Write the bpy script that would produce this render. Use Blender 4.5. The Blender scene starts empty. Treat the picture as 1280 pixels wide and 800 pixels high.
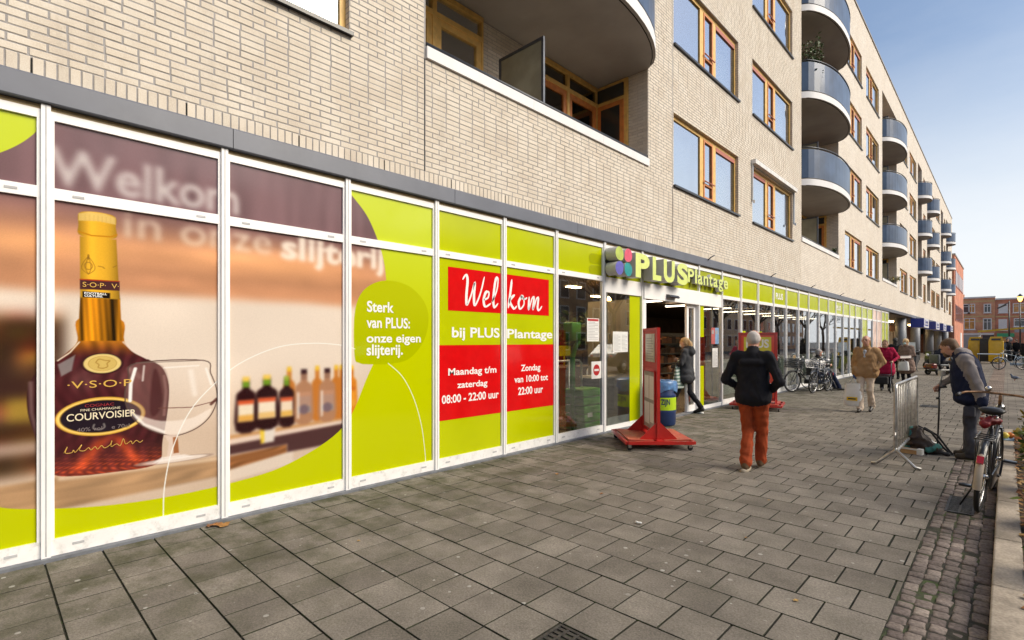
import bpy, bmesh, math, random
import numpy as np
from mathutils import Vector, Matrix
R = math.radians
random.seed(7); RNG = np.random.default_rng(7)
scene = bpy.context.scene
COL = scene.collection

# ---------------------------------------------------------------- camera
H_CAM, D_CAM, F_PX, TH = 1.63, 5.1503, 642.51, R(43.886)
cam_d = bpy.data.cameras.new('camera'); cam = bpy.data.objects.new('camera', cam_d); COL.objects.link(cam)
cam_d.sensor_fit = 'HORIZONTAL'; cam_d.sensor_width = 36.0
cam_d.lens = F_PX / 1280 * 36.0
cam_d.shift_y = 26 / 1280
cam_d.clip_start = 0.05; cam_d.clip_end = 2000
cam.location = (D_CAM, 0, H_CAM); cam.rotation_euler = (R(90), 0, TH)
scene.camera = cam

# ---------------------------------------------------------------- sky, sun, exposure
SUN_EL, SUN_AZ = R(38), R(68)           # azimuth clockwise from +Y (the street axis): a hazy winter sun, high over the square
world = bpy.data.worlds.new('World'); scene.world = world; world.use_nodes = True
wn, wl = world.node_tree.nodes, world.node_tree.links
wn.clear()
sky = wn.new('ShaderNodeTexSky'); sky.sky_type = 'NISHITA'; sky.sun_disc = False
sky.sun_elevation = SUN_EL; sky.sun_rotation = SUN_AZ
sky.altitude = 0; sky.air_density = 1.0; sky.dust_density = 2.4; sky.ozone_density = 2.2
bg = wn.new('ShaderNodeBackground'); bg.inputs['Strength'].default_value = 0.072
wo = wn.new('ShaderNodeOutputWorld')
# thin winter haze: the sky pales evenly all round towards the horizon, with faint high cloud
wtc = wn.new('ShaderNodeTexCoord'); wsp = wn.new('ShaderNodeSeparateXYZ'); wl.new(wtc.outputs['Generated'], wsp.inputs[0])
wmr = wn.new('ShaderNodeMapRange'); wmr.interpolation_type = 'SMOOTHSTEP'; wl.new(wsp.outputs[2], wmr.inputs[0])
for i_, v_ in ((1, .50), (2, .03), (3, .0), (4, .95)): wmr.inputs[i_].default_value = v_
wmp = wn.new('ShaderNodeMapping'); wmp.inputs['Scale'].default_value = (1.6, 1.6, 5.0); wl.new(wtc.outputs['Generated'], wmp.inputs[0])
wnz = wn.new('ShaderNodeTexNoise'); wnz.inputs['Scale'].default_value = 1.7; wnz.inputs['Detail'].default_value = 6; wnz.inputs['Roughness'].default_value = .62; wl.new(wmp.outputs[0], wnz.inputs['Vector'])
wma = wn.new('ShaderNodeMath'); wma.operation = 'MULTIPLY_ADD'; wma.use_clamp = True; wl.new(wnz.outputs[0], wma.inputs[0]); wma.inputs[1].default_value = .34; wl.new(wmr.outputs[0], wma.inputs[2])
wms = wn.new('ShaderNodeMath'); wms.operation = 'SUBTRACT'; wms.use_clamp = True; wl.new(wma.outputs[0], wms.inputs[0]); wms.inputs[1].default_value = .16
wmx = wn.new('ShaderNodeMix'); wmx.data_type = 'RGBA'; wl.new(wms.outputs[0], wmx.inputs[0]); wl.new(sky.outputs[0], wmx.inputs[6]); wmx.inputs[7].default_value = (5.6, 5.75, 6.1, 1)
wl.new(wmx.outputs[2], bg.inputs[0]); wl.new(bg.outputs[0], wo.inputs[0])
sun_d = bpy.data.lights.new('sun', 'SUN'); sun_d.energy = 1.5; sun_d.angle = R(38); sun_d.color = (1, .91, .78)
sun = bpy.data.objects.new('sun', sun_d); COL.objects.link(sun)
sd = Vector((math.sin(SUN_AZ) * math.cos(SUN_EL), math.cos(SUN_AZ) * math.cos(SUN_EL), math.sin(SUN_EL)))
sun.rotation_euler = sd.to_track_quat('Z', 'Y').to_euler(); sun.location = (-20, -20, 40)
vs = scene.view_settings
vs.view_transform = 'Standard'; vs.look = 'None'; vs.gamma = 1.0; vs.use_curve_mapping = False
vs.exposure = 1.3
vs.use_white_balance = True; vs.white_balance_temperature = 6700; vs.white_balance_tint = 8
scene.render.engine = 'CYCLES'
scene.cycles.use_denoising = True
scene.cycles.max_bounces = 8; scene.cycles.transparent_max_bounces = 16; scene.cycles.caustics_reflective = False; scene.cycles.caustics_refractive = False
scene.cycles.sample_clamp_indirect = 6

# ---------------------------------------------------------------- helpers
def proj(p):
    dx, dy, dz = p[0] - D_CAM, p[1], p[2] - H_CAM
    c, s = math.cos(TH), math.sin(TH)
    dep = -s * dx + c * dy
    if dep < .05: return None
    return (640 + F_PX * (c * dx + s * dy) / dep, 426 - F_PX * dz / dep, dep)

def link(o, parent=None):
    COL.objects.link(o)
    if parent is not None: o.parent = parent
    return o
def tag(o, label=None, cat=None, group=None, kind=None):
    if label: o['label'] = label
    if cat: o['category'] = cat
    if group: o['group'] = group
    if kind: o['kind'] = kind
    return o
def empty(name, loc=(0, 0, 0), rz=0.0, label=None, cat=None, group=None):
    o = bpy.data.objects.new(name, None); o.empty_display_size = .2
    o.location = loc; o.rotation_euler = (0, 0, rz); link(o)
    return tag(o, label, cat, group)
def copy_tree(o, parent=None):
    c = o.copy(); COL.objects.link(c)
    if parent is not None: c.parent = parent
    for ch in o.children: copy_tree(ch, c)
    return c
def V(*a): return Vector(a)

class MB:
    def __init__(s): s.v = []; s.f = []; s.m = []; s.sm = []
    def add(s, vs, fs, mat=0, smooth=False):
        o = len(s.v); s.v += [tuple(p) for p in vs]
        for f in fs: s.f.append([i + o for i in f]); s.m.append(mat); s.sm.append(smooth)
        return s
    def box(s, x0, x1, y0, y1, z0, z1, mat=0, skip=''):
        if x0 > x1: x0, x1 = x1, x0
        if y0 > y1: y0, y1 = y1, y0
        if z0 > z1: z0, z1 = z1, z0
        v = [(x0, y0, z0), (x1, y0, z0), (x1, y1, z0), (x0, y1, z0), (x0, y0, z1), (x1, y0, z1), (x1, y1, z1), (x0, y1, z1)]
        fs = {'b': (0, 3, 2, 1), 't': (4, 5, 6, 7), 'y': (0, 1, 5, 4), 'X': (1, 2, 6, 5), 'Y': (2, 3, 7, 6), 'x': (3, 0, 4, 7)}
        return s.add(v, [fs[k] for k in fs if k not in skip], mat)
    def bbox(s, x0, x1, y0, y1, z0, z1, b=.01, mat=0):
        """box with chamfered edges"""
        cx, cy, cz = (x0 + x1) / 2, (y0 + y1) / 2, (z0 + z1) / 2
        hx, hy, hz = (x1 - x0) / 2, (y1 - y0) / 2, (z1 - z0) / 2
        bm = bmesh.new(); bmesh.ops.create_cube(bm, size=1)
        for q in bm.verts: q.co = Vector((cx + q.co.x * 2 * hx, cy + q.co.y * 2 * hy, cz + q.co.z * 2 * hz))
        bmesh.ops.bevel(bm, geom=bm.edges[:], offset=min(b, hx * .9, hy * .9, hz * .9), segments=2, affect='EDGES', profile=.6)
        bm.verts.index_update()
        s.add([q.co for q in bm.verts], [[w.index for w in f.verts] for f in bm.faces], mat, True); bm.free(); return s
    def obox(s, c, ax, ay, az, hx, hy, hz, mat=0):
        c = Vector(c); ax, ay, az = Vector(ax).normalized() * hx, Vector(ay).normalized() * hy, Vector(az).normalized() * hz
        v = [c + i * ax + j * ay + k * az for k in (-1, 1) for j in (-1, 1) for i in (-1, 1)]
        return s.add(v, [(0, 2, 3, 1), (4, 5, 7, 6), (0, 1, 5, 4), (1, 3, 7, 5), (3, 2, 6, 7), (2, 0, 4, 6)], mat)
    def bar(s, a, b, w, h, mat=0, up=(0, 0, 1)):
        a, b = Vector(a), Vector(b); d = (b - a); L = d.length; d.normalize(); u = Vector(up)
        if abs(d.dot(u)) > .98: u = Vector((1, 0, 0))
        sd_ = d.cross(u).normalized(); u = sd_.cross(d)
        return s.obox((a + b) / 2, d, sd_, u, L / 2, w / 2, h / 2, mat)
    def tube(s, pts, r, n=8, mat=0, closed=False, caps=True):
        pts = [Vector(p) for p in pts]; N = len(pts); rs = r if isinstance(r, (list, tuple)) else [r] * N
        rings = []; prev = None
        for i, p in enumerate(pts):
            if closed: t = pts[(i + 1) % N] - pts[i - 1]
            else: t = pts[min(i + 1, N - 1)] - pts[max(i - 1, 0)]
            t.normalize()
            if prev is None:
                u = Vector((0, 0, 1)) if abs(t.z) < .9 else Vector((1, 0, 0))
                u = (u - t * u.dot(t)).normalized()
            else: u = (prev - t * prev.dot(t)).normalized()
            prev = u; w = t.cross(u)
            rings.append([p + (u * math.cos(2 * math.pi * k / n) + w * math.sin(2 * math.pi * k / n)) * rs[i] for k in range(n)])
        v = [q for rg in rings for q in rg]; f = []
        for i in range(N if closed else N - 1):
            j = (i + 1) % N
            for k in range(n): f.append((i * n + k, i * n + (k + 1) % n, j * n + (k + 1) % n, j * n + k))
        if caps and not closed: f.append(list(range(n))[::-1]); f.append([(N - 1) * n + k for k in range(n)])
        return s.add(v, f, mat, True)
    def lathe(s, prof, c=(0, 0, 0), axis='z', n=20, mat=0, smooth=True, cap=True):
        v = []; f = []
        for (r, h) in prof:
            for k in range(n):
                a = 2 * math.pi * k / n; q = (r * math.cos(a), r * math.sin(a), h)
                if axis == 'x': q = (h, q[0], q[1])
                elif axis == 'y': q = (q[1], h, q[0])
                v.append((q[0] + c[0], q[1] + c[1], q[2] + c[2]))
        for i in range(len(prof) - 1):
            for k in range(n): f.append((i * n + k, i * n + (k + 1) % n, (i + 1) * n + (k + 1) % n, (i + 1) * n + k))
        if cap: f.append(list(range(n))[::-1]); f.append([(len(prof) - 1) * n + k for k in range(n)])
        return s.add(v, f, mat, smooth)
    def prism(s, poly, fn0, fn1, mat=0):
        """poly 2d -> fn0/fn1 give front/back 3d points"""
        n = len(poly); v = [fn0(*p) for p in poly] + [fn1(*p) for p in poly]
        f = [list(range(n)), list(range(n, 2 * n))[::-1]] + [(i, i + n, (i + 1) % n + n, (i + 1) % n) for i in range(n)]
        return s.add(v, f, mat)
    def sphere(s, c, r, n=12, m=8, mat=0, sc=(1, 1, 1)):
        v = []; f = []
        for i in range(m + 1):
            ph = math.pi * i / m
            for k in range(n):
                a = 2 * math.pi * k / n
                v.append((c[0] + r * sc[0] * math.sin(ph) * math.cos(a), c[1] + r * sc[1] * math.sin(ph) * math.sin(a), c[2] + r * sc[2] * math.cos(ph)))
        for i in range(m):
            for k in range(n): f.append((i * n + k, (i + 1) * n + k, (i + 1) * n + (k + 1) % n, i * n + (k + 1) % n))
        return s.add(v, f, mat, True)
    def mesh(s, name, mats):
        me = bpy.data.meshes.new(name); me.from_pydata(s.v, [], s.f)
        for m in (mats if isinstance(mats, (list, tuple)) else [mats]): me.materials.append(m)
        me.polygons.foreach_set('material_index', s.m); me.polygons.foreach_set('use_smooth', s.sm)
        me.update(); return me
    def build(s, name, mats, parent=None, loc=None):
        o = bpy.data.objects.new(name, s.mesh(name, mats))
        if loc: o.location = loc
        return link(o, parent)

def np_mesh(name, verts, quads, mats, col=None, smooth=False, matidx=None):
    me = bpy.data.meshes.new(name)
    nv, nf = len(verts), len(quads)
    me.vertices.add(nv); me.vertices.foreach_set('co', np.asarray(verts, np.float32).ravel())
    k = quads.shape[1]
    me.loops.add(nf * k); me.loops.foreach_set('vertex_index', np.asarray(quads, np.int32).ravel())
    me.polygons.add(nf); me.polygons.foreach_set('loop_start', np.arange(0, nf * k, k, dtype=np.int32))
    me.polygons.foreach_set('loop_total', np.full(nf, k, np.int32))
    for m in (mats if isinstance(mats, (list, tuple)) else [mats]): me.materials.append(m)
    if matidx is not None: me.polygons.foreach_set('material_index', np.asarray(matidx, np.int32))
    me.polygons.foreach_set('use_smooth', np.full(nf, bool(smooth)))
    me.update(calc_edges=True)
    if col is not None:
        a = me.color_attributes.new('tone', 'FLOAT_COLOR', 'POINT')
        c4 = np.ones((nv, 4), np.float32); c4[:, :3] = col if col.ndim == 2 else col[:, None]
        a.data.foreach_set('color', c4.ravel())
    me.validate(); return me

# ---------------------------------------------------------------- materials
def srgb(r, g, b):
    f = lambda c: (c / 12.92 if c <= .04045 else ((c + .055) / 1.055) ** 2.4)
    return (f(r / 255), f(g / 255), f(b / 255))
MATS = {}
def newmat(name):
    m = bpy.data.materials.new(name); m.use_nodes = True
    nt = m.node_tree; nt.nodes.clear()
    out = nt.nodes.new('ShaderNodeOutputMaterial')
    return m, nt.nodes, nt.links, out
def nd(N, t, **kw):
    n = N.new(t)
    for k, v in kw.items():
        if k in ('operation', 'blend_type', 'data_type', 'feature', 'distance', 'attribute_name', 'noise_dimensions', 'offset', 'squash', 'offset_frequency', 'interpolation_type', 'clamp', 'use_clamp', 'wave_type', 'bands_direction'): setattr(n, k, v)
        else: n.inputs[k.replace('_', ' ')].default_value = v
    return n
def math_(N, L, op, a, b=None, c=None, clamp=False):
    n = N.new('ShaderNodeMath'); n.operation = op; n.use_clamp = clamp
    for i, q in enumerate((a, b, c)):
        if q is None: continue
        if isinstance(q, (int, float)): n.inputs[i].default_value = q
        else: L.new(q, n.inputs[i])
    return n.outputs[0]
def mix_(N, L, fac, a, b, blend='MIX'):
    n = N.new('ShaderNodeMix'); n.data_type = 'RGBA'; n.blend_type = blend
    for k, q in ((0, fac), (6, a), (7, b)):
        if isinstance(q, (int, float)): n.inputs[k].default_value = q
        elif isinstance(q, tuple): n.inputs[k].default_value = (*q[:3], 1)
        else: L.new(q, n.inputs[k])
    return n.outputs[2]
def ramp_(N, L, val, lo, hi):
    n = N.new('ShaderNodeMapRange'); n.interpolation_type = 'SMOOTHSTEP'
    L.new(val, n.inputs[0]); n.inputs[1].default_value = lo; n.inputs[2].default_value = hi
    return n.outputs[0]
def noise_(N, L, vec, scale, detail=3, rough=.55):
    n = N.new('ShaderNodeTexNoise'); n.inputs['Scale'].default_value = scale; n.inputs['Detail'].default_value = detail; n.inputs['Roughness'].default_value = rough
    if vec is not None: L.new(vec, n.inputs['Vector'])
    return n.outputs[0]

def pm(name, col, rough=.55, metal=0., var=.12, vscale=6., bump=0., bscale=60., coat=0., spec=.5, dirt=0., dirtcol=(.05, .045, .035), dscale=3., emit=None, alpha=1., trans=0., sheen=0.):
    if name in MATS: return MATS[name]
    m, N, L, out = newmat(name)
    b = N.new('ShaderNodeBsdfPrincipled'); L.new(b.outputs[0], out.inputs[0])
    geo = N.new('ShaderNodeNewGeometry'); tc = N.new('ShaderNodeTexCoord')
    pos = tc.outputs['Object']
    c = col
    if var:
        nz = noise_(N, L, pos, vscale, 4)
        lo = tuple(x * (1 - var) for x in col); hi = tuple(min(1, x * (1 + var)) for x in col)
        c = mix_(N, L, ramp_(N, L, nz, .3, .7), lo, hi)
    if dirt:
        dz = noise_(N, L, pos, dscale, 6, .7)
        c = mix_(N, L, math_(N, L, 'MULTIPLY', ramp_(N, L, dz, .48, .75), dirt), c, dirtcol)
    if isinstance(c, tuple): b.inputs['Base Color'].default_value = (*c, 1)
    else: L.new(c, b.inputs['Base Color'])
    b.inputs['Roughness'].default_value = rough; b.inputs['Metallic'].default_value = metal
    b.inputs['Specular IOR Level'].default_value = spec
    b.inputs['Coat Weight'].default_value = coat; b.inputs['Coat Roughness'].default_value = .06
    if sheen: b.inputs['Sheen Weight'].default_value = sheen
    if emit: b.inputs['Emission Color'].default_value = (*emit[:3], 1); b.inputs['Emission Strength'].default_value = emit[3]
    if bump:
        bn = N.new('ShaderNodeBump'); bn.inputs['Strength'].default_value = bump; bn.inputs['Distance'].default_value = .01
        L.new(noise_(N, L, pos, bscale, 4), bn.inputs['Height']); L.new(bn.outputs[0], b.inputs['Normal'])
    MATS[name] = m; return m

def glass(name, tint=(.86, .9, .88), base=.06, gain=1.5, rough=0.0):
    """pane: reflection by Fresnel over a clear, slightly tinted pane"""
    if name in MATS: return MATS[name]
    m, N, L, out = newmat(name)
    t = nd(N, 'ShaderNodeBsdfTransparent'); t.inputs[0].default_value = (*tint, 1)
    g = nd(N, 'ShaderNodeBsdfGlossy'); g.inputs['Color'].default_value = (.95, .97, 1, 1); g.inputs['Roughness'].default_value = rough
    lw = N.new('ShaderNodeLayerWeight'); lw.inputs[0].default_value = .5      # Schlick's Fresnel, the same from both faces of the pane
    fr = math_(N, L, 'MULTIPLY_ADD', math_(N, L, 'POWER', lw.outputs['Facing'], 5.0), .96, .04)
    fac = math_(N, L, 'MULTIPLY_ADD', fr, gain, base, clamp=True)
    geo = N.new('ShaderNodeNewGeometry')
    bn = N.new('ShaderNodeBump'); bn.inputs['Strength'].default_value = .008; bn.inputs['Distance'].default_value = .05
    L.new(noise_(N, L, geo.outputs['Position'], 1.3, 2), bn.inputs['Height']); L.new(bn.outputs[0], g.inputs['Normal'])
    mx = N.new('ShaderNodeMixShader'); L.new(fac, mx.inputs[0]); L.new(t.outputs[0], mx.inputs[1]); L.new(g.outputs[0], mx.inputs[2])
    L.new(mx.outputs[0], out.inputs[0]); MATS[name] = m; return m

def tone_mat(name, colA, colB, rough=.85, speck=.12, sscale=90., blot=.15, bump=.35, extra=None):
    """piece material: per-piece tone comes from the object colour (single pieces) or the tone attribute (joined pieces)"""
    m, N, L, out = newmat(name)
    b = N.new('ShaderNodeBsdfPrincipled'); L.new(b.outputs[0], out.inputs[0]); b.inputs['Roughness'].default_value = rough; b.inputs['Specular IOR Level'].default_value = .22
    geo = N.new('ShaderNodeNewGeometry'); pos = geo.outputs['Position']
    oi = N.new('ShaderNodeObjectInfo'); at = nd(N, 'ShaderNodeAttribute', attribute_name='tone')
    so = N.new('ShaderNodeSeparateColor'); L.new(oi.outputs['Color'], so.inputs[0])
    sa = N.new('ShaderNodeSeparateColor'); L.new(at.outputs['Color'], sa.inputs[0])
    tone = math_(N, L, 'ADD', so.outputs[0], sa.outputs[0])
    c = mix_(N, L, tone, colA, colB)
    n1 = noise_(N, L, pos, sscale, 3); n2 = noise_(N, L, pos, 2.2, 5, .6)
    c = mix_(N, L, speck, c, ramp_(N, L, n1, .25, .75), 'OVERLAY')
    c = mix_(N, L, blot, c, ramp_(N, L, n2, .3, .7), 'OVERLAY')
    if extra: c = extra(N, L, c, pos)
    L.new(c, b.inputs['Base Color'])
    bn = N.new('ShaderNodeBump'); bn.inputs['Strength'].default_value = bump; bn.inputs['Distance'].default_value = .004
    L.new(n1, bn.inputs['Height']); L.new(bn.outputs[0], b.inputs['Normal'])
    MATS[name] = m; return m

# ---------------------------------------------------------------- lettering: every word turned to mesh once
WORDS = {'welkom_b': ('Welkom', .02), 'inonze': ('in onze', .0), 'slijterij': ('slijterij', .035), 'COURV': ('COURVOISIER', .006), 'COGNAC': ('COGNAC', .0), 'FINE': ('FINE CHAMPAGNE', .0),
         'VSOP': ('·V·S·O·P', .0), 'SOPV': ('S·O·P·  V·', .0), 'FOOT': ('FOOTBALL', .03), 'CULT': ('CULTURE.', .03), 'VOL': ('40% vol    e 70cl', .0),
         'st1': ('Sterk', .022), 'st2': ('van PLUS:', .022), 'st3': ('onze eigen', .022), 'st4': ('slijterij.', .022), 'bij': ('bij PLUS', .022), 'pla': ('Plantage', .022),
         'm1': ('Maandag t/m', .022), 'm2': ('zaterdag', .022), 'm3': ('08:00 - 22:00 uur', .022), 'z1': ('Zondag', .022), 'z2': ('van 10:00 tot', .022), 'z3': ('22:00 uur', .022),
         'P': ('P', .045), 'L': ('L', .045), 'U': ('U', .045), 'S': ('S', .045), 'PLUS': ('PLUS', .03), 'WIJ': ('WIJ ZIJN', .03),
         'a_P': ('P', .02), 'a_l': ('l', .02), 'a_a': ('a', .02), 'a_n': ('n', .02), 'a_t': ('t', .02), 'a_g': ('g', .02), 'a_e': ('e', .02), 'jumbo': ('KASSA', .02)}
TXT = {}
def _words():
    obs = {}
    for k, (t, off) in WORDS.items():
        cu = bpy.data.curves.new('w', 'FONT'); cu.body = t; cu.offset = off; cu.resolution_u = 4; cu.fill_mode = 'FRONT'
        o = bpy.data.objects.new('w', cu); COL.objects.link(o); obs[k] = o
    bpy.context.view_layer.update(); dg = bpy.context.evaluated_depsgraph_get()
    for k, o in obs.items():
        e = o.evaluated_get(dg); me = e.to_mesh()
        v = np.array([p.co[:2] for p in me.vertices]); v = v - v.min(0); w = v.max(0)
        TXT[k] = (v, [list(p.vertices) for p in me.polygons], w); e.to_mesh_clear()
    for o in obs.values():
        cu = o.data; bpy.data.objects.remove(o); bpy.data.curves.remove(cu)
_words()
def text_on(mb, key, y0, y1, z0, z1, x, mat=0, depth=0.):
    """word fitted to a rectangle of a wall plane x = const (seen from +x)"""
    v, f, w = TXT[key]; n = len(v)
    P = [(x, y0 + a / w[0] * (y1 - y0), z0 + b / w[1] * (z1 - z0)) for a, b in v]
    mb.add(P, f, mat)
    if depth:
        Q = [(x - depth, p[1], p[2]) for p in P]
        from collections import Counter
        ec = Counter(); 
        for q in f:
            for i in range(len(q)): ec[(q[i], q[(i + 1) % len(q)])] += 1
        side = [(a, a + n, b + n, b) for (a, b) in ec if (b, a) not in ec]
        mb.add(P + Q, side, mat + 1)
    return mb
def text_xf(mb, key, fn, width, mat=0):
    v, f, w = TXT[key]; s = width / w[0]
    mb.add([fn(a * s, b * s) for a, b in v], f, mat); return w[1] * s

# ---------------------------------------------------------------- ground
def gum(N, L, c, pos):
    # moss and damp staining near the shop front, pale gum spots trodden everywhere
    sep = N.new('ShaderNodeSeparateXYZ'); L.new(pos, sep.inputs[0])
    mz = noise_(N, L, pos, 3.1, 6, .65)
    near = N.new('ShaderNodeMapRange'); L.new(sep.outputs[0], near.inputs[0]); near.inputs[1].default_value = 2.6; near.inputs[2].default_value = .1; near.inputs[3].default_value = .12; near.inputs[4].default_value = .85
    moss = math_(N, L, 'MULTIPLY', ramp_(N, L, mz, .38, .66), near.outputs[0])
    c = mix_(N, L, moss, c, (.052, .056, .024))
    vo = N.new('ShaderNodeTexVoronoi'); vo.voronoi_dimensions = '2D'; vo.inputs['Scale'].default_value = 5.0; L.new(pos, vo.inputs['Vector'])
    wob = math_(N, L, 'MULTIPLY_ADD', noise_(N, L, pos, 22, 2), .07, -.035)
    d = math_(N, L, 'ADD', vo.outputs['Distance'], math_(N, L, 'MULTIPLY', wob, .5))
    sc = N.new('ShaderNodeSeparateColor'); L.new(vo.outputs['Color'], sc.inputs[0])
    rad = math_(N, L, 'MULTIPLY', math_(N, L, 'POWER', sc.outputs[0], 1.7), .085)
    spot = math_(N, L, 'LESS_THAN', d, rad)
    spot = math_(N, L, 'MULTIPLY', spot, math_(N, L, 'GREATER_THAN', sc.outputs[1], .2))
    c = mix_(N, L, math_(N, L, 'MULTIPLY', spot, math_(N, L, 'MULTIPLY_ADD', sc.outputs[2], .65, .15)), c, (.42, .41, .38))
    gr = noise_(N, L, pos, 260, 2); c = mix_(N, L, .22, c, ramp_(N, L, gr, .3, .7), 'OVERLAY')
    return c
M_SLAB = tone_mat('paving_concrete', (.160, .142, .121), (.218, .195, .167), rough=.95, speck=.22, sscale=70, blot=.2, bump=.5, extra=gum)
def cobx(N, L, c, pos):
    mz = noise_(N, L, pos, 9, 5, .65); return mix_(N, L, math_(N, L, 'MULTIPLY', ramp_(N, L, mz, .5, .75), .4), c, (.06, .055, .035))
M_COB = tone_mat('cobble_clinker', (.140, .113, .102), (.275, .230, .198), rough=.85, speck=.3, sscale=55, blot=.3, bump=.6, extra=cobx)
M_BED = pm('joint_moss_and_sand', (.034, .032, .022), .95, var=.4, vscale=14, bump=.6, bscale=90, dirt=.85, dirtcol=(.075, .125, .020), dscale=3)
M_KERB = tone_mat('kerb_concrete', (.30, .25, .195), (.38, .325, .26), rough=.85, speck=.18, sscale=60, blot=.35, bump=.5)

def far_paving(name, cw, ch, c1, c2, mortar, rot):
    m, N, L, out = newmat(name)
    b = N.new('ShaderNodeBsdfPrincipled'); L.new(b.outputs[0], out.inputs[0]); b.inputs['Roughness'].default_value = .95; b.inputs['Specular IOR Level'].default_value = .25
    geo = N.new('ShaderNodeNewGeometry'); sp = N.new('ShaderNodeSeparateXYZ'); L.new(geo.outputs['Position'], sp.inputs[0])
    cb = N.new('ShaderNodeCombineXYZ'); L.new(sp.outputs[0 if rot else 1], cb.inputs[0]); L.new(sp.outputs[1 if rot else 0], cb.inputs[1])
    br = N.new('ShaderNodeTexBrick'); L.new(cb.outputs[0], br.inputs['Vector'])
    br.inputs['Color1'].default_value = (*c1, 1); br.inputs['Color2'].default_value = (*c2, 1); br.inputs['Mortar'].default_value = (*mortar, 1)
    br.inputs['Scale'].default_value = 1; br.inputs['Mortar Size'].default_value = .006; br.inputs['Brick Width'].default_value = cw; br.inputs['Row Height'].default_value = ch
    nz = noise_(N, L, geo.outputs['Position'], .9, 5, .6)
    L.new(mix_(N, L, .35, br.outputs['Color'], ramp_(N, L, nz, .3, .7), 'OVERLAY'), b.inputs['Base Color'])
    MATS[name] = m; return m
M_FARPAVE = far_paving('far_paving', .296, .333, (.162, .142, .12), (.21, .185, .157), (.055, .055, .038), True)
M_FARCOB = far_paving('far_cobbles', .086, .10, (.16, .115, .095), (.25, .19, .155), (.05, .05, .035), True)

g = MB(); g.add([(-400, -300, -.06), (500, -300, -.06), (500, 600, -.06), (-400, 600, -.06)], [(0, 1, 2, 3)])
tag(g.build('ground', pm('asphalt', (.07, .068, .065), .9, var=.2, vscale=1.5, bump=.3)), kind='structure')

Y_GEO = 30.0     # slabs are laid one by one as far as this
PAVE_X0, PAVE_X1 = .07, 4.654
p = MB(); p.add([(-4, -4, -.012), (PAVE_X1, -4, -.012), (PAVE_X1, Y_GEO, -.012), (-4, Y_GEO, -.012)], [(0, 1, 2, 3)])
p.add([(-6, Y_GEO, -.0005), (PAVE_X1, Y_GEO, -.0005), (PAVE_X1, 130, -.0005), (-6, 130, -.0005)], [(0, 1, 2, 3)], 1)
pavement = tag(p.build('pavement', [M_BED, M_FARPAVE]), kind='structure')

slabs = []
PX, PY = .2955, .3331
k0 = int((-2.0 - .34) / PY)
holes_g = [(3.30, 3.57, 1.93, 2.26)]
for k in range(k0, 200):
    ya = .34 + k * PY
    if ya > Y_GEO - .01: break
    yb = min(ya + PY, Y_GEO)
    off = (.48 if k % 2 else .335) + random.uniform(-.012, .012)
    if k == 5: off = .335
    x = off - 2 * PX
    xs = [PAVE_X0]
    while x < PAVE_X1 - .04:
        if x > PAVE_X0 + .05: xs.append(x)
        x += PX
    xs.append(PAVE_X1)
    for a, b in zip(xs[:-1], xs[1:]):
        c_ = ((a + b) / 2, (ya + yb) / 2)
        if any(h[0] < c_[0] < h[1] and h[2] < c_[1] < h[3] for h in holes_g): continue
        slabs.append((a, b, ya, yb, random.uniform(0, 1) ** 1.1, random.gauss(0, .001), random.gauss(0, .0022), random.gauss(0, .0022)))
def slab_block(gap, bev):
    """unit piece 1 x 1, drawn for the given real size through its own bevel"""
    pass
def pscore(x, y, z=0, w=.3, h=.3):
    q = proj((x, y, z))
    if q is None or not (-20 < q[0] < 1300 and -20 < q[1] < 820): return -1
    return 1 / q[2] ** 2
slabs.sort(key=lambda s_: -pscore((s_[0] + s_[1]) / 2, (s_[2] + s_[3]) / 2))
GAP, BEV, DEP = .0058, .0016, .03
def slab_geo(w, l):
    a, c = w / 2 - GAP, l / 2 - GAP
    v = [(sx * (a - BEV), sy * (c - BEV), 0) for sx, sy in ((-1, -1), (1, -1), (1, 1), (-1, 1))] + [(sx * a, sy * c, -BEV) for sx, sy in ((-1, -1), (1, -1), (1, 1), (-1, 1))] + [(sx * a, sy * c, -DEP) for sx, sy in ((-1, -1), (1, -1), (1, 1), (-1, 1))]
    f = [(0, 1, 2, 3)] + [(i + 4, (i + 1) % 4 + 4, (i + 1) % 4, i) for i in range(4)] + [(i + 8, (i + 1) % 4 + 8, (i + 1) % 4 + 4, i + 4) for i in range(4)]
    return v, f
_slabm = {}
for s_ in slabs[:300]:
    w, l = s_[1] - s_[0], s_[3] - s_[2]; key = (round(w, 2), round(l, 2))
    if key not in _slabm:
        v, f = slab_geo(w, l); me = bpy.data.meshes.new('paving_slab'); me.from_pydata(v, [], f); me.materials.append(M_SLAB); me.materials.append(M_BED); me.polygons.foreach_set('material_index', [0] * 5 + [1] * 4); _slabm[key] = me
    o = bpy.data.objects.new('paving_slab', _slabm[key]); o.location = ((s_[0] + s_[1]) / 2, (s_[2] + s_[3]) / 2, s_[5]); o.rotation_euler = (s_[6], s_[7], 0); o.color = (s_[4], 0, 0, 1)
    link(o, pavement)
def joined(name, items, geo, mat, parent, pat=None):
    vs_, qs_, cs_ = [], [], []; n = 0
    for s_ in items:
        v, f = geo(s_); v = np.array(v); vs_.append(v); qs_.append(np.array(f) + n); cs_.append(np.full(len(v), s_[4])); n += len(v)
    me = np_mesh(name, np.concatenate(vs_), np.concatenate(qs_), mat, np.concatenate(cs_), matidx=(np.tile(pat, len(items)) if pat else None))
    o = bpy.data.objects.new(name, me); o.color = (0, 0, 0, 1); link(o, parent); o['kind'] = 'stuff'; return o
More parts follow.
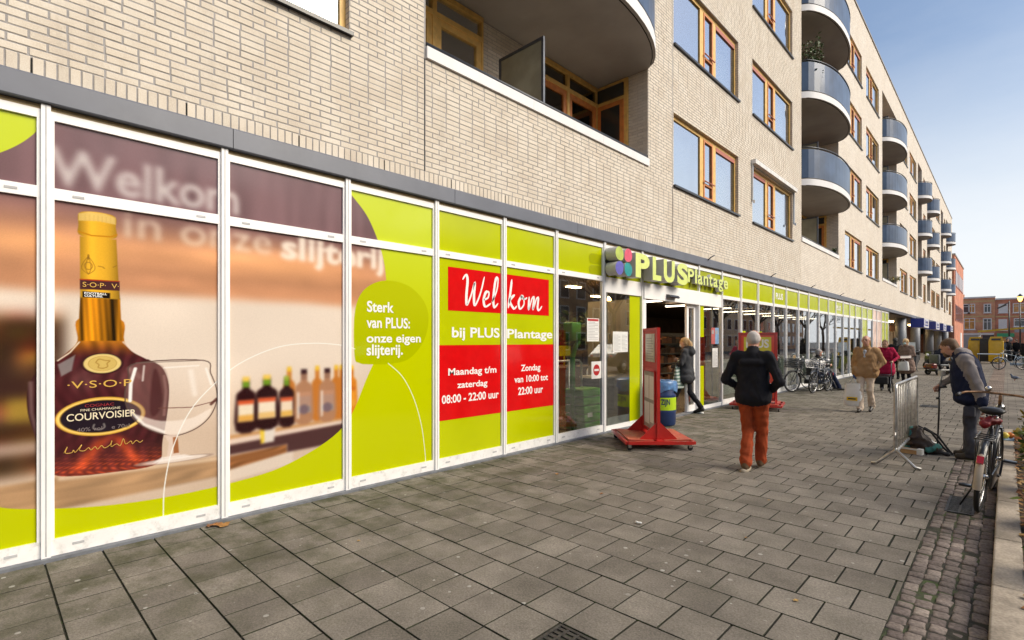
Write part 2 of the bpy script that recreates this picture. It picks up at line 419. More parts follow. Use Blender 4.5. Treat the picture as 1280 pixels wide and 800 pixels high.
def slab_at(s_):
    v, f = slab_geo(s_[1] - s_[0], s_[3] - s_[2]); cx, cy = (s_[0] + s_[1]) / 2, (s_[2] + s_[3]) / 2
    return [(x + cx, y + cy, z + s_[5] + x * -s_[7] + y * s_[6]) for x, y, z in v], f
joined('paving_slabs', slabs[300:], slab_at, [M_SLAB, M_BED], pavement, [0] * 5 + [1] * 4)

# cobble gutter
COB_X0, COB_X1 = 4.651, 5.082
c = MB(); c.add([(COB_X0 - .004, -4, -.010), (COB_X1 + .01, -4, -.010), (COB_X1 + .01, 22, -.010), (COB_X0 - .004, 22, -.010)], [(0, 1, 2, 3)])
c.add([(COB_X0 - .005, 22, -.0005), (COB_X1 + .01, 22, -.0005), (COB_X1 + .01, 130, -.0005), (COB_X0 - .005, 130, -.0005)], [(0, 1, 2, 3)], 1)
cobble_strip = tag(c.build('cobble_strip', [M_BED, M_FARCOB]), kind='structure')
cobs = []
for col_ in range(5):
    y = -2 + random.uniform(0, .1); w = (COB_X1 - COB_X0) / 5
    while y < 22:
        l = random.uniform(.085, .135); x0 = COB_X0 + col_ * w + random.uniform(-.006, .006)
        if not (4.72 < x0 + w / 2 < 4.93 and 6.42 < y + l / 2 < 7.12):
            t = random.random(); t = t * .6 if random.random() < .9 else .95
            cobs.append((x0, x0 + w, y, y + l, t, random.gauss(-.003, .004), random.gauss(0, .03), random.gauss(0, .03)))
        y += l
def cob_geo(w, l, seed=0):
    rr = random.Random(seed); a, c_ = w / 2 - .0035, l / 2 - .004
    rings = [(1.0, -.03), (1.0, -.007), (.88, -.001), (.5, .001)]; v = []; f = []
    jit = [(rr.uniform(-.006, .006), rr.uniform(-.006, .006)) for _ in range(8)]
    base = [(-1, -.8), (-.8, -1), (.8, -1), (1, -.8), (1, .8), (.8, 1), (-.8, 1), (-1, .8)]
    for s_, z in rings:
        for (bx, by), (jx, jy) in zip(base, jit): v.append(((bx * a + jx) * s_, (by * c_ + jy) * s_, z))
    for i in range(3):
        for k in range(8): f.append((i * 8 + k, i * 8 + (k + 1) % 8, (i + 1) * 8 + (k + 1) % 8, (i + 1) * 8 + k))
    f += [(24, 25, 26, 27), (24, 27, 28, 31), (28, 29, 30, 31)]
    return v, f
cobs.sort(key=lambda s_: -pscore((s_[0] + s_[1]) / 2, (s_[2] + s_[3]) / 2))
_cm = []
for i in range(6):
    v, f = cob_geo(.085, .11, i); me = bpy.data.meshes.new('cobblestone'); me.from_pydata(v, [], f); me.materials.append(M_COB)
    me.polygons.foreach_set('use_smooth', [True] * len(f)); _cm.append(me)
for i, s_ in enumerate(cobs[:300]):
    o = bpy.data.objects.new('cobblestone', _cm[i % 6]); o.location = ((s_[0] + s_[1]) / 2, (s_[2] + s_[3]) / 2, s_[5]); o.rotation_euler = (s_[6], s_[7], random.choice((0, math.pi)))
    o.scale = ((s_[1] - s_[0]) / .085, (s_[3] - s_[2]) / .11, 1); o.color = (s_[4], 0, 0, 1); link(o, cobble_strip)
def cob_at(s_):
    v, f = cob_geo(s_[1] - s_[0], s_[3] - s_[2], int(s_[2] * 100)); cx, cy = (s_[0] + s_[1]) / 2, (s_[2] + s_[3]) / 2
    return [(x + cx, y + cy, z + s_[5] + x * -s_[7] + y * s_[6]) for x, y, z in v], f
joined('cobblestones', cobs[300:], cob_at, M_COB, cobble_strip)

# kerb stones and the planted bed behind them
k_ = MB(); k_.box(5.095, 5.225, -4, 12.2, -.06, .04)
kerb = tag(k_.build('kerb', M_KERB), kind='structure')
ys = [-3.2, -2.05, -.9, .25, 1.35, 2.45, 3.4, 4.37, 5.42, 6.71, 7.72, 8.75, 9.78, 10.8, 11.75, 12.25]
for a, b in zip(ys[:-1], ys[1:]):
    m_ = MB(); m_.bbox(5.083, 5.235, a + .004, b - .004, -.05, .118, .014)
    o = m_.build('kerb_stone', M_KERB, kerb); o.color = (random.random(), 0, 0, 1); o.location.z = random.gauss(0, .003)
b_ = MB()
nx, ny = 14, 70
gv = [(5.23 + i / nx * 1.9, -3 + j / ny * 15.2, .07 + .03 * math.sin(i * 2.1 + j * .7) * math.cos(j * 1.3)) for j in range(ny + 1) for i in range(nx + 1)]
b_.add(gv, [(j * (nx + 1) + i, j * (nx + 1) + i + 1, (j + 1) * (nx + 1) + i + 1, (j + 1) * (nx + 1) + i) for j in range(ny) for i in range(nx)], 0, True)
b_.box(5.23, 7.13, 12.15, 12.25, -.06, .1, 0)
tag(b_.build('planting_bed', pm('soil', (.07, .05, .032), .95, var=.4, vscale=20, bump=.8, bscale=50)), kind='structure')
s2 = MB(); s2.add([(COB_X1 + .01, 12.25, -.004), (30, 12.25, -.004), (30, 130, -.004), (COB_X1 + .01, 130, -.004)], [(0, 1, 2, 3)])
s2.add([(7.13, -60, -.004), (11.5, -60, -.004), (11.5, 12.25, -.004), (7.13, 12.25, -.004)], [(0, 1, 2, 3)])
tag(s2.build('far_pavement', [M_FARPAVE]), kind='structure')

# iron drain covers let into the ground
def grate(loc, w, l, label, slots, cross, rz=0):
    e = empty('drain_grate', loc, rz, label, 'drain cover')
    iron = pm('cast_iron', (.075, .073, .07), .55, .6, var=.3, vscale=30, bump=.3)
    fr = MB(); t = .018
    fr.box(-w / 2, w / 2, -l / 2, -l / 2 + t, -.04, .0); fr.box(-w / 2, w / 2, l / 2 - t, l / 2, -.04, .0)
    fr.box(-w / 2, -w / 2 + t, -l / 2 + t, l / 2 - t, -.04, .0); fr.box(w / 2 - t, w / 2, -l / 2 + t, l / 2 - t, -.04, .0)
    fr.box(-w / 2 + t, w / 2 - t, -l / 2 + t, l / 2 - t, -.045, -.038, 1)
    fr.build('frame', [iron, pm('black_void', (.008, .008, .008), .9, var=0)], e)
    for i in range(slots):
        y = -l / 2 + t + (i + .5) / slots * (l - 2 * t); d = (l - 2 * t) / slots
        q = MB(); q.box(-w / 2 + t, w / 2 - t, y - d * .28, y + d * .28, -.03, -.003); q.build('bar', iron, e)
    for i in range(cross):
        x = -w / 2 + (i + 1) / (cross + 1) * w; q = MB(); q.box(x - .008, x + .008, -l / 2 + t, l / 2 - t, -.028, -.0015); q.build('crossbar', iron, e)
grate((4.825, 6.77, .003), .21, .66, 'silvery slotted drain grate in the cobbles under the leaning bicycle', 13, 1)
grate((3.4375, 2.172, -.002), .286, .322, 'dark slotted iron drain cover between paving slabs at the bottom edge', 7, 3)
grate((3.78, 16.4, .012), .36, .5, 'small pale drain grate in the paving beyond the steel barrier', 8, 1)

# ================================================================ apartment building with the shop
building = empty('apartment_building', (0, 0, 0), 0, 'long cream brick apartment building with shop windows below and rounded glass balconies', 'building')
def streaks(N, L, c, pos):      # rain streaks and soot carried down the wall
    mp = N.new('ShaderNodeMapping'); mp.inputs['Scale'].default_value = (1, 2.6, .22); L.new(pos, mp.inputs[0])
    nz = noise_(N, L, mp.outputs[0], 2.0, 6, .7)
    return mix_(N, L, math_(N, L, 'MULTIPLY', ramp_(N, L, nz, .48, .80), .26), c, (.26, .235, .20))
M_BRICK = tone_mat('cream_brick', (.575, .508, .42), (.69, .618, .52), rough=.8, speck=.10, sscale=120, blot=.10, bump=.25, extra=streaks)
M_MORTAR = pm('grey_mortar', (.33, .315, .31), .9, var=.12, vscale=9, bump=.5, bscale=140)
M_DARKGAP = pm('dark_gap', (.012, .011, .010), .9, var=0)
def brick_far_mat():
    m, N, L, out = newmat('cream_brickwork')
    b = N.new('ShaderNodeBsdfPrincipled'); L.new(b.outputs[0], out.inputs[0]); b.inputs['Roughness'].default_value = .82
    geo = N.new('ShaderNodeNewGeometry'); sp = N.new('ShaderNodeSeparateXYZ'); L.new(geo.outputs['Position'], sp.inputs[0])
    cb = N.new('ShaderNodeCombineXYZ'); L.new(math_(N, L, 'ADD', sp.outputs[0], sp.outputs[1]), cb.inputs[0]); L.new(math_(N, L, 'ADD', sp.outputs[2], -.0225), cb.inputs[1])
    br = N.new('ShaderNodeTexBrick'); L.new(cb.outputs[0], br.inputs['Vector'])
    br.inputs['Color1'].default_value = (.61, .54, .45, 1); br.inputs['Color2'].default_value = (.70, .628, .53, 1); br.inputs['Mortar'].default_value = (.33, .315, .31, 1)
    for k, v in (('Scale', 1), ('Mortar Size', .0055), ('Mortar Smooth', .1), ('Brick Width', .222), ('Row Height', .0625)): br.inputs[k].default_value = v
    nz = noise_(N, L, geo.outputs['Position'], .8, 6, .65)
    c = mix_(N, L, .07, br.outputs['Color'], ramp_(N, L, nz, .3, .7), 'OVERLAY')
    c = streaks(N, L, c, geo.outputs['Position'])
    L.new(c, b.inputs['Base Color'])
    bn = N.new('ShaderNodeBump'); bn.inputs['Strength'].default_value = .5; bn.inputs['Distance'].default_value = .004; bn.invert = True
    L.new(br.outputs['Fac'], bn.inputs['Height']); L.new(bn.outputs[0], b.inputs['Normal'])
    MATS['cream_brickwork'] = m; return m
M_BRICKFAR = brick_far_mat()
M_WHITE = pm('white_frame_aluminium', (.88, .87, .855), .35, var=.04, vscale=2, coat=.1, dirt=.16, dirtcol=(.42, .40, .37), dscale=4)
M_FASCIA = pm('slate_grey_fascia', (.125, .135, .165), .42, var=.08, vscale=2, dirt=.25, dirtcol=(.2, .21, .23), dscale=1.5)
M_TIMBER = pm('honey_timber', (.68, .42, .12), .5, var=.12, vscale=10)
M_SASH = pm('orange_timber_sash', (.56, .19, .045), .45, var=.12, vscale=10)
M_VENT = pm('red_vent', (.42, .13, .085), .5, var=.05)
M_SILL = pm('black_sill_tile', (.018, .019, .022), .3, var=.1)
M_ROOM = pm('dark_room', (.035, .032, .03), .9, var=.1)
M_CURT = pm('white_curtain', (.72, .72, .70), .9, var=.06, vscale=3)
M_CURT_O = pm('ochre_curtain', (.50, .30, .08), .9, var=.12, vscale=6)
G_UP = glass('window_pane', (.80, .87, .92), .46, 1.0)
G_SHOP = glass('shop_pane', (.86, .88, .85), .10, 1.8)
G_SCREEN = glass('screen_pane', (.50, .50, .42), .05, 1.0)
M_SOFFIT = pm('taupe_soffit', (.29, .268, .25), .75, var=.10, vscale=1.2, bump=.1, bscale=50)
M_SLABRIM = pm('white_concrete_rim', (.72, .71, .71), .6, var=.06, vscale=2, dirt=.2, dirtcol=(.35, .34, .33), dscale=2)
M_BALGLASS = pm('blue_grey_balcony_glass', (.060, .092, .155), .30, var=.22, vscale=1.4, coat=.12, spec=.25)
M_RAIL = pm('dark_steel_rail', (.06, .065, .075), .4, .6, var=.1)
M_ALU = pm('brushed_aluminium', (.55, .56, .58), .35, .8, var=.06)

FL = [4.98, 8.02, 11.06, 14.12]; WH = 1.56
REC = [(3.82, 9.27), (19.90, 25.40), (36.10, 41.50)]
REC_N = [(52.6, 55.3), (59.3, 61.9), (72.8, 75.5), (79.6, 82.2)]
REC_BACK = [(-15.9, -10.4)]
WINS = [(-.9, 2.80), (10.35, 14.05), (15.10, 18.85), (26.60, 30.30), (31.40, 35.00), (42.9, 46.5), (47.7, 51.6), (56.4, 58.2), (62.8, 66.5), (67.5, 71.3), (76.6, 78.4), (83.5, 87.0), (-9.3, -5.6), (-4.6, -1.9), (-20.5, -16.9)]
Y_B0, Y_B1, Z_TOP, Z_F0, Z_F1 = -26.0, 88.6, 17.6, 3.385, 3.58
Y_SHOP1 = 38.21
Y_BRICKS = 19.90
holes = [(a, b, z, z + WH) for (a, b) in WINS for z in FL] + [(a, b, 5.25, 16.05) for (a, b) in REC + REC_N + REC_BACK]

def wall_sheet(mb, x, ylist, zlist, holes, matf):
    ys = sorted(set(ylist + [q for h in holes for q in h[:2]])); zs = sorted(set(zlist + [q for h in holes for q in h[2:]]))
    for a, b in zip(ys[:-1], ys[1:]):
        z0 = None
        for c, d in zip(zs[:-1], zs[1:]):
            my, mz = (a + b) / 2, (c + d) / 2
            inh = any(h[0] < my < h[1] and h[2] < mz < h[3] for h in holes)
            if not inh and z0 is None: z0 = c
            if inh and z0 is not None:
                mb.add([(x, a, z0), (x, b, z0), (x, b, c), (x, a, c)], [(0, 1, 2, 3)], matf(my)); z0 = None
        if z0 is not None: mb.add([(x, a, z0), (x, b, z0), (x, b, zs[-1]), (x, a, zs[-1])], [(0, 1, 2, 3)], matf((a + b) / 2))
w = MB()
wall_sheet(w, 0.0, [Y_B0, Y_B1, Y_BRICKS, -1.8], [Z_F1 - .1, Z_TOP], holes, lambda y: 0 if -1.8 < y < Y_BRICKS else 1)
for (a, b, c, d) in holes:                                   # reveals
    dp = -.13 if d - c < 3 else -1.25
    w.add([(0, a, c), (dp, a, c), (dp, a, d), (0, a, d)], [(0, 1, 2, 3)], 1)
    w.add([(0, b, c), (0, b, d), (dp, b, d), (dp, b, c)], [(0, 1, 2, 3)], 1)
    w.add([(0, a, d), (0, b, d), (dp, b, d), (dp, a, d)], [(0, 1, 2, 3)], 1)
    w.add([(0, a, c), (0, b, c), (dp, b, c), (dp, a, c)], [(3, 2, 1, 0)], 1)
    if d - c < 3:                                            # the unlit room behind each window
        w.add([(-.13, a - .3, c - .3), (-.13, b + .3, c - .3), (-.13, b + .3, d + .3), (-.13, a - .3, d + .3), (-1.4, a - .3, c - .3), (-1.4, b + .3, c - .3), (-1.4, b + .3, d + .3), (-1.4, a - .3, d + .3)],
              [(4, 5, 6, 7), (0, 1, 5, 4), (3, 7, 6, 2), (0, 4, 7, 3), (1, 2, 6, 5)], 3)
XB = -13.0
w.add([(XB, Y_B0, 0), (0, Y_B0, 0), (0, Y_B0, Z_TOP), (XB, Y_B0, Z_TOP)], [(0, 1, 2, 3)], 1)
w.add([(XB, Y_B1, 0), (XB, Y_B1, Z_TOP), (0, Y_B1, Z_TOP), (0, Y_B1, 3.3)], [(0, 1, 2, 3)], 1)
w.add([(XB, Y_B0, 0), (XB, Y_B1, 0), (XB, Y_B1, Z_TOP), (XB, Y_B0, Z_TOP)], [(3, 2, 1, 0)], 1)
w.add([(XB, Y_B0, Z_TOP - .25), (0, Y_B0, Z_TOP - .25), (0, Y_B1, Z_TOP - .25), (XB, Y_B1, Z_TOP - .25)], [(0, 1, 2, 3)], 2)
brick_wall = w.build('brick_wall', [M_MORTAR, M_BRICKFAR, M_ROOM, M_ROOM], building)
cp = MB(); cp.box(-.35, .045, Y_B0, Y_B1, Z_TOP, Z_TOP + .07); cp.build('roof_coping', pm('coping_metal', (.30, .27, .24), .5, .3), building)

# --- bricks, one by one
near_holes = [h for h in holes if h[0] < Y_BRICKS and h[1] > -1.8]
bricks = []   # (y0,y1,z0,z1,tone,proud)
def in_view(y, z):
    q = proj((0, y, z)); return q is not None and -60 < q[0] < 1300 and -60 < q[1] < 820
zc = 3.715; row = 0
BP, CP = .222, .0625
while zc < 13.9:
    y = -1.75 + (.111 if row % 2 else 0) - BP + random.uniform(0, .012)
    while y < Y_BRICKS:
        L_ = BP if random.random() > .012 else BP / 2
        segs = [(y, min(y + L_, Y_BRICKS))]; y += L_
        for h in near_holes:
            if h[2] - .045 < zc + .026 < h[3] + .0:
                ns = []
                for a, b in segs:
                    if b <= h[0] or a >= h[1]: ns.append((a, b))
                    else:
                        if a < h[0] - .02: ns.append((a, h[0] + .006))
                        if b > h[1] + .02: ns.append((h[1] - .006, b))
                segs = ns
        for jy in (3.80, 10.30):                              # movement joints
            segs = [q for a, b in segs for q in ([(a, b)] if not (a < jy < b) else [(a, jy - .001), (jy + .011, b)])]
        for a, b in segs:
            if b - a > .025 and in_view((a + b) / 2, zc): bricks.append((a + .0068, b - .0068, zc + .0056, zc + CP - .0056, min(1, max(0, random.gauss(.5, .13))), random.gauss(.0045, .0008)))
    zc += CP; row += 1
y = -1.7; i = 0; weeps = []
while y < Y_BRICKS:                                          # soldier course over the fascia
    gap = .0055
    bricks.append((y + gap, y + .0705 - gap, Z_F1 + .004, 3.715 - .005, min(1, max(0, random.gauss(.5, .2))), .007)); i += 1
    y += .0705
    if i % 14 == 0: weeps.append(y); 
def bscore(s_):
    q0, q1 = proj((0, s_[0], s_[2])), proj((0, s_[1], s_[3]))
    if q0 is None or q1 is None: return -1
    c = proj((0, (s_[0] + s_[1]) / 2, (s_[2] + s_[3]) / 2))
    if not (0 < c[0] < 1280 and 0 < c[1] < 800): return -1
    return abs((q1[0] - q0[0])) * (s_[3] - s_[2]) / c[2]
bricks.sort(key=lambda s_: -bscore(s_))
def brick_geo(l, h, pr):
    e = .003
    v = [(0, -l / 2, -h / 2), (0, l / 2, -h / 2), (0, l / 2, h / 2), (0, -l / 2, h / 2), (pr - e * .7, -l / 2, -h / 2), (pr - e * .7, l / 2, -h / 2), (pr - e * .7, l / 2, h / 2), (pr - e * .7, -l / 2, h / 2),
         (pr, -l / 2 + e, -h / 2 + e), (pr, l / 2 - e, -h / 2 + e), (pr, l / 2 - e, h / 2 - e), (pr, -l / 2 + e, h / 2 - e)]
    f = [(8, 9, 10, 11)] + [(i, (i + 1) % 4, (i + 1) % 4 + 4, i + 4) for i in range(4)] + [(i + 4, (i + 1) % 4 + 4, (i + 1) % 4 + 8, i + 8) for i in range(4)]
    return v, f
_bm = {}
for s_ in bricks[:300]:
    l, h = s_[1] - s_[0], s_[3] - s_[2]; key = (round(l, 2), round(h, 2))
    if key not in _bm:
        v, f = brick_geo(l, h, .0045); me = bpy.data.meshes.new('brick'); me.from_pydata(v, [], f); me.materials.append(M_BRICK); _bm[key] = me
    o = bpy.data.objects.new('brick', _bm[key]); o.location = (s_[5] - .0045, (s_[0] + s_[1]) / 2, (s_[2] + s_[3]) / 2); o.color = (s_[4], 0, 0, 1)
    o.rotation_euler = (0, random.gauss(0, .008), random.gauss(0, .003)); link(o, brick_wall)
def brick_at(s_):
    v, f = brick_geo(s_[1] - s_[0], s_[3] - s_[2], s_[5]); cy, cz = (s_[0] + s_[1]) / 2, (s_[2] + s_[3]) / 2
    return [(x, yy + cy, z + cz) for x, yy, z in v], f
# brick pier and back wall of the first loggia
pier = []
def side_bricks(n0, n1, z0, z1, fn):
    zc, r = z0, 0
    while zc < z1:
        t = n0 - (.111 if r % 2 else 0)
        while t < n1 - .03:
            a, b = max(t, n0), min(t + BP, n1)
            if b - a > .04: pier.append((a + .005, b - .005, zc + .005, min(zc + CP, z1) - .005, random.uniform(.1, .9), .006, fn))
            t += BP
        zc += CP; r += 1
side_bricks(0.0, .40, 5.26, 7.04, 'side'); side_bricks(5.93, 7.15, 5.26, 7.04, 'back')
def pier_at(s_):
    v, f = brick_geo(s_[1] - s_[0], s_[3] - s_[2], s_[5]); cy, cz = (s_[0] + s_[1]) / 2, (s_[2] + s_[3]) / 2
    if s_[6] == 'side': return [(-(yy + cy), 9.262 - x, z + cz) for x, yy, z in v], f
    return [(-1.246 + x, yy + cy, z + cz) for x, yy, z in v], f
joined('bricks', bricks[300:], brick_at, M_BRICK, brick_wall)
joined('loggia_bricks', pier, pier_at, M_BRICK, brick_wall)
j_ = MB(); j_.box(0, .004, 3.801, 3.810, 3.715, 5.10)
j_.build('movement_joint', M_DARKGAP, building)
j_ = MB(); j_.box(0, .004, 10.301, 10.310, 3.715, 4.93); j_.build('movement_joint', M_DARKGAP, building)
for y in weeps:
    j_ = MB(); j_.box(0, .0085, y - .006, y + .006, Z_F1 + .003, 3.70); j_.build('weep_slot', M_DARKGAP, building)

# --- fascia over the shop, in lengths
seams = [Y_B0 + i * 2.62 + .75 for i in range(60)]
seams = [-26] + [q for q in [1.62 + 2.62 * i for i in range(-10, 34)] if -25 < q < Y_B1 - 1] + [Y_B1]
for a, b in zip(seams[:-1], seams[1:]):
    q = MB(); q.prism([(-.05, Z_F0), (.052, Z_F0), (.058, Z_F0 + .008), (.058, Z_F1 - .02), (.045, Z_F1 - .004), (0.0, Z_F1 + .002), (-.05, Z_F1 + .002)], lambda x, z: (x, a + .003, z), lambda x, z: (x, b - .003, z))
    q.build('fascia_panel', M_FASCIA, building)
q = MB(); q.box(-.05, .05, Y_B0, Y_B1, Z_F0 + .01, Z_F1 - .01); q.build('fascia_core', M_DARKGAP, building)
for y in (12.0, 16.5, 20.9, 25.4, 30.0, 34.5):
    q = MB(); q.tube([(.05, y, 3.54), (.12, y, 3.60), (.19, y + .06, 3.65)], .014, 6); q.build('bracket', M_RAIL, building)

# --- upper windows
def window(Y0, Y1, Z0, flip, curtains, awn=False, simple=False):
    Z1 = Z0 + WH; W_ = Y1 - Y0; xf, xb = -.075, -.13
    t = .07
    f = MB()
    cuts = [0, .405, .455, .60, .65, 1] if not flip else [0, .35, .40, .545, .595, 1]
    Yc = [Y0 + q * W_ for q in cuts]
    f.box(xb, xf, Y0, Y1, Z1 - .09, Z1); f.box(xb, xf, Y0, Y1, Z0, Z0 + .06)
    for a, b in ((Y0, Y0 + t), (Yc[1] - .005, Yc[2] + .005), (Yc[3] - .005, Yc[4] + .005), (Y1 - t, Y1)): f.box(xb + .001, xf - .001, a, b, Z0 + .06, Z1 - .09)
    wd = f.build('window', M_TIMBER, building)
    secs = [(Y0 + t, Yc[1] - .005), (Yc[2] + .005, Yc[3] - .005), (Yc[4] + .005, Y1 - t)]
    for i, (a, b) in enumerate(secs):
        za, zb = Z0 + .06, Z1 - .09
        if i == 1:
            s = MB(); e = .055
            s.box(xb + .01, xf + .012, a, a + e, za, zb); s.box(xb + .01, xf + .012, b - e, b, za, zb); s.box(xb + .01, xf + .012, a + e, b - e, za, za + e); s.box(xb + .01, xf + .012, a + e, b - e, zb - e, zb)
            s.box(xb + .01, xf + .012, a + e, b - e, za + .32, za + .32 + .05)
            s.build('sash', M_SASH, wd)
            if not simple:
                r = MB(); r.tube([(xf + .05, a - .02, za + .40), (xf + .05, b + .02, za + .40)], .016, 6); r.build('safety_bar', M_VENT, wd)
            pz = [(za + e, za + .32), (za + .37, zb - e)]; pa, pb = a + e, b - e
        else:
            pz = [(za, zb)]; pa, pb = a, b
            if (i == 2) != flip:
                v = MB(); v.box(xb + .01, xf + .006, a, b, zb - .10, zb); v.build('vent', M_VENT, wd); pz = [(za, zb - .10)]
        for (c, d) in pz:
            g_ = MB(); g_.box(-.105, -.1, pa, pb, c, d); g_.build('pane', G_UP, wd)
    s = MB(); s.box(-.075, .055, Y0 - .01, Y1 + .03, Z0 - .045, Z0 - .002); s.build('sill', M_SILL, wd)
    # curtains hang in pleats behind the glass
    for (a, b) in curtains:
        n = max(6, int((b - a) * W_ / .06)); v = []; 
        for i in range(n + 1):
            yy = Y0 + (a + (b - a) * i / n) * W_; xx = -.30 + .022 * (1 if i % 2 else -1)
            v += [(xx, yy, Z0 - .05), (xx, yy, Z1)]
        c = MB(); c.add(v, [(2 * i, 2 * i + 2, 2 * i + 3, 2 * i + 1) for i in range(n)], 0, True); c.build('curtain', M_CURT, wd)
    if awn:
        c = MB(); c.box(-.02, .13, Y0 - .1, Y1 + .1, Z1 + .04, Z1 + .16); c.build('awning_case', pm('awning_white', (.66, .64, .62), .5), wd)
        for yy in (Y0 - .07, Y1 + .07):
            c = MB(); c.box(.01, .05, yy - .02, yy + .02, Z0 + .55, Z1 + .04); c.box(.05, .10, yy - .015, yy + .015, Z0 + .50, Z0 + .58); c.build('awning_guide', M_ALU, wd)
rw = random.Random(3)
for wi, (a, b) in enumerate(WINS):
    for fi, z in enumerate(FL):
        q = proj((0, (a + b) / 2, z + .8))
        if q is None or not (-150 < q[0] < 1290 and -250 < q[1] < 800): continue
        cur = rw.choice([[(0, 1)], [(0, .4), (.62, 1)], [(0, .18), (.85, 1)], [(.0, .42)], [(.55, 1)]])
        if (a, fi) in ((10.35, 0), (15.10, 0)): cur = [(0, 1)]
        if (a, fi) == (-.9, 0): cur = [(0, 1)]
        window(a, b, z, wi % 2 == 0, cur, awn=(a == 15.10 and fi == 0), simple=a > 40)

# --- recesses with loggia parapet and rounded balconies
def arc_pts(Y0, Y1, b, n=20, inset=0.):
    c = (Y0 + Y1) / 2; hw = (Y1 - Y0) / 2 - inset; out = []
    for i in range(n + 1):
        t = -1 + 2 * i / n
        t = math.copysign(1 - (1 - abs(t)) ** 1.35, t)
        out.append(((b - inset) * (1 - abs(t) ** 2.3) ** .62, c + t * hw))
    return out
def timber_set(parent, Y0, Y1, Z0, Z1, x, doors):
    """wood glazing on the recess back wall"""
    n = max(1, round((Y1 - Y0) / .95)); f = MB()
    f.box(x, x + .09, Y0, Y1, Z1 - .08, Z1); f.box(x, x + .09, Y0, Y1, Z1 - .42, Z1 - .34)
    for i in range(n + 1):
        yy = Y0 + (Y1 - Y0) * i / n; f.box(x + .001, x + .088, max(Y0, yy - .04), min(Y1, yy + .04), Z0, Z1 - .08)
    o = f.build('loggia_glazing', M_TIMBER, parent)
    for i in range(n):
        a, b = Y0 + (Y1 - Y0) * i / n + .04, Y0 + (Y1 - Y0) * (i + 1) / n - .04
        s = MB(); e = .10
        zt = Z1 - .42
        s.box(x + .02, x + .07, a, a + e, Z0, zt); s.box(x + .02, x + .07, b - e, b, Z0, zt); s.box(x + .02, x + .07, a + e, b - e, zt - e, zt); s.box(x + .02, x + .07, a + e, b - e, Z0, Z0 + .3)
        s.build('door_sash', M_SASH if doors else M_TIMBER, o)
        g_ = MB(); g_.box(x + .03, x + .035, a + e, b - e, Z0 + .3, zt - e); g_.box(x + .03, x + .035, a, b, Z1 - .34, Z1 - .08); g_.build('pane', G_UP if not doors else glass('loggia_pane', (.5, .5, .45), .10, 1.), o)
    d = MB(); d.add([(x + .004, Y0, Z0), (x + .004, Y1, Z0), (x + .004, Y1, Z1), (x + .004, Y0, Z1)], [(0, 1, 2, 3)]); d.build('dark_backing_sheet', M_ROOM, o)  # flat dark sheet against the wall, standing in for the unlit room
    return o
def balcony(Y0, Y1, zs, b, npan, simple=False):
    P = arc_pts(Y0, Y1, b); n = len(P)
    z0, z1 = zs, zs + .22
    s = MB(); back = [(-1.245, Y1 - .002), (-1.245, Y0 + .002)]
    ring = [(x - .0, y) for x, y in P]; poly = ring + back
    N_ = len(poly)
    inner = [(max(x - .06, -.0) if x > .06 else x, y) for x, y in ring]
    s.add([(x, y, z1) for x, y in poly], [list(range(N_))], 0)
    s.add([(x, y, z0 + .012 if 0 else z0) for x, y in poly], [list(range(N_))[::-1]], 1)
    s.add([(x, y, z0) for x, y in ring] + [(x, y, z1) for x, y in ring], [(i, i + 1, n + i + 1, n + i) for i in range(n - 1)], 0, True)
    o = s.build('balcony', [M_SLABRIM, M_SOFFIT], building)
    gv = MB(); gv.tube([(x - .07 if x > .09 else x, y, z0 - .002) for x, y in P if x > .09], .010, 5); gv.build('drip_groove', M_DARKGAP, o)
    # balustrade
    Q = arc_pts(Y0 + .02, Y1 - .02, b - .02, 4 * npan)
    for k in range(npan):
        seg = Q[4 * k:4 * k + 5]
        m_ = MB()
        for (xa, ya), (xb_, yb) in zip(seg[:-1], seg[1:]):
            t = .012
            d = Vector((xb_ - xa, yb - ya, 0)).normalized(); nn = Vector((d.y, -d.x, 0)) * t
            m_.add([(xa, ya, z1 + .03), (xb_, yb, z1 + .03), (xb_, yb, z1 + 1.04), (xa, ya, z1 + 1.04), (xa - nn.x, ya - nn.y, z1 + .03), (xb_ - nn.x, yb - nn.y, z1 + .03), (xb_ - nn.x, yb - nn.y, z1 + 1.04), (xa - nn.x, ya - nn.y, z1 + 1.04)],
                   [(0, 1, 2, 3), (5, 4, 7, 6), (3, 2, 6, 7), (0, 4, 5, 1)])
        m_.build('glass_panel', M_BALGLASS, o)
        if k: 
            x, y = seg[0]; t = MB(); t.tube([(x - .03, y, z1), (x - .03, y, z1 + 1.06)], .018, 6); t.build('post', M_RAIL, o)
    r = MB(); r.tube([(x - .005, y, z1 + 1.10) for x, y in Q], .024, 6); r.build('rail', M_RAIL, o)
    r = MB(); r.tube([(x + .006, y, z1 + .03) for x, y in Q], .014, 5); r.build('bottom_rail', M_RAIL, o)
    return o
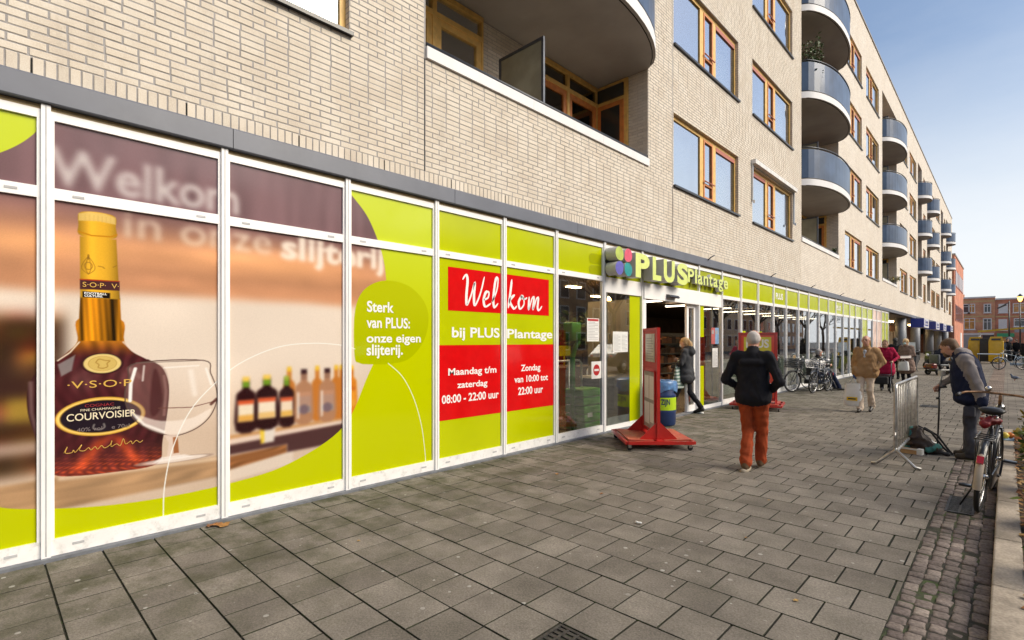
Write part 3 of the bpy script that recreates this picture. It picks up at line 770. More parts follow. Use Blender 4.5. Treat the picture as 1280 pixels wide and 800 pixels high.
def recess(Y0, Y1, b, npan, first=False, simple=False):
    bw = MB(); bw.add([(-1.25, Y0, 5.1), (-1.25, Y1, 5.1), (-1.25, Y1, 16.1), (-1.25, Y0, 16.1)], [(0, 1, 2, 3)], 1 if not first else 0)
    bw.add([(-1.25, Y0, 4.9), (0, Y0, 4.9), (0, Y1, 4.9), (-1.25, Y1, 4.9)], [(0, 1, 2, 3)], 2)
    bw.build('recess_wall', [M_MORTAR, M_BRICKFAR, M_SOFFIT], building)
    for k, zs in enumerate((7.05, 10.09, 13.13)): balcony(Y0, Y1, zs, b, npan, simple)
    for k, (za, zb) in enumerate(((5.0, 7.05), (7.27, 10.09), (10.31, 13.13), (13.35, 16.05))):
        q = proj((0, Y0, za))
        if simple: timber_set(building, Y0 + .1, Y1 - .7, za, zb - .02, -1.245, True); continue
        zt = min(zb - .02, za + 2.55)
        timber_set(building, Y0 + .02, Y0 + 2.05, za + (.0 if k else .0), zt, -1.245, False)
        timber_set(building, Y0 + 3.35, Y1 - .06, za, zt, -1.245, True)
        # side glazing of the next flat, in the return wall
        s = MB(); s.box(-1.24, -.44, Y1 - .05, Y1 - .004, za, zt); t_ = s.build('side_door', M_TIMBER, building)
        s = MB(); s.box(-1.15, -.52, Y1 - .075, Y1 - .05, za, zt - .42); s.build('door_sash', M_SASH, t_)
        s = MB(); s.box(-1.06, -.61, Y1 - .09, Y1 - .075, za + .3, zt - .52); s.box(-1.15, -.52, Y1 - .085, Y1 - .05, zt - .34, zt - .08); s.build('pane', pm('dark_door_glass', (.03, .03, .028), .05, coat=.5, var=0), t_)
        # frosted divider between the two flats
        ym = (Y0 + Y1) / 2 - .45; zt2 = za + 1.36 if k == 0 else za + 1.95
        fr = MB(); e = .045
        fr.box(-1.0, -1.0 + e, ym - .02, ym + .02, za, zt2); fr.box(-.02 - e, -.02, ym - .02, ym + .02, za, zt2); fr.box(-1.0 + e, -.02 - e, ym - .02, ym + .02, zt2 - e, zt2)
        d = fr.build('divider_screen', pm('grey_screen_frame', (.10, .11, .13), .4, .5), building)
        pn = MB(); pn.box(-1.0 + e, -.02 - e, ym - .006, ym + .006, za + .05, zt2 - e); pn.build('frosted_pane', pm('frosted_pane', (.30, .28, .20), .35, var=.2, vscale=2, coat=.3), d)
    # parapet coping and rail of the lowest loggia
    c = MB(); ym = (Y0 + Y1) / 2
    for a, b_ in ((Y0, ym - .75), (ym - .75, ym + 1.1), (ym + 1.1, Y1)):
        c = MB(); c.box(-.16, .035, a + .002, b_ - .002, 5.105, 5.25); c.build('parapet_coping', M_SLABRIM, building)
    c = MB(); c.tube([(-.02, Y0 + .02, 5.295), (-.02, Y1 - .02, 5.295)], .028, 8); c.build('parapet_rail', M_RAIL, building)
for i, (a, b) in enumerate(REC): recess(a, b, .80, 5, first=(i == 0))
for (a, b) in REC_N: recess(a, b, .80, 3, simple=True)
# ochre curtain in the first loggia window
n = 16; v = []
for i in range(n + 1): v += [(-1.226 + .007 * (1 if i % 2 else -1), 3.9 + .85 * i / n, 5.3), (-1.226 + .007 * (1 if i % 2 else -1), 3.9 + .85 * i / n, 6.75)]
c = MB(); c.add(v, [(2 * i, 2 * i + 2, 2 * i + 3, 2 * i + 1) for i in range(n)], 0, True); c.build('curtain', M_CURT_O, building)

# ================================================================ shop front
sf = MB(); sf.box(-.10, .065, -3.0, Y_SHOP1, -.05, .018)
shopfront = sf.build('shopfront', pm('grey_stone_plinth', (.16, .17, .19), .7, var=.2, vscale=8, dirt=.4, dscale=6), building)
MULL = [-2.06, -.855, .351, 1.56, 2.777, 3.981, 5.19, 6.362, 7.711, 9.017, 11.593, 12.941, 14.235, 15.557, 16.901, 18.17, 19.53, 20.786, 22.19, 23.639, 24.885, 26.229, 27.516, 28.789, 30.243, 31.638, 33.079, 34.322, 35.753, 37.013, 38.18]
ZT0, ZT1, ZB0, ZB1, ZH = 2.69, 2.775, .046, .140, 3.28
MW = .027
M_GRIMY = pm('grimy_white_frame', (.84, .83, .81), .4, var=.05, dirt=.42, dirtcol=(.26, .24, .20), dscale=11)
for y in MULL:
    q = MB(); q.box(-.06, .028, y - MW, y + MW, .019, Z_F0 - .004); q.build('mullion', M_WHITE, shopfront)
    if y < 14:
        q = MB(); q.box(.0281, .0300, y - .004, y + .004, .03, Z_F0 - .01); q.build('mullion_seam', pm('grey_seam', (.45, .45, .46), .5), shopfront)
lip = MB(); lip.box(-.06, .0, -3, Y_SHOP1, 3.345, Z_F0 - .005); lip.build('head_strip', pm('ochre_head_strip', (.40, .30, .16), .7), shopfront)
LIME = srgb(198, 208, 12)
M_LIME = pm('lime_print', tuple(q * .80 for q in LIME), .12, var=.05, vscale=1.2, spec=.4)
M_LIME2 = pm('deep_lime_print', tuple(q * .62 for q in srgb(190, 198, 4)), .28, var=.03, spec=.22)
M_RED = pm('red_print', tuple(q * .85 for q in srgb(222, 18, 22)), .12, var=.05, spec=.4)
M_TXTW = pm('white_print', (.82, .82, .80), .35, var=0, coat=.2)
M_SLOT = pm('slot_cover_grey', (.45, .45, .46), .4)
def frame_bay(a, b, trans=True, slots=True, zt0=ZT0, zt1=ZT1):
    f = MB(); a1, b1 = a + MW, b - MW; s = .022
    f.box(-.05, .004, a1, b1, ZH, 3.345); f.box(-.05, .004, a1, b1, .019, ZB1, 1)
    if trans: f.box(-.05, .004, a1, b1, zt0, zt1)
    for (z0, z1) in ((ZB1, zt0), (zt1, ZH)) if trans else ((ZB1, ZH),):
        f.box(-.05, .003, a1, a1 + s, z0, z1); f.box(-.05, .003, b1 - s, b1, z0, z1)
    o = f.build('window_frame', [M_WHITE, M_GRIMY], shopfront)
    if slots:
        for z in (ZB0 + .035, (zt0 + zt1) / 2):
            for yy in (a1 + .16, b1 - .16):
                q = MB(); q.box(.004, .0075, yy - .035, yy + .035, z - .009, z + .009); q.build('drain_cap', M_SLOT, shopfront)
    return a1 + s, b1 - s

# ---------------------------------------------------------------- the printed mural on the first bays (flat film print)
RES = .005
CY0, CY1, CZ0, CZ1 = -.90, 4.0, .10, 3.32
ncy, ncz = int(round((CY1 - CY0) / RES)) + 1, int(round((CZ1 - CZ0) / RES)) + 1
gy, gz = np.meshgrid(CY0 + np.arange(ncy) * RES, CZ0 + np.arange(ncz) * RES, indexing='ij')
IMG = np.zeros((ncy, ncz, 3)); c255 = lambda *a: np.array(a, float) / 255
def sst(x, a, b): t = np.clip((x - a) / (b - a), 0, 1); return t * t * (3 - 2 * t)
def blend(alpha, col):
    global IMG
    a = alpha[..., None]; IMG = IMG * (1 - a) + np.asarray(col) * a
def sub(y0, y1, z0, z1):
    return (slice(max(0, int((y0 - CY0) / RES)), min(ncy, int((y1 - CY0) / RES) + 2)), slice(max(0, int((z0 - CZ0) / RES)), min(ncz, int((z1 - CZ0) / RES) + 2)))
def poly_sdf(pts, Y, Z):
    d = np.full(Y.shape, 1e9); s = np.ones(Y.shape, bool); n = len(pts); ins = np.zeros(Y.shape, bool)
    for i in range(n):
        (ax, ay), (bx, by) = pts[i], pts[(i + 1) % n]; ex, ey = bx - ax, by - ay
        t = np.clip(((Y - ax) * ex + (Z - ay) * ey) / (ex * ex + ey * ey + 1e-12), 0, 1)
        d = np.minimum(d, (Y - ax - t * ex) ** 2 + (Z - ay - t * ey) ** 2)
        if ey: ins ^= ((ay > Z) != (by > Z)) & (Y < ex * (Z - ay) / ey + ax)
    d = np.sqrt(d); return np.where(ins, -d, d)
def smooth_poly(pts, n=8, closed=True):
    out = []; N = len(pts)
    for i in range(N if closed else N - 1):
        p = [np.array(pts[(i + k) % N] if closed else pts[min(max(i + k, 0), N - 1)], float) for k in (-1, 0, 1, 2)]
        for j in range(n):
            t = j / n
            out.append(tuple(.5 * ((2 * p[1]) + (-p[0] + p[2]) * t + (2 * p[0] - 5 * p[1] + 4 * p[2] - p[3]) * t * t + (-p[0] + 3 * p[1] - 3 * p[2] + p[3]) * t ** 3)))
    if not closed: out.append(tuple(pts[-1]))
    return out
def paint_poly(pts, col, soft=.004, alpha=1.):
    a = np.array(pts); m = .02 + soft * 3; sl = sub(a[:, 0].min() - m, a[:, 0].max() + m, a[:, 1].min() - m, a[:, 1].max() + m)
    if gy[sl].size == 0: return
    d = poly_sdf(pts, gy[sl], gz[sl]); al = (1 - sst(d, -soft, soft)) * alpha
    cc = col(gy[sl], gz[sl]) if callable(col) else np.asarray(col)
    IMG[sl] = IMG[sl] * (1 - al[..., None]) + cc * al[..., None]
def paint_ell(cy, cz, ry, rz, col, soft=.004, alpha=1., ring=None):
    m = .02 + soft * 3; sl = sub(cy - ry - m, cy + ry + m, cz - rz - m, cz + rz + m); Y, Z = gy[sl], gz[sl]
    k = np.sqrt(((Y - cy) / ry) ** 2 + ((Z - cz) / rz) ** 2); d = (k - 1) * min(ry, rz)
    if ring: d = np.abs(d) - ring
    al = (1 - sst(d, -soft, soft)) * alpha
    IMG[sl] = IMG[sl] * (1 - al[..., None]) + np.asarray(col) * al[..., None]
def paint_stroke(pts, w, col, soft=.003, alpha=1.):
    a = np.array(pts); m = .02 + w + soft * 3; sl = sub(a[:, 0].min() - m, a[:, 0].max() + m, a[:, 1].min() - m, a[:, 1].max() + m); Y, Z = gy[sl], gz[sl]
    if Y.size == 0: return
    d = np.full(Y.shape, 1e9)
    for (ax, ay), (bx, by) in zip(pts[:-1], pts[1:]):
        ex, ey = bx - ax, by - ay; t = np.clip(((Y - ax) * ex + (Z - ay) * ey) / (ex * ex + ey * ey + 1e-12), 0, 1)
        d = np.minimum(d, np.hypot(Y - ax - t * ex, Z - ay - t * ey))
    al = (1 - sst(d - w, -soft, soft)) * alpha
    IMG[sl] = IMG[sl] * (1 - al[..., None]) + np.asarray(col) * al[..., None]
def blur(a, r):
    k = max(1, int(r / RES)); 
    for ax in (0, 1):
        for _ in range(2):
            p = np.pad(a, [(k + 1, k) if i == ax else (0, 0) for i in range(a.ndim)], mode='edge'); cs = np.cumsum(p, ax)
            n_ = a.shape[ax]
            hi = np.take(cs, range(2 * k + 1, 2 * k + 1 + n_), ax); lo = np.take(cs, range(0, n_), ax); a = (hi - lo) / (2 * k + 1)
    return a
def text_mask(key, y0, y1, z0, z1):
    v, f, w = TXT[key]; M = np.zeros((ncy, ncz)); P = np.stack([y0 + v[:, 0] / w[0] * (y1 - y0), z0 + v[:, 1] / w[1] * (z1 - z0)], 1)
    for q in f:
        for i in range(1, len(q) - 1):
            t = P[[q[0], q[i], q[i + 1]]]; sl = sub(t[:, 0].min(), t[:, 0].max(), t[:, 1].min(), t[:, 1].max()); Y, Z = gy[sl], gz[sl]
            e = [(t[(k + 1) % 3, 0] - t[k, 0]) * (Z - t[k, 1]) - (t[(k + 1) % 3, 1] - t[k, 1]) * (Y - t[k, 0]) for k in range(3)]
            ins = ((e[0] >= -1e-9) & (e[1] >= -1e-9) & (e[2] >= -1e-9)) | ((e[0] <= 1e-9) & (e[1] <= 1e-9) & (e[2] <= 1e-9))
            M[sl] = np.maximum(M[sl], ins)
    return M
def vnoise(sy, sz, seed):
    r = np.random.default_rng(seed); gw, gh = int((CY1 - CY0) / sy) + 3, int((CZ1 - CZ0) / sz) + 3; G = r.random((gw, gh))
    a, b = (gy - CY0) / sy, (gz - CZ0) / sz; i, j = a.astype(int), b.astype(int); u, v = a - i, b - j; u = u * u * (3 - 2 * u); v = v * v * (3 - 2 * v)
    return G[i, j] * (1 - u) * (1 - v) + G[i + 1, j] * u * (1 - v) + G[i, j + 1] * (1 - u) * v + G[i + 1, j + 1] * u * v

# blurred backdrop: timber boards above, pale wall below
wood = np.where(gz[..., None] > 2.0, 1, 1) * c255(196, 140, 104)
t = sst(gz, 2.35, 2.78)[..., None]; wood = wood * (1 - t) + c255(122, 92, 96) * t
wood = wood * (.90 + .18 * vnoise(.5, .07, 1) + .08 * vnoise(.12, .03, 2))[..., None]
up = sst(gz, 2.75, 2.80)[..., None]; wood = wood * (1 - up) + (c255(126, 98, 102) * (.86 + .28 * vnoise(.06, .9, 3))[..., None]) * up
glow = np.exp(-((gy - 1.9) / .9) ** 2 - ((gz - 2.42) / .14) ** 2)[..., None] + np.exp(-((gy - .3) / .5) ** 2 - ((gz - 2.36) / .10) ** 2)[..., None]
wood = wood + glow * c255(52, 40, 22)
IMG[:] = wood
pale = c255(236, 220, 204) * (.95 + .07 * vnoise(.5, .3, 4))[..., None]
pale = pale - sst(gz, 1.5, .75)[..., None] * c255(22, 30, 36)
blend(1 - sst(gz - .02 * vnoise(.4, .4, 9), 1.96, 2.04), pale)
# soft shop shelves at far left
lf = 1 - sst(gy, .40, .52); blobs = vnoise(.16, .11, 5); b2 = vnoise(.13, .16, 6); b3 = vnoise(.1, .1, 7)
shelf = np.stack([.35 + .65 * b2, .22 + .55 * b3 * b2, .12 + .25 * blobs * b3], -1) * (.35 + .75 * sst(blobs, .25, .7))[..., None]
zone = lf * sst(gz, .60, .70) * (1 - sst(gz, 1.75, 1.92)); blend(zone * .92, shelf)
blend(lf * sst(gz, 1.18, 1.26) * (1 - sst(gz, 1.42, 1.52)) * .75, c255(60, 40, 36)); blend(lf * sst(gz, .78, .82) * (1 - sst(gz, .86, .92)) * .8, c255(205, 180, 165))
blend(lf * (1 - sst(np.abs(gz - 1.12), .05, .12)) * (vnoise(.09, .2, 11) > .5) * .6, c255(225, 190, 70))
IMG = blur(IMG, .03)
m1 = blur(text_mask('welkom_b', .36, 1.69, 2.80, 3.10), .022); blend(m1 * .80, c255(222, 214, 212))
m2 = blur(text_mask('inonze', .83, 1.985, 2.47, 2.70), .022); blend(m2 * .78, c255(245, 226, 205))
m3 = blur(text_mask('slijterij', 2.08, 3.245, 2.36, 2.70), .016); blend(m3 * .9, c255(252, 238, 222))
# counter plank
paint_poly([(-.9, .56), (.42, .60), (1.6, .575), (2.13, .60), (2.13, .57), (1.6, .50), (1.6, .40), (-.9, .30)], lambda Y, Z: c255(202, 160, 118) * (.88 + .07 * np.sin(Z * 130 - Y * 5 + 4 * np.sin(Y * 1.9) + 3 * np.sin(Z * 37 + Y * 4)) + .06 * np.sin(Z * 310 + 5 * np.sin(Y * 3.1)) + .05 * np.sin(Y * 9))[..., None], .006)
paint_poly([(.42, .595), (1.55, .565), (1.55, .545), (.42, .572)], c255(232, 206, 178), .006)
paint_poly([(1.60, .565), (2.135, .60), (2.135, .515), (1.60, .44)], lambda Y, Z: c255(168, 108, 62) * (.86 + .16 * np.sin(Z * 150 - Y * 20 + 3 * np.sin(Y * 5 + Z * 30)) + .06 * np.sin(Z * 420 - Y * 44))[..., None], .004)
paint_poly([(1.60, .575), (2.135, .612), (2.135, .60), (1.60, .563)], c255(240, 225, 210), .003)
paint_poly([(1.6, .43), (2.15, .52), (2.2, .53), (2.2, .40), (1.6, .33)], c255(222, 205, 190), .006)
# back shelf with soft bottles
paint_poly([(1.6, .755), (2.9, .815), (2.9, .78), (1.6, .715)], c255(200, 150, 100), .01); paint_poly([(1.6, .72), (2.9, .78), (2.9, .74), (1.6, .665)], c255(228, 205, 190), .008)
paint_poly([(1.60, .665), (2.9, .745), (2.9, .55), (2.14, .52), (2.14, .60), (1.60, .575)], c255(78, 48, 48), .012)
paint_poly([(1.88, .80), (2.03, .81), (2.01, .645), (1.90, .64)], c255(225, 215, 205), .010); paint_poly([(1.88, .79), (1.92, .79), (1.92, .645), (1.89, .64)], c255(235, 200, 60), .008)
def soft_bottle(y, z, w, h, body, lab, cap, neck, s=.014):
    paint_poly(smooth_poly([(y - w / 2, z), (y + w / 2, z), (y + w / 2, z + h * .58), (y + w * .42, z + h * .70), (y + w * .18, z + h * .78), (y + w * .16, z + h * .95), (y - w * .16, z + h * .95), (y - w * .18, z + h * .78), (y - w * .42, z + h * .70), (y - w / 2, z + h * .58)], 3), body, s)
    paint_poly([(y - w * .17, z + h * .80), (y + w * .17, z + h * .80), (y + w * .15, z + h * .93), (y - w * .15, z + h * .93)], neck, s * .7)
    paint_poly([(y - w * .17, z + h * .91), (y + w * .17, z + h * .91), (y + w * .17, z + h), (y - w * .17, z + h)], cap, s * .7)
    if lab:
        paint_poly([(y - w * .40, z + h * .16), (y + w * .40, z + h * .16), (y + w * .40, z + h * .55), (y - w * .40, z + h * .55)], lab[0], s * .7)
        paint_poly([(y - w * .40, z + h * .48), (y + w * .40, z + h * .48), (y + w * .40, z + h * .56), (y - w * .40, z + h * .56)], lab[1], s * .7)
        paint_poly([(y - w * .38, z + h * .16), (y + w * .38, z + h * .16), (y + w * .38, z + h * .28), (y - w * .38, z + h * .28)], lab[2], s * .8)
am = c255(196, 120, 50)
for yy in (2.16, 2.45, 2.66, 2.72): soft_bottle(yy, .83, .12, .54, am, None, c255(235, 190, 60), c255(205, 130, 60), .014)
soft_bottle(1.755, .79, .178, .50, c255(48, 20, 22), (c255(238, 222, 195), c255(214, 90, 50), c255(226, 170, 80)), c255(240, 200, 90), c255(110, 150, 40))
soft_bottle(1.945, .80, .205, .50, c255(44, 18, 20), (c255(240, 224, 200), c255(216, 92, 52), c255(230, 190, 120)), c255(240, 200, 90), c255(110, 150, 40))
soft_bottle(2.135, .80, .15, .48, c255(46, 20, 22), (c255(236, 215, 190), c255(212, 92, 54), c255(226, 180, 90)), c255(150, 170, 60), c255(110, 150, 40))
for yy in (2.31, 2.56): 
    soft_bottle(yy, .81, .18, .53, c255(176, 128, 96), (c255(176, 140, 122), c255(190, 140, 110), c255(150, 140, 138)), c255(58, 34, 38), c255(150, 110, 90)); paint_ell(yy, .93, .05, .05, c255(120, 100, 108), .012)
    paint_stroke([(yy - .06, .85), (yy - .06, 1.1)], .012, c255(246, 236, 226), .008, .7)
soft_bottle(2.84, .83, .12, .53, c255(214, 130, 40), (c255(226, 150, 50), c255(200, 110, 40), c255(222, 160, 60)), c255(240, 195, 60), am, .014)

# everything behind the big bottle is out of focus
IMG = blur(IMG, .010)
# the big bottle
body = smooth_poly([(.541, 1.80), (.535, 1.63), (.477, 1.545), (.40, 1.47), (.305, 1.40), (.255, 1.28), (.255, 1.10), (.30, .90), (.335, .74), (.40, .62), (.55, .585), (.76, .575), (.98, .575), (1.075, .62), (1.09, .78), (1.125, 1.02), (1.135, 1.25), (1.088, 1.40), (1.0, 1.468), (.888, 1.535), (.826, 1.63), (.808, 1.80)], 6)
def body_col(Y, Z):
    u = (Y - .69) / .44
    c = c255(74, 30, 34) * np.ones(Y.shape + (1,))
    amber = sst(Z, 1.48, 1.68)[..., None]; c = c * (1 - amber) + c255(205, 128, 30) * amber
    hz_ = (np.exp(-((Z - 1.33) / .10) ** 2) * (.6 + .4 * np.sin(Y * 23 + 1)))[..., None]; c = c * (1 - .5 * hz_ * (1 - amber)) + c255(128, 84, 82) * .5 * hz_ * (1 - amber); st_ = (np.sin(Y * 71 + 3 * np.sin(Z * 11)) * np.sin(Z * 17 + Y * 9))[..., None]; c = c * (1 + .16 * st_)
    edge = sst(np.abs(u), .55, 1.0)[..., None]; c = c * (1 - .55 * edge * (1 - amber)) + c255(112, 62, 58) * .22 * edge * (1 - amber)
    base = (sst(Z, .80, .60) * (.35 + .65 * np.sin(Y * 61 + 9 * np.sin(Z * 23)) ** 2 * np.sin(Z * 90 + Y * 17) ** 2))[..., None]; c = c + base * c255(120, 44, 8)
    sw = np.exp(-((Y - .86 - (Z - .72) * -.6) / .045) ** 2) * sst(Z, .60, .68) * (1 - sst(Z, .82, .9)) + np.exp(-((Y - .60 - (Z - .72) * .7) / .05) ** 2) * sst(Z, .60, .66) * (1 - sst(Z, .82, .9))
    c = c + sw[..., None] * c255(95, 36, 8)
    return np.clip(c, 0, 1)
paint_poly(body, body_col, .004)
paint_stroke([(.27, 1.32), (.275, 1.1), (.31, .92)], .012, c255(150, 120, 118), .012, .55); paint_stroke([(1.10, 1.33), (1.115, 1.2), (1.10, 1.0)], .010, c255(170, 130, 126), .010, .6)
paint_poly([(.42, 1.45), (.52, 1.52), (.50, 1.40), (.44, 1.36)], c255(170, 178, 176), .008, .6); paint_stroke([(.545, 1.62), (.49, 1.54), (.42, 1.48)], .005, c255(240, 225, 200), .004, .9)
paint_stroke([(.82, 1.62), (.88, 1.55), (.98, 1.48)], .006, c255(235, 215, 200), .004, .8); paint_stroke([(.86, 1.40), (.93, 1.33)], .018, c255(150, 110, 108), .014, .5)
# neck, amber glass and foil
paint_poly([(.55, 1.97), (.80, 1.97), (.806, 1.80), (.826, 1.63), (.537, 1.63), (.543, 1.80)], lambda Y, Z: np.clip(c255(214, 136, 26) * (.72 + .42 * np.exp(-((Y - .62) / .045) ** 2) - .45 * np.exp(-((Y - .755) / .03) ** 2) + .30 * np.exp(-((Y - .79) / .012) ** 2) - .3 * np.exp(-((Y - .56) / .012) ** 2) + .12 * np.sin(Y * 160 + Z * 9))[..., None], 0, 1), .004)
def foil(Y, Z):
    u = (Y - .66) / .12; return np.clip(c255(238, 180, 52) * (1.0 - .30 * np.abs(u) ** 2.2 + .10 * np.exp(-((u + .35) / .25) ** 2))[..., None], 0, 1)
paint_poly([(.548, 2.44), (.775, 2.445), (.79, 2.10), (.80, 1.965), (.55, 1.965), (.55, 2.10)], foil, .004)
paint_poly(smooth_poly([(.541, 2.615), (.60, 2.640), (.70, 2.643), (.770, 2.622), (.772, 2.54), (.779, 2.47), (.74, 2.445), (.62, 2.435), (.541, 2.455), (.540, 2.53)], 4), foil, .004)
paint_poly([(.541, 2.615), (.60, 2.638), (.70, 2.64), (.770, 2.62), (.770, 2.565), (.66, 2.575), (.541, 2.56)], c255(232, 202, 128), .006, .75)
for i in range(9): paint_stroke([(.555 + i * .026, 2.57), (.555 + i * .026, 2.615)], .0025, c255(212, 172, 92), .003, .6)
paint_stroke([(.541, 2.475), (.62, 2.455), (.74, 2.463), (.778, 2.485)], .005, c255(196, 130, 26), .004)
for dy in (-.03, -.012, .012, .03): paint_stroke(smooth_poly([(.60, 2.29), (.60 + dy, 2.24), (.60 + dy * 1.3, 2.19), (.60, 2.15)], 4, False), .0022, c255(140, 100, 36), .003, .85)
paint_ell(.60, 2.215, .024, .028, c255(150, 108, 40), .003, .8, ring=.003); paint_stroke([(.66, 2.22), (.69, 2.215), (.70, 2.205)], .003, c255(140, 100, 36), .003, .8); paint_stroke([(.60, 2.30), (.60, 2.27)], .006, c255(140, 100, 36), .003, .8)
paint_stroke([(.755, 2.22), (.775, 2.235)], .003, c255(140, 100, 36), .003, .8)
paint_poly([(.549, 2.103), (.795, 2.108), (.798, 2.035), (.549, 2.03)], c255(78, 44, 46), .003); paint_stroke([(.549, 2.106), (.795, 2.110)], .004, c255(180, 60, 30), .002)
paint_poly([(.565, 2.015), (.735, 2.012), (.735, 1.968), (.565, 1.968)], c255(26, 20, 18), .003)
# medallion, oval label
paint_ell(.688, 1.448, .135, .085, c255(60, 30, 32), .004); paint_ell(.688, 1.45, .118, .076, c255(232, 206, 130), .004); paint_ell(.688, 1.45, .085, .055, c255(214, 184, 104), .004); paint_ell(.688, 1.45, .088, .057, c255(190, 156, 80), .003, 1, ring=.002)
paint_stroke(smooth_poly([(.645, 1.46), (.665, 1.44), (.66, 1.42), (.69, 1.412), (.72, 1.425), (.715, 1.45), (.735, 1.47), (.70, 1.475), (.665, 1.485), (.645, 1.46)], 3, False), .0035, c255(170, 132, 60), .003)
paint_ell(.686, 1.032, .282, .152, c255(226, 176, 70), .004); paint_ell(.686, 1.032, .265, .137, c255(250, 214, 120), .003, 1, ring=.004); paint_ell(.686, 1.032, .253, .127, c255(36, 26, 36), .004)
paint_stroke(smooth_poly([(.635, .97), (.63, .945), (.655, .93), (.68, .93), (.70, .945), (.695, .97)], 4, False), .006, c255(120, 112, 112), .004)
# brandy glass in front
bowl = smooth_poly([(.905, 1.445), (.855, 1.32), (.83, 1.17), (.87, 1.02), (.97, .905), (1.12, .825), (1.22, .815), (1.35, .86), (1.45, .95), (1.505, 1.08), (1.502, 1.20), (1.455, 1.34), (1.40, 1.455)], 6)
paint_poly(bowl, c255(236, 220, 206), .004, .22)
paint_poly(smooth_poly([(.90, 1.44), (.86, 1.30), (.85, 1.14), (.90, 1.02), (1.0, .93), (1.10, .97), (1.135, 1.15), (1.12, 1.35), (1.06, 1.43)], 6), c255(116, 70, 66), .012, .35)
paint_poly(smooth_poly([(1.02, 1.36), (1.06, 1.36), (1.09, 1.12), (1.04, 1.0), (1.0, 1.05)], 4), c255(72, 36, 38), .014, .7)
paint_poly(smooth_poly([(.90, 1.02), (1.08, .95), (1.30, .95), (1.46, 1.02), (1.40, .91), (1.25, .83), (1.12, .83), (.98, .90)], 5), c255(248, 236, 226), .010, .65)
paint_stroke(bowl + [bowl[0]], .0045, c255(92, 72, 66), .003, .95); paint_stroke([(1.40, 1.455), (.905, 1.447)], .003, c255(120, 100, 92), .003, .9)
paint_stroke([(.90, 1.40), (.87, 1.28), (.865, 1.14)], .012, c255(255, 252, 248), .006, .95); paint_stroke([(.87, 1.05), (.96, .935), (1.10, .855)], .010, c255(252, 246, 240), .008, .8); paint_stroke([(1.10, 1.40), (1.20, 1.405), (1.36, 1.41)], .006, c255(252, 246, 240), .006, .7); paint_stroke([(1.30, 1.36), (1.33, 1.16)], .020, c255(250, 242, 234), .02, .55); paint_stroke([(1.42, 1.38), (1.46, 1.24)], .010, c255(250, 244, 238), .008, .8); paint_stroke([(.96, 1.42), (.95, 1.30)], .007, c255(240, 230, 224), .006, .7)
paint_stroke([(1.06, 1.06), (1.30, 1.045), (1.50, 1.085)], .004, c255(110, 70, 60), .003, .8); paint_stroke([(1.46, 1.06), (1.502, 1.10)], .012, c255(80, 40, 36), .008, .8)
paint_poly([(1.10, .83), (1.135, .76), (1.12, .63), (1.22, .63), (1.195, .76), (1.20, .82)], c255(228, 206, 192), .005, .85); paint_poly([(1.165, .80), (1.20, .80), (1.21, .66), (1.17, .66)], c255(150, 84, 40), .006, .85)
paint_ell(1.19, .605, .265, .022, c255(240, 228, 220), .006, .75); paint_ell(1.19, .605, .265, .022, c255(150, 124, 110), .003, .7, ring=.002); paint_poly([(1.08, .64), (1.25, .64), (1.32, .61), (1.02, .60)], c255(246, 238, 232), .008, .8)
IMG = np.clip(IMG * (1 + .035 * (np.random.default_rng(5).random((ncy, ncz)) - .5))[..., None], 0, 1)
# lime field outside the rounded window of the picture, bubble, thin white arc
edge = smooth_poly([(-.75, 1.7), (-.62, 2.3), (-.25, 2.75), (.11, 2.97), (.29, 3.16), (.36, 3.34), (.8, 3.75), (1.6, 3.9), (2.4, 3.65), (2.806, 3.26), (3.08, 2.95), (3.266, 2.42), (3.23, 1.70), (3.02, 1.20), (2.74, .70), (2.18, .41), (1.627, .315), (.956, .300), (.409, .365), (.0, .50), (-.45, .9)], 8)
dE = poly_sdf(edge, gy, gz)
lime = c255(200, 210, 16) + (1 - sst(gz, .2, 3.0))[..., None] * c255(-4, -6, -14) + sst(gz, 1.6, 3.0)[..., None] * c255(6, 10, 40)  # paler towards the top: sky reflection painted into the lime
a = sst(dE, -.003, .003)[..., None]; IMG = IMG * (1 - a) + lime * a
paint_poly(smooth_poly([(2.872, 1.90), (2.95, 2.15), (3.13, 2.29), (3.36, 2.33), (3.62, 2.27), (3.82, 2.10), (3.88, 1.88), (3.80, 1.62), (3.60, 1.42), (3.36, 1.365), (3.05, 1.365), (2.93, 1.385), (2.875, 1.46)], 6), lambda Y, Z: (c255(180, 190, 2) + sst(Z, 1.5, 2.2)[..., None] * c255(8, 6, 14)), .003)
arc = smooth_poly([(1.095, .14), (1.105, .40), (1.166, .714), (1.30, 1.022), (1.498, 1.251), (1.72, 1.43), (2.06, 1.57), (2.42, 1.605), (2.74, 1.58), (2.88, 1.54)], 8, False); paint_stroke(arc, .0042, c255(246, 246, 240), .003)
paint_stroke(smooth_poly([(3.30, 1.37), (3.50, 1.20), (3.66, .93), (3.77, .60), (3.82, .30), (3.835, .14)], 8, False), .0042, c255(246, 246, 240), .003)
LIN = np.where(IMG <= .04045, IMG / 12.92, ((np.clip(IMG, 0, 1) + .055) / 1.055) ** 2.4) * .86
def print_mat():
    m, N, L, out = newmat('film_print'); b = N.new('ShaderNodeBsdfPrincipled'); L.new(b.outputs[0], out.inputs[0])
    at = nd(N, 'ShaderNodeAttribute', attribute_name='tone'); L.new(at.outputs['Color'], b.inputs['Base Color'])
    b.inputs['Roughness'].default_value = .10; b.inputs['Specular IOR Level'].default_value = .45; MATS['film_print'] = m; return m
M_PRINT = print_mat()
XP = -.018
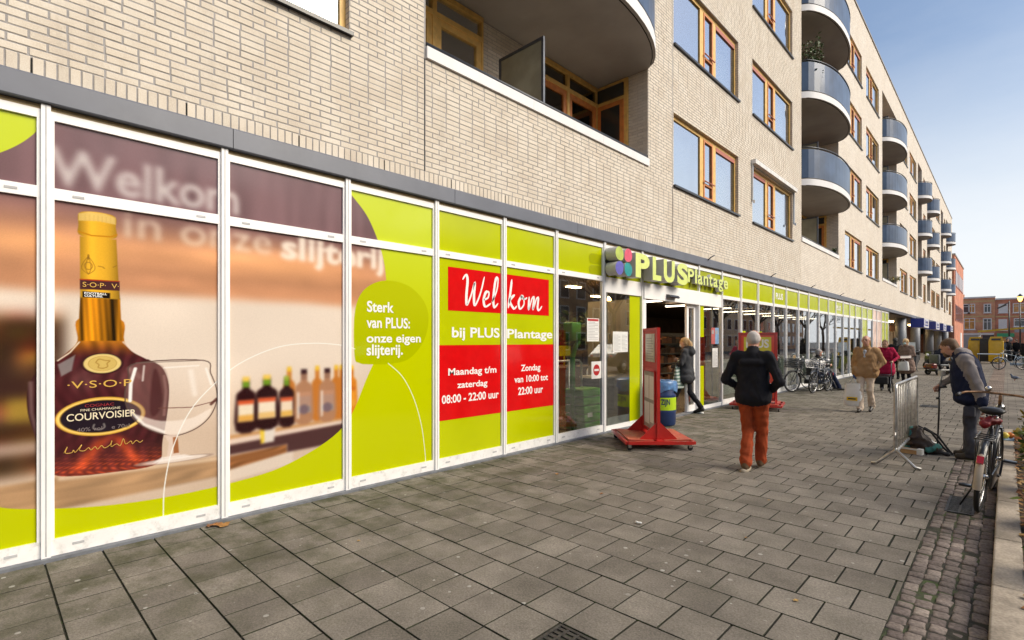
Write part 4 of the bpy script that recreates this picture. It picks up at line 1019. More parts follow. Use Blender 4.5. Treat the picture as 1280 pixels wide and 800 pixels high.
def printed_pane(a, b, z0, z1):
    i0, i1 = int(math.ceil((a - CY0) / RES)), int((b - CY0) / RES); j0, j1 = int(math.ceil((z0 - CZ0) / RES)), int((z1 - CZ0) / RES)
    Yv = np.clip(CY0 + np.arange(i0, i1 + 1) * RES, a, b); Zv = np.clip(CZ0 + np.arange(j0, j1 + 1) * RES, z0, z1); Yv[0], Yv[-1], Zv[0], Zv[-1] = a, b, z0, z1
    A, B = np.meshgrid(Yv, Zv, indexing='ij'); n1, n2 = A.shape
    vv = np.stack([np.full(A.size, XP), A.ravel(), B.ravel()], 1); idx = np.arange(n1 * n2).reshape(n1, n2)
    q = np.stack([idx[:-1, :-1], idx[1:, :-1], idx[1:, 1:], idx[:-1, 1:]], -1).reshape(-1, 4)
    me = np_mesh('printed_pane', vv, q, M_PRINT, LIN[i0:i1 + 1, j0:j1 + 1].reshape(-1, 3).astype(np.float32))
    o = bpy.data.objects.new('printed_pane', me); link(o, shopfront); return o
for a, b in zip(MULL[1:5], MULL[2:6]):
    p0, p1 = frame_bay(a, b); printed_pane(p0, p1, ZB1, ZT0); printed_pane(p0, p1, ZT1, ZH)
frame_bay(MULL[0], MULL[1]); q = MB(); q.box(XP - .01, XP, MULL[0] + .05, MULL[1] - .05, ZB1, ZH); q.build('printed_pane', M_LIME, shopfront)
XT = XP + .003
def words(lst, mat, x=XT, name='lettering'):
    for (k, y0, y1, z0, z1) in lst:
        m_ = MB(); text_on(m_, k, y0, y1, z0, z1, x); m_.build(name, mat, shopfront)
GOLD = pm('gold_print', tuple(q * .85 for q in srgb(226, 180, 84)), .35, var=0)
CREAM = pm('cream_print', tuple(q * .85 for q in srgb(246, 232, 200)), .35, var=0)
GREYP = pm('grey_print', srgb(120, 108, 110), .4, var=0)
words([('VSOP', .475, .875, 1.262, 1.318)], GOLD)
words([('COURV', .470, .905, 1.012, 1.068), ('FINE', .552, .80, 1.082, 1.100)], CREAM)
words([('COGNAC', .578, .76, 1.112, 1.134)], pm('dark_red_print', srgb(150, 30, 40), .4, var=0)); words([('VOL', .53, .86, .925, .955)], GREYP); words([('SOPV', .565, .79, 2.050, 2.088)], GOLD)
words([('FOOT', .575, .715, 1.993, 2.010), ('CULT', .575, .69, 1.973, 1.990)], M_TXTW)
sc = MB()   # thin script line on the bottle
pts = [(.455, .775), (.475, .82), (.463, .775), (.50, .772), (.51, .79), (.522, .772), (.56, .825), (.545, .785), (.575, .775), (.60, .795), (.615, .775), (.64, .797), (.655, .775), (.68, .80), (.70, .778), (.735, .80), (.745, .83), (.74, .782), (.775, .80), (.80, .782), (.82, .835), (.835, .79), (.87, .81), (.88, .785), (.905, .81), (.93, .79), (.95, .805)]
sc.tube([(XT, y, z) for y, z in smooth_poly(pts, 4, False)], .0028, 4); sc.build('script_lettering', GOLD, shopfront)
words([('st1', 3.025, 3.375, 1.955, 2.080), ('st2', 3.02, 3.60, 1.775, 1.900), ('st3', 3.02, 3.76, 1.578, 1.705), ('st4', 3.02, 3.50, 1.425, 1.590)], M_TXTW)

# red opening-hours bays
for bi, (a, b) in enumerate(((MULL[5], MULL[6]), (MULL[6], MULL[7]))):
    p0, p1 = frame_bay(a, b)
    q = MB(); q.box(XP - .01, XP, p0, p1, ZB1, ZT0); q.build('printed_pane', M_LIME, shopfront)
    q = MB(); q.box(XP - .01, XP, p0, p1, ZT1, ZH); q.build('printed_pane', M_LIME, shopfront)
    q = MB(); q.box(XP, XP + .002, p0 if bi else 4.186, 6.205 if bi else p1, 2.02, 2.585); q.build('red_banner', M_RED, shopfront)
    q = MB(); q.box(XP, XP + .002, p0, p1, .612, 1.575); q.build('red_panel', M_RED, shopfront)
words([('bij', 4.25, 5.115, 1.630, 1.81), ('pla', 5.27, 6.29, 1.625, 1.80), ('m1', 4.19, 5.055, 1.155, 1.275), ('m2', 4.34, 4.88, .985, 1.095), ('m3', 4.085, 5.10, .825, .935), ('z1', 5.56, 6.00, 1.15, 1.275), ('z2', 5.42, 6.18, 1.015, 1.115), ('z3', 5.50, 6.06, .83, .945)], M_TXTW)
# hand-lettered script: Welkom
def script_letter(strokes, y0, z0, s):
    for st in strokes:
        m_ = MB(); P = smooth_poly([(y0 + a * s + b * s * .12, z0 + b * s) for a, b in st], 6, False)
        v = []; w_ = .017
        for i, (y, z) in enumerate(P):
            d = Vector((P[min(i + 1, len(P) - 1)][0] - P[max(i - 1, 0)][0], P[min(i + 1, len(P) - 1)][1] - P[max(i - 1, 0)][1])); d.normalize(); nn = Vector((-d.y, d.x))
            wz = w_ * (1.25 if d.y < -.3 else .75); e_ = min(1, .35 + i / 3, .35 + (len(P) - 1 - i) / 3); wz *= e_
            v += [(XT, y + nn.x * wz, z + nn.y * wz), (XT, y - nn.x * wz, z - nn.y * wz)]
        m_.add(v, [(2 * i, 2 * i + 1, 2 * i + 3, 2 * i + 2) for i in range(len(P) - 1)]); m_.build('script_lettering', M_TXTW, shopfront)
S_ = .42
script_letter([[(-.12, .80), (.0, .96), (.09, .80), (.10, .30), (.16, .02), (.30, .35), (.40, .75), (.42, .30), (.50, .02), (.68, .40), (.80, .98)]], 4.44, 2.10, S_)
script_letter([[(0, .22), (.18, .30), (.20, .48), (.06, .46), (0, .2), (.10, .0), (.34, .12)]], 4.80, 2.10, S_)
script_letter([[(-.05, .15), (.12, .55), (.14, .96), (.03, .9), (.0, .3), (.08, .0), (.24, .14)]], 4.98, 2.10, S_)
script_letter([[(.04, 1.0), (.02, .5), (-.02, .0)], [(.25, .48), (.03, .26), (.26, .0), (.40, .1)]], 5.30, 2.10, S_)
script_letter([[(.14, .46), (0, .24), (.10, .0), (.28, .18), (.20, .46), (.12, .42), (.30, .36), (.42, .42)]], 5.50, 2.10, S_)
script_letter([[(.0, .46), (.03, .0), (.16, .40), (.26, .42), (.26, .0), (.40, .40), (.50, .42), (.50, .08), (.60, .0), (.74, .16)]], 5.72, 2.10, S_)

# ---------------------------------------------------------------- entrance
def clear_pane(a, b, z0, z1, name='pane'):
    q = MB(); q.box(XP - .008, XP, a, b, z0, z1); return q.build(name, G_SHOP, shopfront)
def film(a, b, z0, z1, mat, name='film', x=XP + .0012):
    q = MB(); q.box(x - .001, x, a, b, z0, z1); return q.build(name, mat, shopfront)
p0, p1 = frame_bay(MULL[7], MULL[8]); clear_pane(p0, p1, ZB1, ZT0); film(p0, p1, ZT1, ZH, M_LIME, 'printed_pane')
for zz in (2.86, 3.06):
    q = MB(); pl = [(7.35, zz - .085), (7.655, zz - .085), (7.655, zz + .085), (7.35, zz + .085), (7.30, zz + .06), (7.275, zz), (7.30, zz - .06)]
    q.add([(XP + .004, y, z) for y, z in pl], [list(range(7))]); q.build('print_shape', M_LIME2, shopfront)
M_GREY_FR = pm('grey_door_rail', (.42, .43, .44), .35, .4)
def beam(a, b, z0, z1, x1=.012): q = MB(); q.box(-.06, x1, a, b, z0, z1); return q.build('door_header', M_WHITE, shopfront)
beam(7.711 + MW, 9.017 - MW, 2.50, 2.77); beam(9.017 + MW, 11.593 - MW, 2.46, 2.77, .05); beam(11.593 + MW, 12.941 - MW, 2.46, 2.77)
for a, b in ((7.711, 9.017), (9.017, 10.30), (10.30, 11.593), (11.593, 12.941)):
    f = MB(); f.box(-.05, .004, a + MW, b - MW, ZH, 3.345); f.build('window_frame', M_WHITE, shopfront); film(a + MW, b - MW, 2.771, ZH, M_LIME2, 'printed_pane')
f = MB(); f.box(-.05, .004, 7.711 + MW, 9.017 - MW, .019, .10); f.box(-.05, .004, 11.593 + MW, 12.941 - MW, .019, .10); f.build('door_rail', M_WHITE, shopfront)
clear_pane(7.711 + MW, 9.017 - MW, .10, 2.50, 'door_pane'); film(8.60, 9.017 - MW, .10, 2.50, M_LIME, 'lime_strip')
q = MB(); q.box(-.045, -.026, 7.80, 7.86, .10, 2.50); q.box(-.045, -.026, 7.86, 8.60, .10, .24); q.build('door_stile', M_GREY_FR, shopfront)
clear_pane(11.593 + MW, 12.941 - MW, .10, 2.46, 'door_pane'); film(11.62, 11.93, .10, 1.04, M_LIME, 'lime_strip'); film(11.62, 11.93, 1.72, 2.46, M_LIME, 'lime_strip')
q = MB(); q.box(-.045, -.026, 12.42, 12.48, .10, 2.46); q.box(-.045, -.026, 11.93, 12.9, .10, .22); q.build('door_stile', M_GREY_FR, shopfront)
q = MB(); q.box(-.10, -.05, 11.10, 11.20, .02, 2.46); q.box(-.10, -.05, 11.46, 11.565, .02, 2.46); q.box(-.10, -.05, 11.20, 11.46, .02, .16); q.box(-.10, -.05, 11.20, 11.46, 2.38, 2.46); q.build('sliding_leaf', M_WHITE, shopfront)
q = MB(); q.box(-.08, -.075, 11.20, 11.46, .16, 2.38); q.build('door_pane', G_SHOP, shopfront)
q = MB(); q.box(-.06, .03, 9.044, 9.14, .02, 2.46); q.build('door_jamb', M_WHITE, shopfront)
q = MB(); q.box(-1.3, -.02, 9.044, 9.09, .02, 2.46); q.build('lobby_wall', pm('warm_grey_panel', (.30, .27, .22), .6), shopfront)
s = MB(); s.prism([(.05, 2.60), (.13, 2.585), (.16, 2.545), (.14, 2.525), (.05, 2.53)], lambda x, z: (x, 9.93, z), lambda x, z: (x, 10.33, z)); s.build('door_sensor', pm('black_plastic', (.02, .02, .022), .3, var=0, coat=.3), shopfront)
# papers and stickers on the glass
M_PAPER = pm('white_paper', (.70, .70, .67), .7, var=.05); M_INK = pm('printed_ink', (.30, .30, .30), .7, var=.1, vscale=40)
def paper(y0, y1, z0, z1, lines=10, head=None, x=XP + .004, name='paper_notice', mat=None):
    q = MB(); q.box(x - .002, x, y0, y1, z0, z1, 0)
    for i in range(lines):
        z = z1 - (z1 - z0) * (.16 + .8 * i / lines); q.box(x, x + .0008, y0 + (y1 - y0) * .1, y0 + (y1 - y0) * (.9 - .25 * ((i * 7) % 3 == 0)), z - (z1 - z0) / lines * .22, z, 1)
    if head: q.box(x, x + .0008, y0 + (y1 - y0) * .05, y1 - (y1 - y0) * .05, z1 - (z1 - z0) * .12, z1 - (z1 - z0) * .03, 2)
    q.build(name, [mat or M_PAPER, M_INK, head or M_INK], shopfront)
def noentry(y, z, x=XP + .004, s=.13):
    q = MB(); q.box(x - .002, x, y - s * 1.15, y + s * 1.15, z - s * 1.15, z + s * 1.15, 0)
    n = 24; q.add([(x + .0012, y + s * .75 * math.cos(2 * math.pi * i / n), z + s * .75 * math.sin(2 * math.pi * i / n)) for i in range(n)], [list(range(n))], 1)
    q.box(x + .0013, x + .0022, y - s * .52, y + s * .52, z - s * .14, z + s * .14, 0); q.build('no_entry_sticker', [M_PAPER, pm('sign_red', (.42, .012, .015), .4, var=0)], shopfront)
paper(7.22, 7.58, 1.62, 2.02, 12, pm('sign_red', (.42, .012, .015), .4, var=0)); noentry(7.50, 1.12)
paper(8.02, 8.30, 1.42, 1.80, 14); paper(8.30, 8.53, 1.42, 1.80, 12)
paper(12.35, 12.58, 1.55, 1.95, 1, None, mat=pm('red_leaflet', (.42, .10, .09), .6)); paper(12.58, 12.80, 1.55, 1.95, 1, None, mat=pm('blue_leaflet', (.16, .30, .48), .6)); paper(12.42, 12.74, .98, 1.45, 14)

# ---------------------------------------------------------------- the other bays: clear glass with lime top lights
M_PINK = pm('pale_pink_print', srgb(226, 196, 180), .35, var=.25, vscale=2.5, coat=.4)
for i in range(11, len(MULL) - 1):
    a, b = MULL[i], MULL[i + 1]
    p0, p1 = frame_bay(a, b, slots=False)
    if i in (26, 27): film(p0, p1, ZB1, ZT0, M_PINK, 'printed_pane'); film(p0, p1, ZT1, ZH, M_PINK, 'printed_pane'); continue
    if i in (24, 28, 29): film(p0, p1, ZB1, ZT0, M_LIME, 'printed_pane'); film(p0, p1, ZT1, ZH, M_LIME, 'printed_pane'); continue
    clear_pane(p0, p1, ZB1, ZT0)
    film(p0, p1, ZT1, ZH, M_LIME, 'printed_pane')
    if i in (12, 13): film(p0, p0 + .35, .9, 1.9, M_LIME, 'lime_strip')
m_ = MB(); text_on(m_, 'PLUS', 25.1, 25.9, 2.93, 3.13, XP + .004); m_.build('lettering', M_TXTW, shopfront)
m_ = MB(); text_on(m_, 'PLUS', 17.2, 17.9, 2.93, 3.13, XP + .004); m_.build('lettering', M_TXTW, shopfront)

# ---------------------------------------------------------------- shop interior
si = MB(); X0, X1 = -10.5, -.12; ya, yb = -2.5, Y_SHOP1
si.add([(X0, ya, .01), (X1, ya, .01), (X1, yb, .01), (X0, yb, .01)], [(0, 1, 2, 3)], 0)
si.add([(X0, ya, 3.05), (X1, ya, 3.05), (X1, yb, 3.05), (X0, yb, 3.05)], [(3, 2, 1, 0)], 1)
si.add([(X0, ya, 0), (X0, yb, 0), (X0, yb, 3.05), (X0, ya, 3.05)], [(0, 1, 2, 3)], 2)
si.add([(X0, ya, 0), (X1, ya, 0), (X1, ya, 3.05), (X0, ya, 3.05)], [(3, 2, 1, 0)], 2)
si.add([(X0, yb, 0), (.0, yb, 0), (.0, yb, 3.35), (X0, yb, 3.35)], [(0, 1, 2, 3)], 2)
si.add([(-.35, ya, .02), (-.35, 6.34, .02), (-.35, 6.34, 3.04), (-.35, ya, 3.04)], [(0, 1, 2, 3)], 2)       # back of the blinded bays
si.add([(-.35, 6.34, .02), (-.06, 6.34, .02), (-.06, 6.34, 3.04), (-.35, 6.34, 3.04)], [(0, 1, 2, 3)], 2)
si.add([(-2.2, 33.0, .02), (-2.2, 38.2, .02), (-2.2, 38.2, 3.04), (-2.2, 33.0, 3.04)], [(0, 1, 2, 3)], 2)
interior = si.build('shop_interior', [pm('shop_tiles', (.20, .15, .10), .25, var=.15, vscale=3), pm('brown_ceiling', (.10, .06, .03), .7), pm('brown_wall', (.16, .105, .065), .7, var=.2, vscale=2)], building)
M_LAMP = pm('warm_lamp', (1, .9, .7), .5, var=0, emit=(1, .66, .34, 20.)); M_TUBE = pm('white_tube_lamp', (1, 1, 1), .5, var=0, emit=(1, .82, .60, 4.))
for y, x in ((6.9, -1.0), (7.5, -.7), (8.3, -.8), (12.3, -.8), (8.2, -1.8), (9.4, -3.4), (10.2, -1.4), (10.8, -3.0), (11.7, -5.2), (12.8, -2.4), (9.9, -6.4), (13.6, -4.2)):  # those closest to the panes are added to brighten the front
    q = MB(); q.box(x - .09, x + .09, y - .22, y + .22, 3.02, 3.045); q.build('ceiling_and_fill_light', M_LAMP, interior)
for i in range(8):
    y = 15.5 + i * 2.7; q = MB(); q.box(-4.2, -2.8, y - .06, y + .06, 2.92, 2.96); q.build('ceiling_and_fill_light', M_TUBE, interior)

# ---------------------------------------------------------------- arcade beyond the shop
ar = MB()
ar.add([(-3.6, Y_SHOP1, 3.32), (0, Y_SHOP1, 3.32), (0, Y_B1, 3.32), (-3.6, Y_B1, 3.32)], [(3, 2, 1, 0)], 0)
ar.add([(-3.6, Y_SHOP1, 0), (-3.6, Y_B1, 0), (-3.6, Y_B1, 3.32), (-3.6, Y_SHOP1, 3.32)], [(0, 1, 2, 3)], 1)
ar.add([(-3.6, Y_B1, 0), (0, Y_B1, 0), (0, Y_B1, 3.32), (-3.6, Y_B1, 3.32)], [(0, 1, 2, 3)], 1)
arcade = ar.build('arcade', [pm('arcade_ceiling', (.16, .13, .10), .7), pm('arcade_brick', (.30, .14, .075), .8, var=.2)], building)
M_COL = pm('grey_painted_column', (.21, .225, .25), .5, var=.08)
for y in (47.0, 55.4, 66.6, 75.4, 84.8): q = MB(); q.lathe([(.33, 0), (.33, 3.32)], (-.45, y, 0), n=18); q.build('column', M_COL, arcade)
for y in (60.6, 80.5): q = MB(); q.lathe([(.30, 0), (.30, 3.32)], (-1.9, y, 0), n=18); q.build('column', M_COL, arcade)
M_CREAMW = pm('cream_shop_window', (.56, .48, .33), .3, var=.3, vscale=1.2, coat=.4)
for i in range(12):
    y = 39 + i * 3.2
    q = MB(); q.box(-3.58, -3.52, y, y + 2.5, .3, 2.6); q.build('arcade_window', M_CREAMW, arcade)
    q = MB(); q.box(-3.52, -3.47, y + 1.2, y + 1.3, .3, 2.6); q.box(-3.52, -3.46, y - .06, y, .2, 2.7); q.build('arcade_frame', M_WHITE, arcade)
    if i % 2 == 0:
        q = MB(); q.lathe([(.22, 3.18), (.22, 3.315)], (-1.9, y + 1.6, 0), n=14); q.build('arcade_lamp', pm('arcade_lamp', (1, .8, .5), .5, var=0, emit=(1, .66, .30, 14.)), arcade)
M_BLUE = pm('sign_blue', (.012, .035, .30), .3, var=0, coat=.3); M_SIGNW = pm('sign_white', (.72, .74, .80), .35, var=0, coat=.3)
for y, nm in ((48.3, 'nearest'), (57.2, 'second'), (64.5, 'third'), (73.5, 'farthest')):
    e = empty('lightbox_sign', (.02, y, 2.62), 0, nm + ' of the four blue and white lightbox signs hanging along the arcade columns', 'sign', 'lightbox signs along the arcade')
    q = MB(); q.box(-.02, .75, 0, .30, 0, .68, 0); q.box(-.02, .75, .30, 3.4, 0, .68, 1); q.build('box', [M_BLUE, M_SIGNW], e)
    q = MB(); q.box(.751, .756, .8, 2.9, .14, .24, 0); q.box(.751, .756, 1.0, 1.3, .3, .56, 0); q.box(.751, .756, 1.5, 2.7, .34, .50, 0); q.build('logo', M_BLUE, e)
    q = MB(); q.tube([(.3, .4, .68), (.3, .4, .76)], .02, 6); q.tube([(.3, 3.0, .68), (.3, 3.0, .76)], .02, 6); q.build('hanger', M_RAIL, e)

# ---------------------------------------------------------------- channel-letter sign over the entrance
sign = empty('shop_sign', (.03, 10.2, 2.8), 0, 'large lime channel letters with four coloured petals above the shop entrance', 'sign')
def sgn(mb, name, mats): 
    o = mb.build(name, mats, sign); o.location = (-.03, -10.2, -2.8); return o
M_FACE = pm('pale_lime_letter_face', srgb(214, 226, 128), .35, var=.06, coat=.2); M_SIDE = pm('grey_letter_side', (.52, .51, .49), .45, var=.08, dirt=.3)
for k, (y0, y1) in zip('PLUS', ((8.35, 8.86), (8.98, 9.32), (9.42, 9.89), (10.0, 10.50))):
    m_ = MB(); text_on(m_, k, y0, y1, 2.80, 3.25, .26, 0, .20); sgn(m_, 'letter', [M_FACE, M_SIDE])
x_ = 10.80
for k, wd, z0, z1 in (('a_P', .30, 2.92, 3.22), ('a_l', .09, 2.92, 3.235), ('a_a', .25, 2.915, 3.13), ('a_n', .25, 2.92, 3.13), ('a_t', .19, 2.915, 3.20), ('a_a', .25, 2.915, 3.13), ('a_g', .27, 2.83, 3.13), ('a_e', .26, 2.915, 3.13)):
    m_ = MB(); text_on(m_, k, x_, x_ + wd, z0, z1, .12, 0, .09); sgn(m_, 'letter', [M_FACE, M_SIDE]); x_ += wd + .055
for cy, cz, colr, sy, sz in ((7.79, 3.165, (196, 214, 96), 1, -1), (8.085, 3.165, (238, 92, 120), -1, -1), (7.79, 2.905, (112, 108, 200), 1, 1), (8.085, 2.905, (40, 160, 160), -1, 1)):
    pl = []
    for i in range(28):
        a = 2 * math.pi * i / 28; c_, s_2 = math.cos(a), math.sin(a); k = 1 + (.16 if c_ * sy > 0 and s_2 * sz > 0 else 0) * (2 * abs(c_ * s_2))
        pl.append((cy + .128 * c_ * k, cz + .118 * s_2 * k))
    m_ = MB(); m_.add([(.27, y, z) for y, z in pl], [list(range(28))], 0); n_ = 28
    m_.add([(.27, y, z) for y, z in pl] + [(.06, y, z) for y, z in pl], [(i, i + n_, (i + 1) % n_ + n_, (i + 1) % n_) for i in range(n_)], 1)
    sgn(m_, 'petal', [pm('petal_%d' % colr[0], tuple(q * .8 for q in srgb(*colr)), .35, var=.12, vscale=9, coat=.2), M_SIDE])
m_ = MB(); m_.box(.03, .058, 7.7, 13.0, 3.02, 3.06); sgn(m_, 'mounting_bar', M_RAIL)

# ================================================================ the rest of the street
def brickwork(name, c1, c2, mortar, bw=.22, rh=.065):
    if name in MATS: return MATS[name]
    m, N, L, out = newmat(name); b = N.new('ShaderNodeBsdfPrincipled'); L.new(b.outputs[0], out.inputs[0]); b.inputs['Roughness'].default_value = .85
    geo = N.new('ShaderNodeNewGeometry'); sp = N.new('ShaderNodeSeparateXYZ'); L.new(geo.outputs['Position'], sp.inputs[0])
    cb = N.new('ShaderNodeCombineXYZ'); L.new(math_(N, L, 'ADD', sp.outputs[0], sp.outputs[1]), cb.inputs[0]); L.new(sp.outputs[2], cb.inputs[1])
    br = N.new('ShaderNodeTexBrick'); L.new(cb.outputs[0], br.inputs['Vector'])
    for k, v in (('Color1', (*c1, 1)), ('Color2', (*c2, 1)), ('Mortar', (*mortar, 1)), ('Scale', 1), ('Mortar Size', .006), ('Brick Width', bw), ('Row Height', rh)): br.inputs[k].default_value = v
    nz = noise_(N, L, geo.outputs['Position'], .7, 5, .6); L.new(mix_(N, L, .25, br.outputs['Color'], ramp_(N, L, nz, .3, .7), 'OVERLAY'), b.inputs['Base Color'])
    MATS[name] = m; return m
M_RBRICK = brickwork('red_brickwork', (.48, .155, .085), (.58, .21, .12), (.45, .30, .23))
M_OBRICK = brickwork('orange_brickwork', (.58, .24, .12), (.68, .32, .17), (.52, .38, .28))
M_YBRICK = pm('yellow_brick_band', (.58, .42, .20), .85, var=.15)
M_WINWHITE = pm('painted_white_joinery', (.72, .71, .68), .5, var=.05)
M_DGLASS = pm('dark_house_glass', (.05, .06, .07), .06, var=.2, vscale=1.5, coat=.6)
M_OGLASS = pm('ochre_blind', (.55, .26, .06), .4, var=.3, vscale=2, coat=.5); M_WBLIND = pm('white_blind', (.70, .70, .68), .5, var=.05, coat=.4)

# red brick building closing the row
rb = empty('red_brick_building', (-6, 98, 0), 0, 'red brick block joined to the far end of the cream apartment building', 'building')
def loc(o, e): o.location = tuple(-q for q in e.location); return o
q = MB(); q.box(-13, .25, 88.7, 108, 0, 12.9); loc(q.build('wall', M_RBRICK, rb), rb)
q = MB(); q.box(-13, .33, 88.7, 108.05, 12.9, 13.1); loc(q.build('roof_edge', pm('coping_metal', (.30, .27, .24)), rb), rb)
for z in (4.3, 8.9):
    for i in range(6):
        y = 90.0 + i * 2.8
        q = MB(); q.box(.25, .30, y, y + 1.9, z, z + 2.2); f = loc(q.build('window', pm('dusty_red_frame', (.34, .12, .10), .5), rb), rb)
        q = MB(); q.box(.30, .315, y + .2, y + .95, z + .15, z + 2.05); q.box(.30, .315, y + 1.05, y + 1.75, z + .15, z + 2.05); q.build('pane', pm('pinkish_glass', (.30, .22, .22), .1, var=.3, vscale=.6, coat=.6), f)
q = MB(); q.box(.25, .30, 100, 103.5, 0, 2.8); loc(q.build('door', M_WINWHITE, rb), rb)

# brick houses across the end of the street (front faces the camera)
YH = 130.0
def house(name, label, x0, x1, zr, wins, bands, mat, shop):
    e = empty(name, ((x0 + x1) / 2, YH, 0), 0, label, 'house', 'brick houses closing the street')
    def P(mb, n, m, par=None):
        o = mb.build(n, m, par or e)
        if par is None: loc(o, e)
        return o
    q = MB(); q.box(x0, x1, YH, YH + 9, 0, zr); P(q, 'wall', mat)
    q = MB(); q.box(x0 - .05, x1 + .05, YH - .25, YH + 9, zr, zr + .28); P(q, 'cornice', M_WINWHITE if 'white' in label else M_YBRICK)
    q = MB(); q.box((x0 + x1) / 2 - .4, (x0 + x1) / 2 + .4, YH + 4, YH + 4.7, zr + .28, zr + 1.1); P(q, 'chimney', mat)
    for z in bands: q = MB(); q.box(x0, x1, YH - .03, YH, z, z + .22); P(q, 'brick_band', M_YBRICK)
    for (a, b, z0, z1, gm) in wins:
        q = MB(); t = .13
        q.box(a, b, YH - .10, YH, z0, z0 + t); q.box(a, b, YH - .10, YH, z1 - t, z1); q.box(a, a + t, YH - .10, YH, z0 + t, z1 - t); q.box(b - t, b, YH - .10, YH, z0 + t, z1 - t); q.box((a + b) / 2 - .05, (a + b) / 2 + .05, YH - .09, YH, z0 + t, z1 - t); q.box(a + t, b - t, YH - .085, YH, z0 + (z1 - z0) * .68, z0 + (z1 - z0) * .68 + .08)
        f = P(q, 'window', M_WINWHITE)
        q = MB(); q.box(a + t, b - t, YH - .05, YH - .02, z0 + t, z1 - t); q.build('pane', gm, f)
        q = MB(); q.box(a - .1, b + .1, YH - .2, YH - .101, z0 - .12, z0); q.build('sill', M_WINWHITE, f)
    for (a, b, z0, z1, m, n) in shop: q = MB(); q.box(a, b, YH - .3 if n == 'awning' else YH - .06, YH, z0, z1); P(q, n, m)
    return e
house('brick_house', 'orange brick house with yellow bands and white windows at the street end', -6.0, 3.66, 9.6,
      [(-.05 - 1.6, -.05 + .2, 6.9, 8.6, M_DGLASS), (.0 - .05, .92, 6.9, 8.6, M_OGLASS), (2.1, 3.12, 6.85, 8.5, M_DGLASS), (-.7, .92, 3.75, 5.9, M_OGLASS), (2.0, 3.2, 3.6, 5.8, M_DGLASS), (-4.6, -3.2, 6.9, 8.6, M_DGLASS), (-4.6, -3.2, 3.7, 5.9, M_DGLASS)],
      (6.1, 8.9, 5.2), M_OBRICK, [(-1.2, 1.8, .3, 2.7, pm('grey_shutter', (.36, .34, .32), .5, var=.1), 'shutter'), (-1.4, 3.5, 2.75, 3.05, M_WINWHITE, 'shop_fascia'), (1.95, 3.5, 0, 2.7, pm('dark_shop_door', (.03, .03, .035), .3), 'shop_window')])
house('brick_house', 'brick house with white cornice and a green shop awning beside a street lamp', 3.69, 14.0, 9.15,
      [(4.1, 5.35, 6.75, 8.4, M_WBLIND), (5.98, 7.6, 6.7, 8.4, M_OGLASS), (4.1, 5.25, 3.55, 5.6, M_WBLIND), (6.1, 7.7, 4.2, 5.7, M_DGLASS), (9, 10.4, 6.75, 8.4, M_DGLASS), (9, 10.4, 3.6, 5.6, M_DGLASS)],
      (5.95,), M_RBRICK, [(3.9, 6.2, 2.35, 3.0, pm('green_awning', (.06, .36, .16), .6), 'awning'), (3.9, 5.4, .2, 2.3, M_OGLASS, 'shop_window'), (6.2, 7.7, 3.15, 4.1, pm('grey_balcony', (.35, .35, .36), .5), 'balcony')])
house('brick_house', 'brick house hidden behind the cream block at the left street end', -20.0, -6.1, 10.2, [(-18, -16.5, 6.8, 8.6, M_DGLASS), (-12, -10.5, 6.8, 8.6, M_DGLASS), (-18, -16.5, 3.6, 5.6, M_DGLASS), (-12, -10.5, 3.6, 5.6, M_DGLASS)], (6.0,), M_OBRICK, [])

# terrace across the square, mirrored by the shop panes; walls coloured paler in place of sunlight
M_BUFFBR = brickwork('buff_brickwork', (.50, .31, .155), (.58, .38, .20), (.48, .38, .28))
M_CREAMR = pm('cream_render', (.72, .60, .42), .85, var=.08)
ter = [(-46, 'cream rendered', M_CREAMR), (-34, 'buff brick', M_BUFFBR), (-22, 'cream rendered', M_CREAMR), (-10, 'buff brick', M_BUFFBR), (2, 'cream rendered', M_CREAMR), (14, 'buff brick', M_BUFFBR), (26, 'cream rendered', M_CREAMR), (38, 'buff brick', M_BUFFBR), (50, 'cream rendered', M_CREAMR), (62, 'orange brick', M_OBRICK), (74, 'cream rendered', M_CREAMR), (86, 'buff brick', M_BUFFBR), (98, 'cream rendered', M_CREAMR), (110, 'buff brick', M_BUFFBR)]
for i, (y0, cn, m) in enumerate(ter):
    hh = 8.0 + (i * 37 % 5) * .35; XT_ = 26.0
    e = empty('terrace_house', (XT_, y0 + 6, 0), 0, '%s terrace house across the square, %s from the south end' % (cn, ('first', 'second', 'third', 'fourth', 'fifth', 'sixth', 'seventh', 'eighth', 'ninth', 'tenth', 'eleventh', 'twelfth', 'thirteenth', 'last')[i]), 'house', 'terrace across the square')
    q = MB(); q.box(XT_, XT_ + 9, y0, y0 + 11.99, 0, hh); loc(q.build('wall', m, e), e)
    q = MB(); q.box(XT_ - .3, XT_ + 9, y0, y0 + 11.98, hh, hh + .3); loc(q.build('cornice', M_WINWHITE, e), e)
    q = MB(); q.prism([(XT_ - .1, hh + .3), (XT_ + 4.5, hh + 2.6), (XT_ + 9, hh + .3)], lambda x, z: (x, y0 + .02, z), lambda x, z: (x, y0 + 11.9, z)); loc(q.build('roof', pm('orange_roof_tiles', (.30, .12, .06), .8, var=.2), e), e)
    for z in (.7, 3.3, 5.8):
        for k in range(4):
            y = y0 + 1.0 + k * 2.75
            q = MB(); q.box(XT_ - .08, XT_, y, y + 1.5, z, z + 1.8); f = loc(q.build('window', M_WINWHITE, e), e)
            q = MB(); q.box(XT_ - .10, XT_ - .08, y + .14, y + 1.36, z + .14, z + 1.66); q.build('pane', M_DGLASS, f)

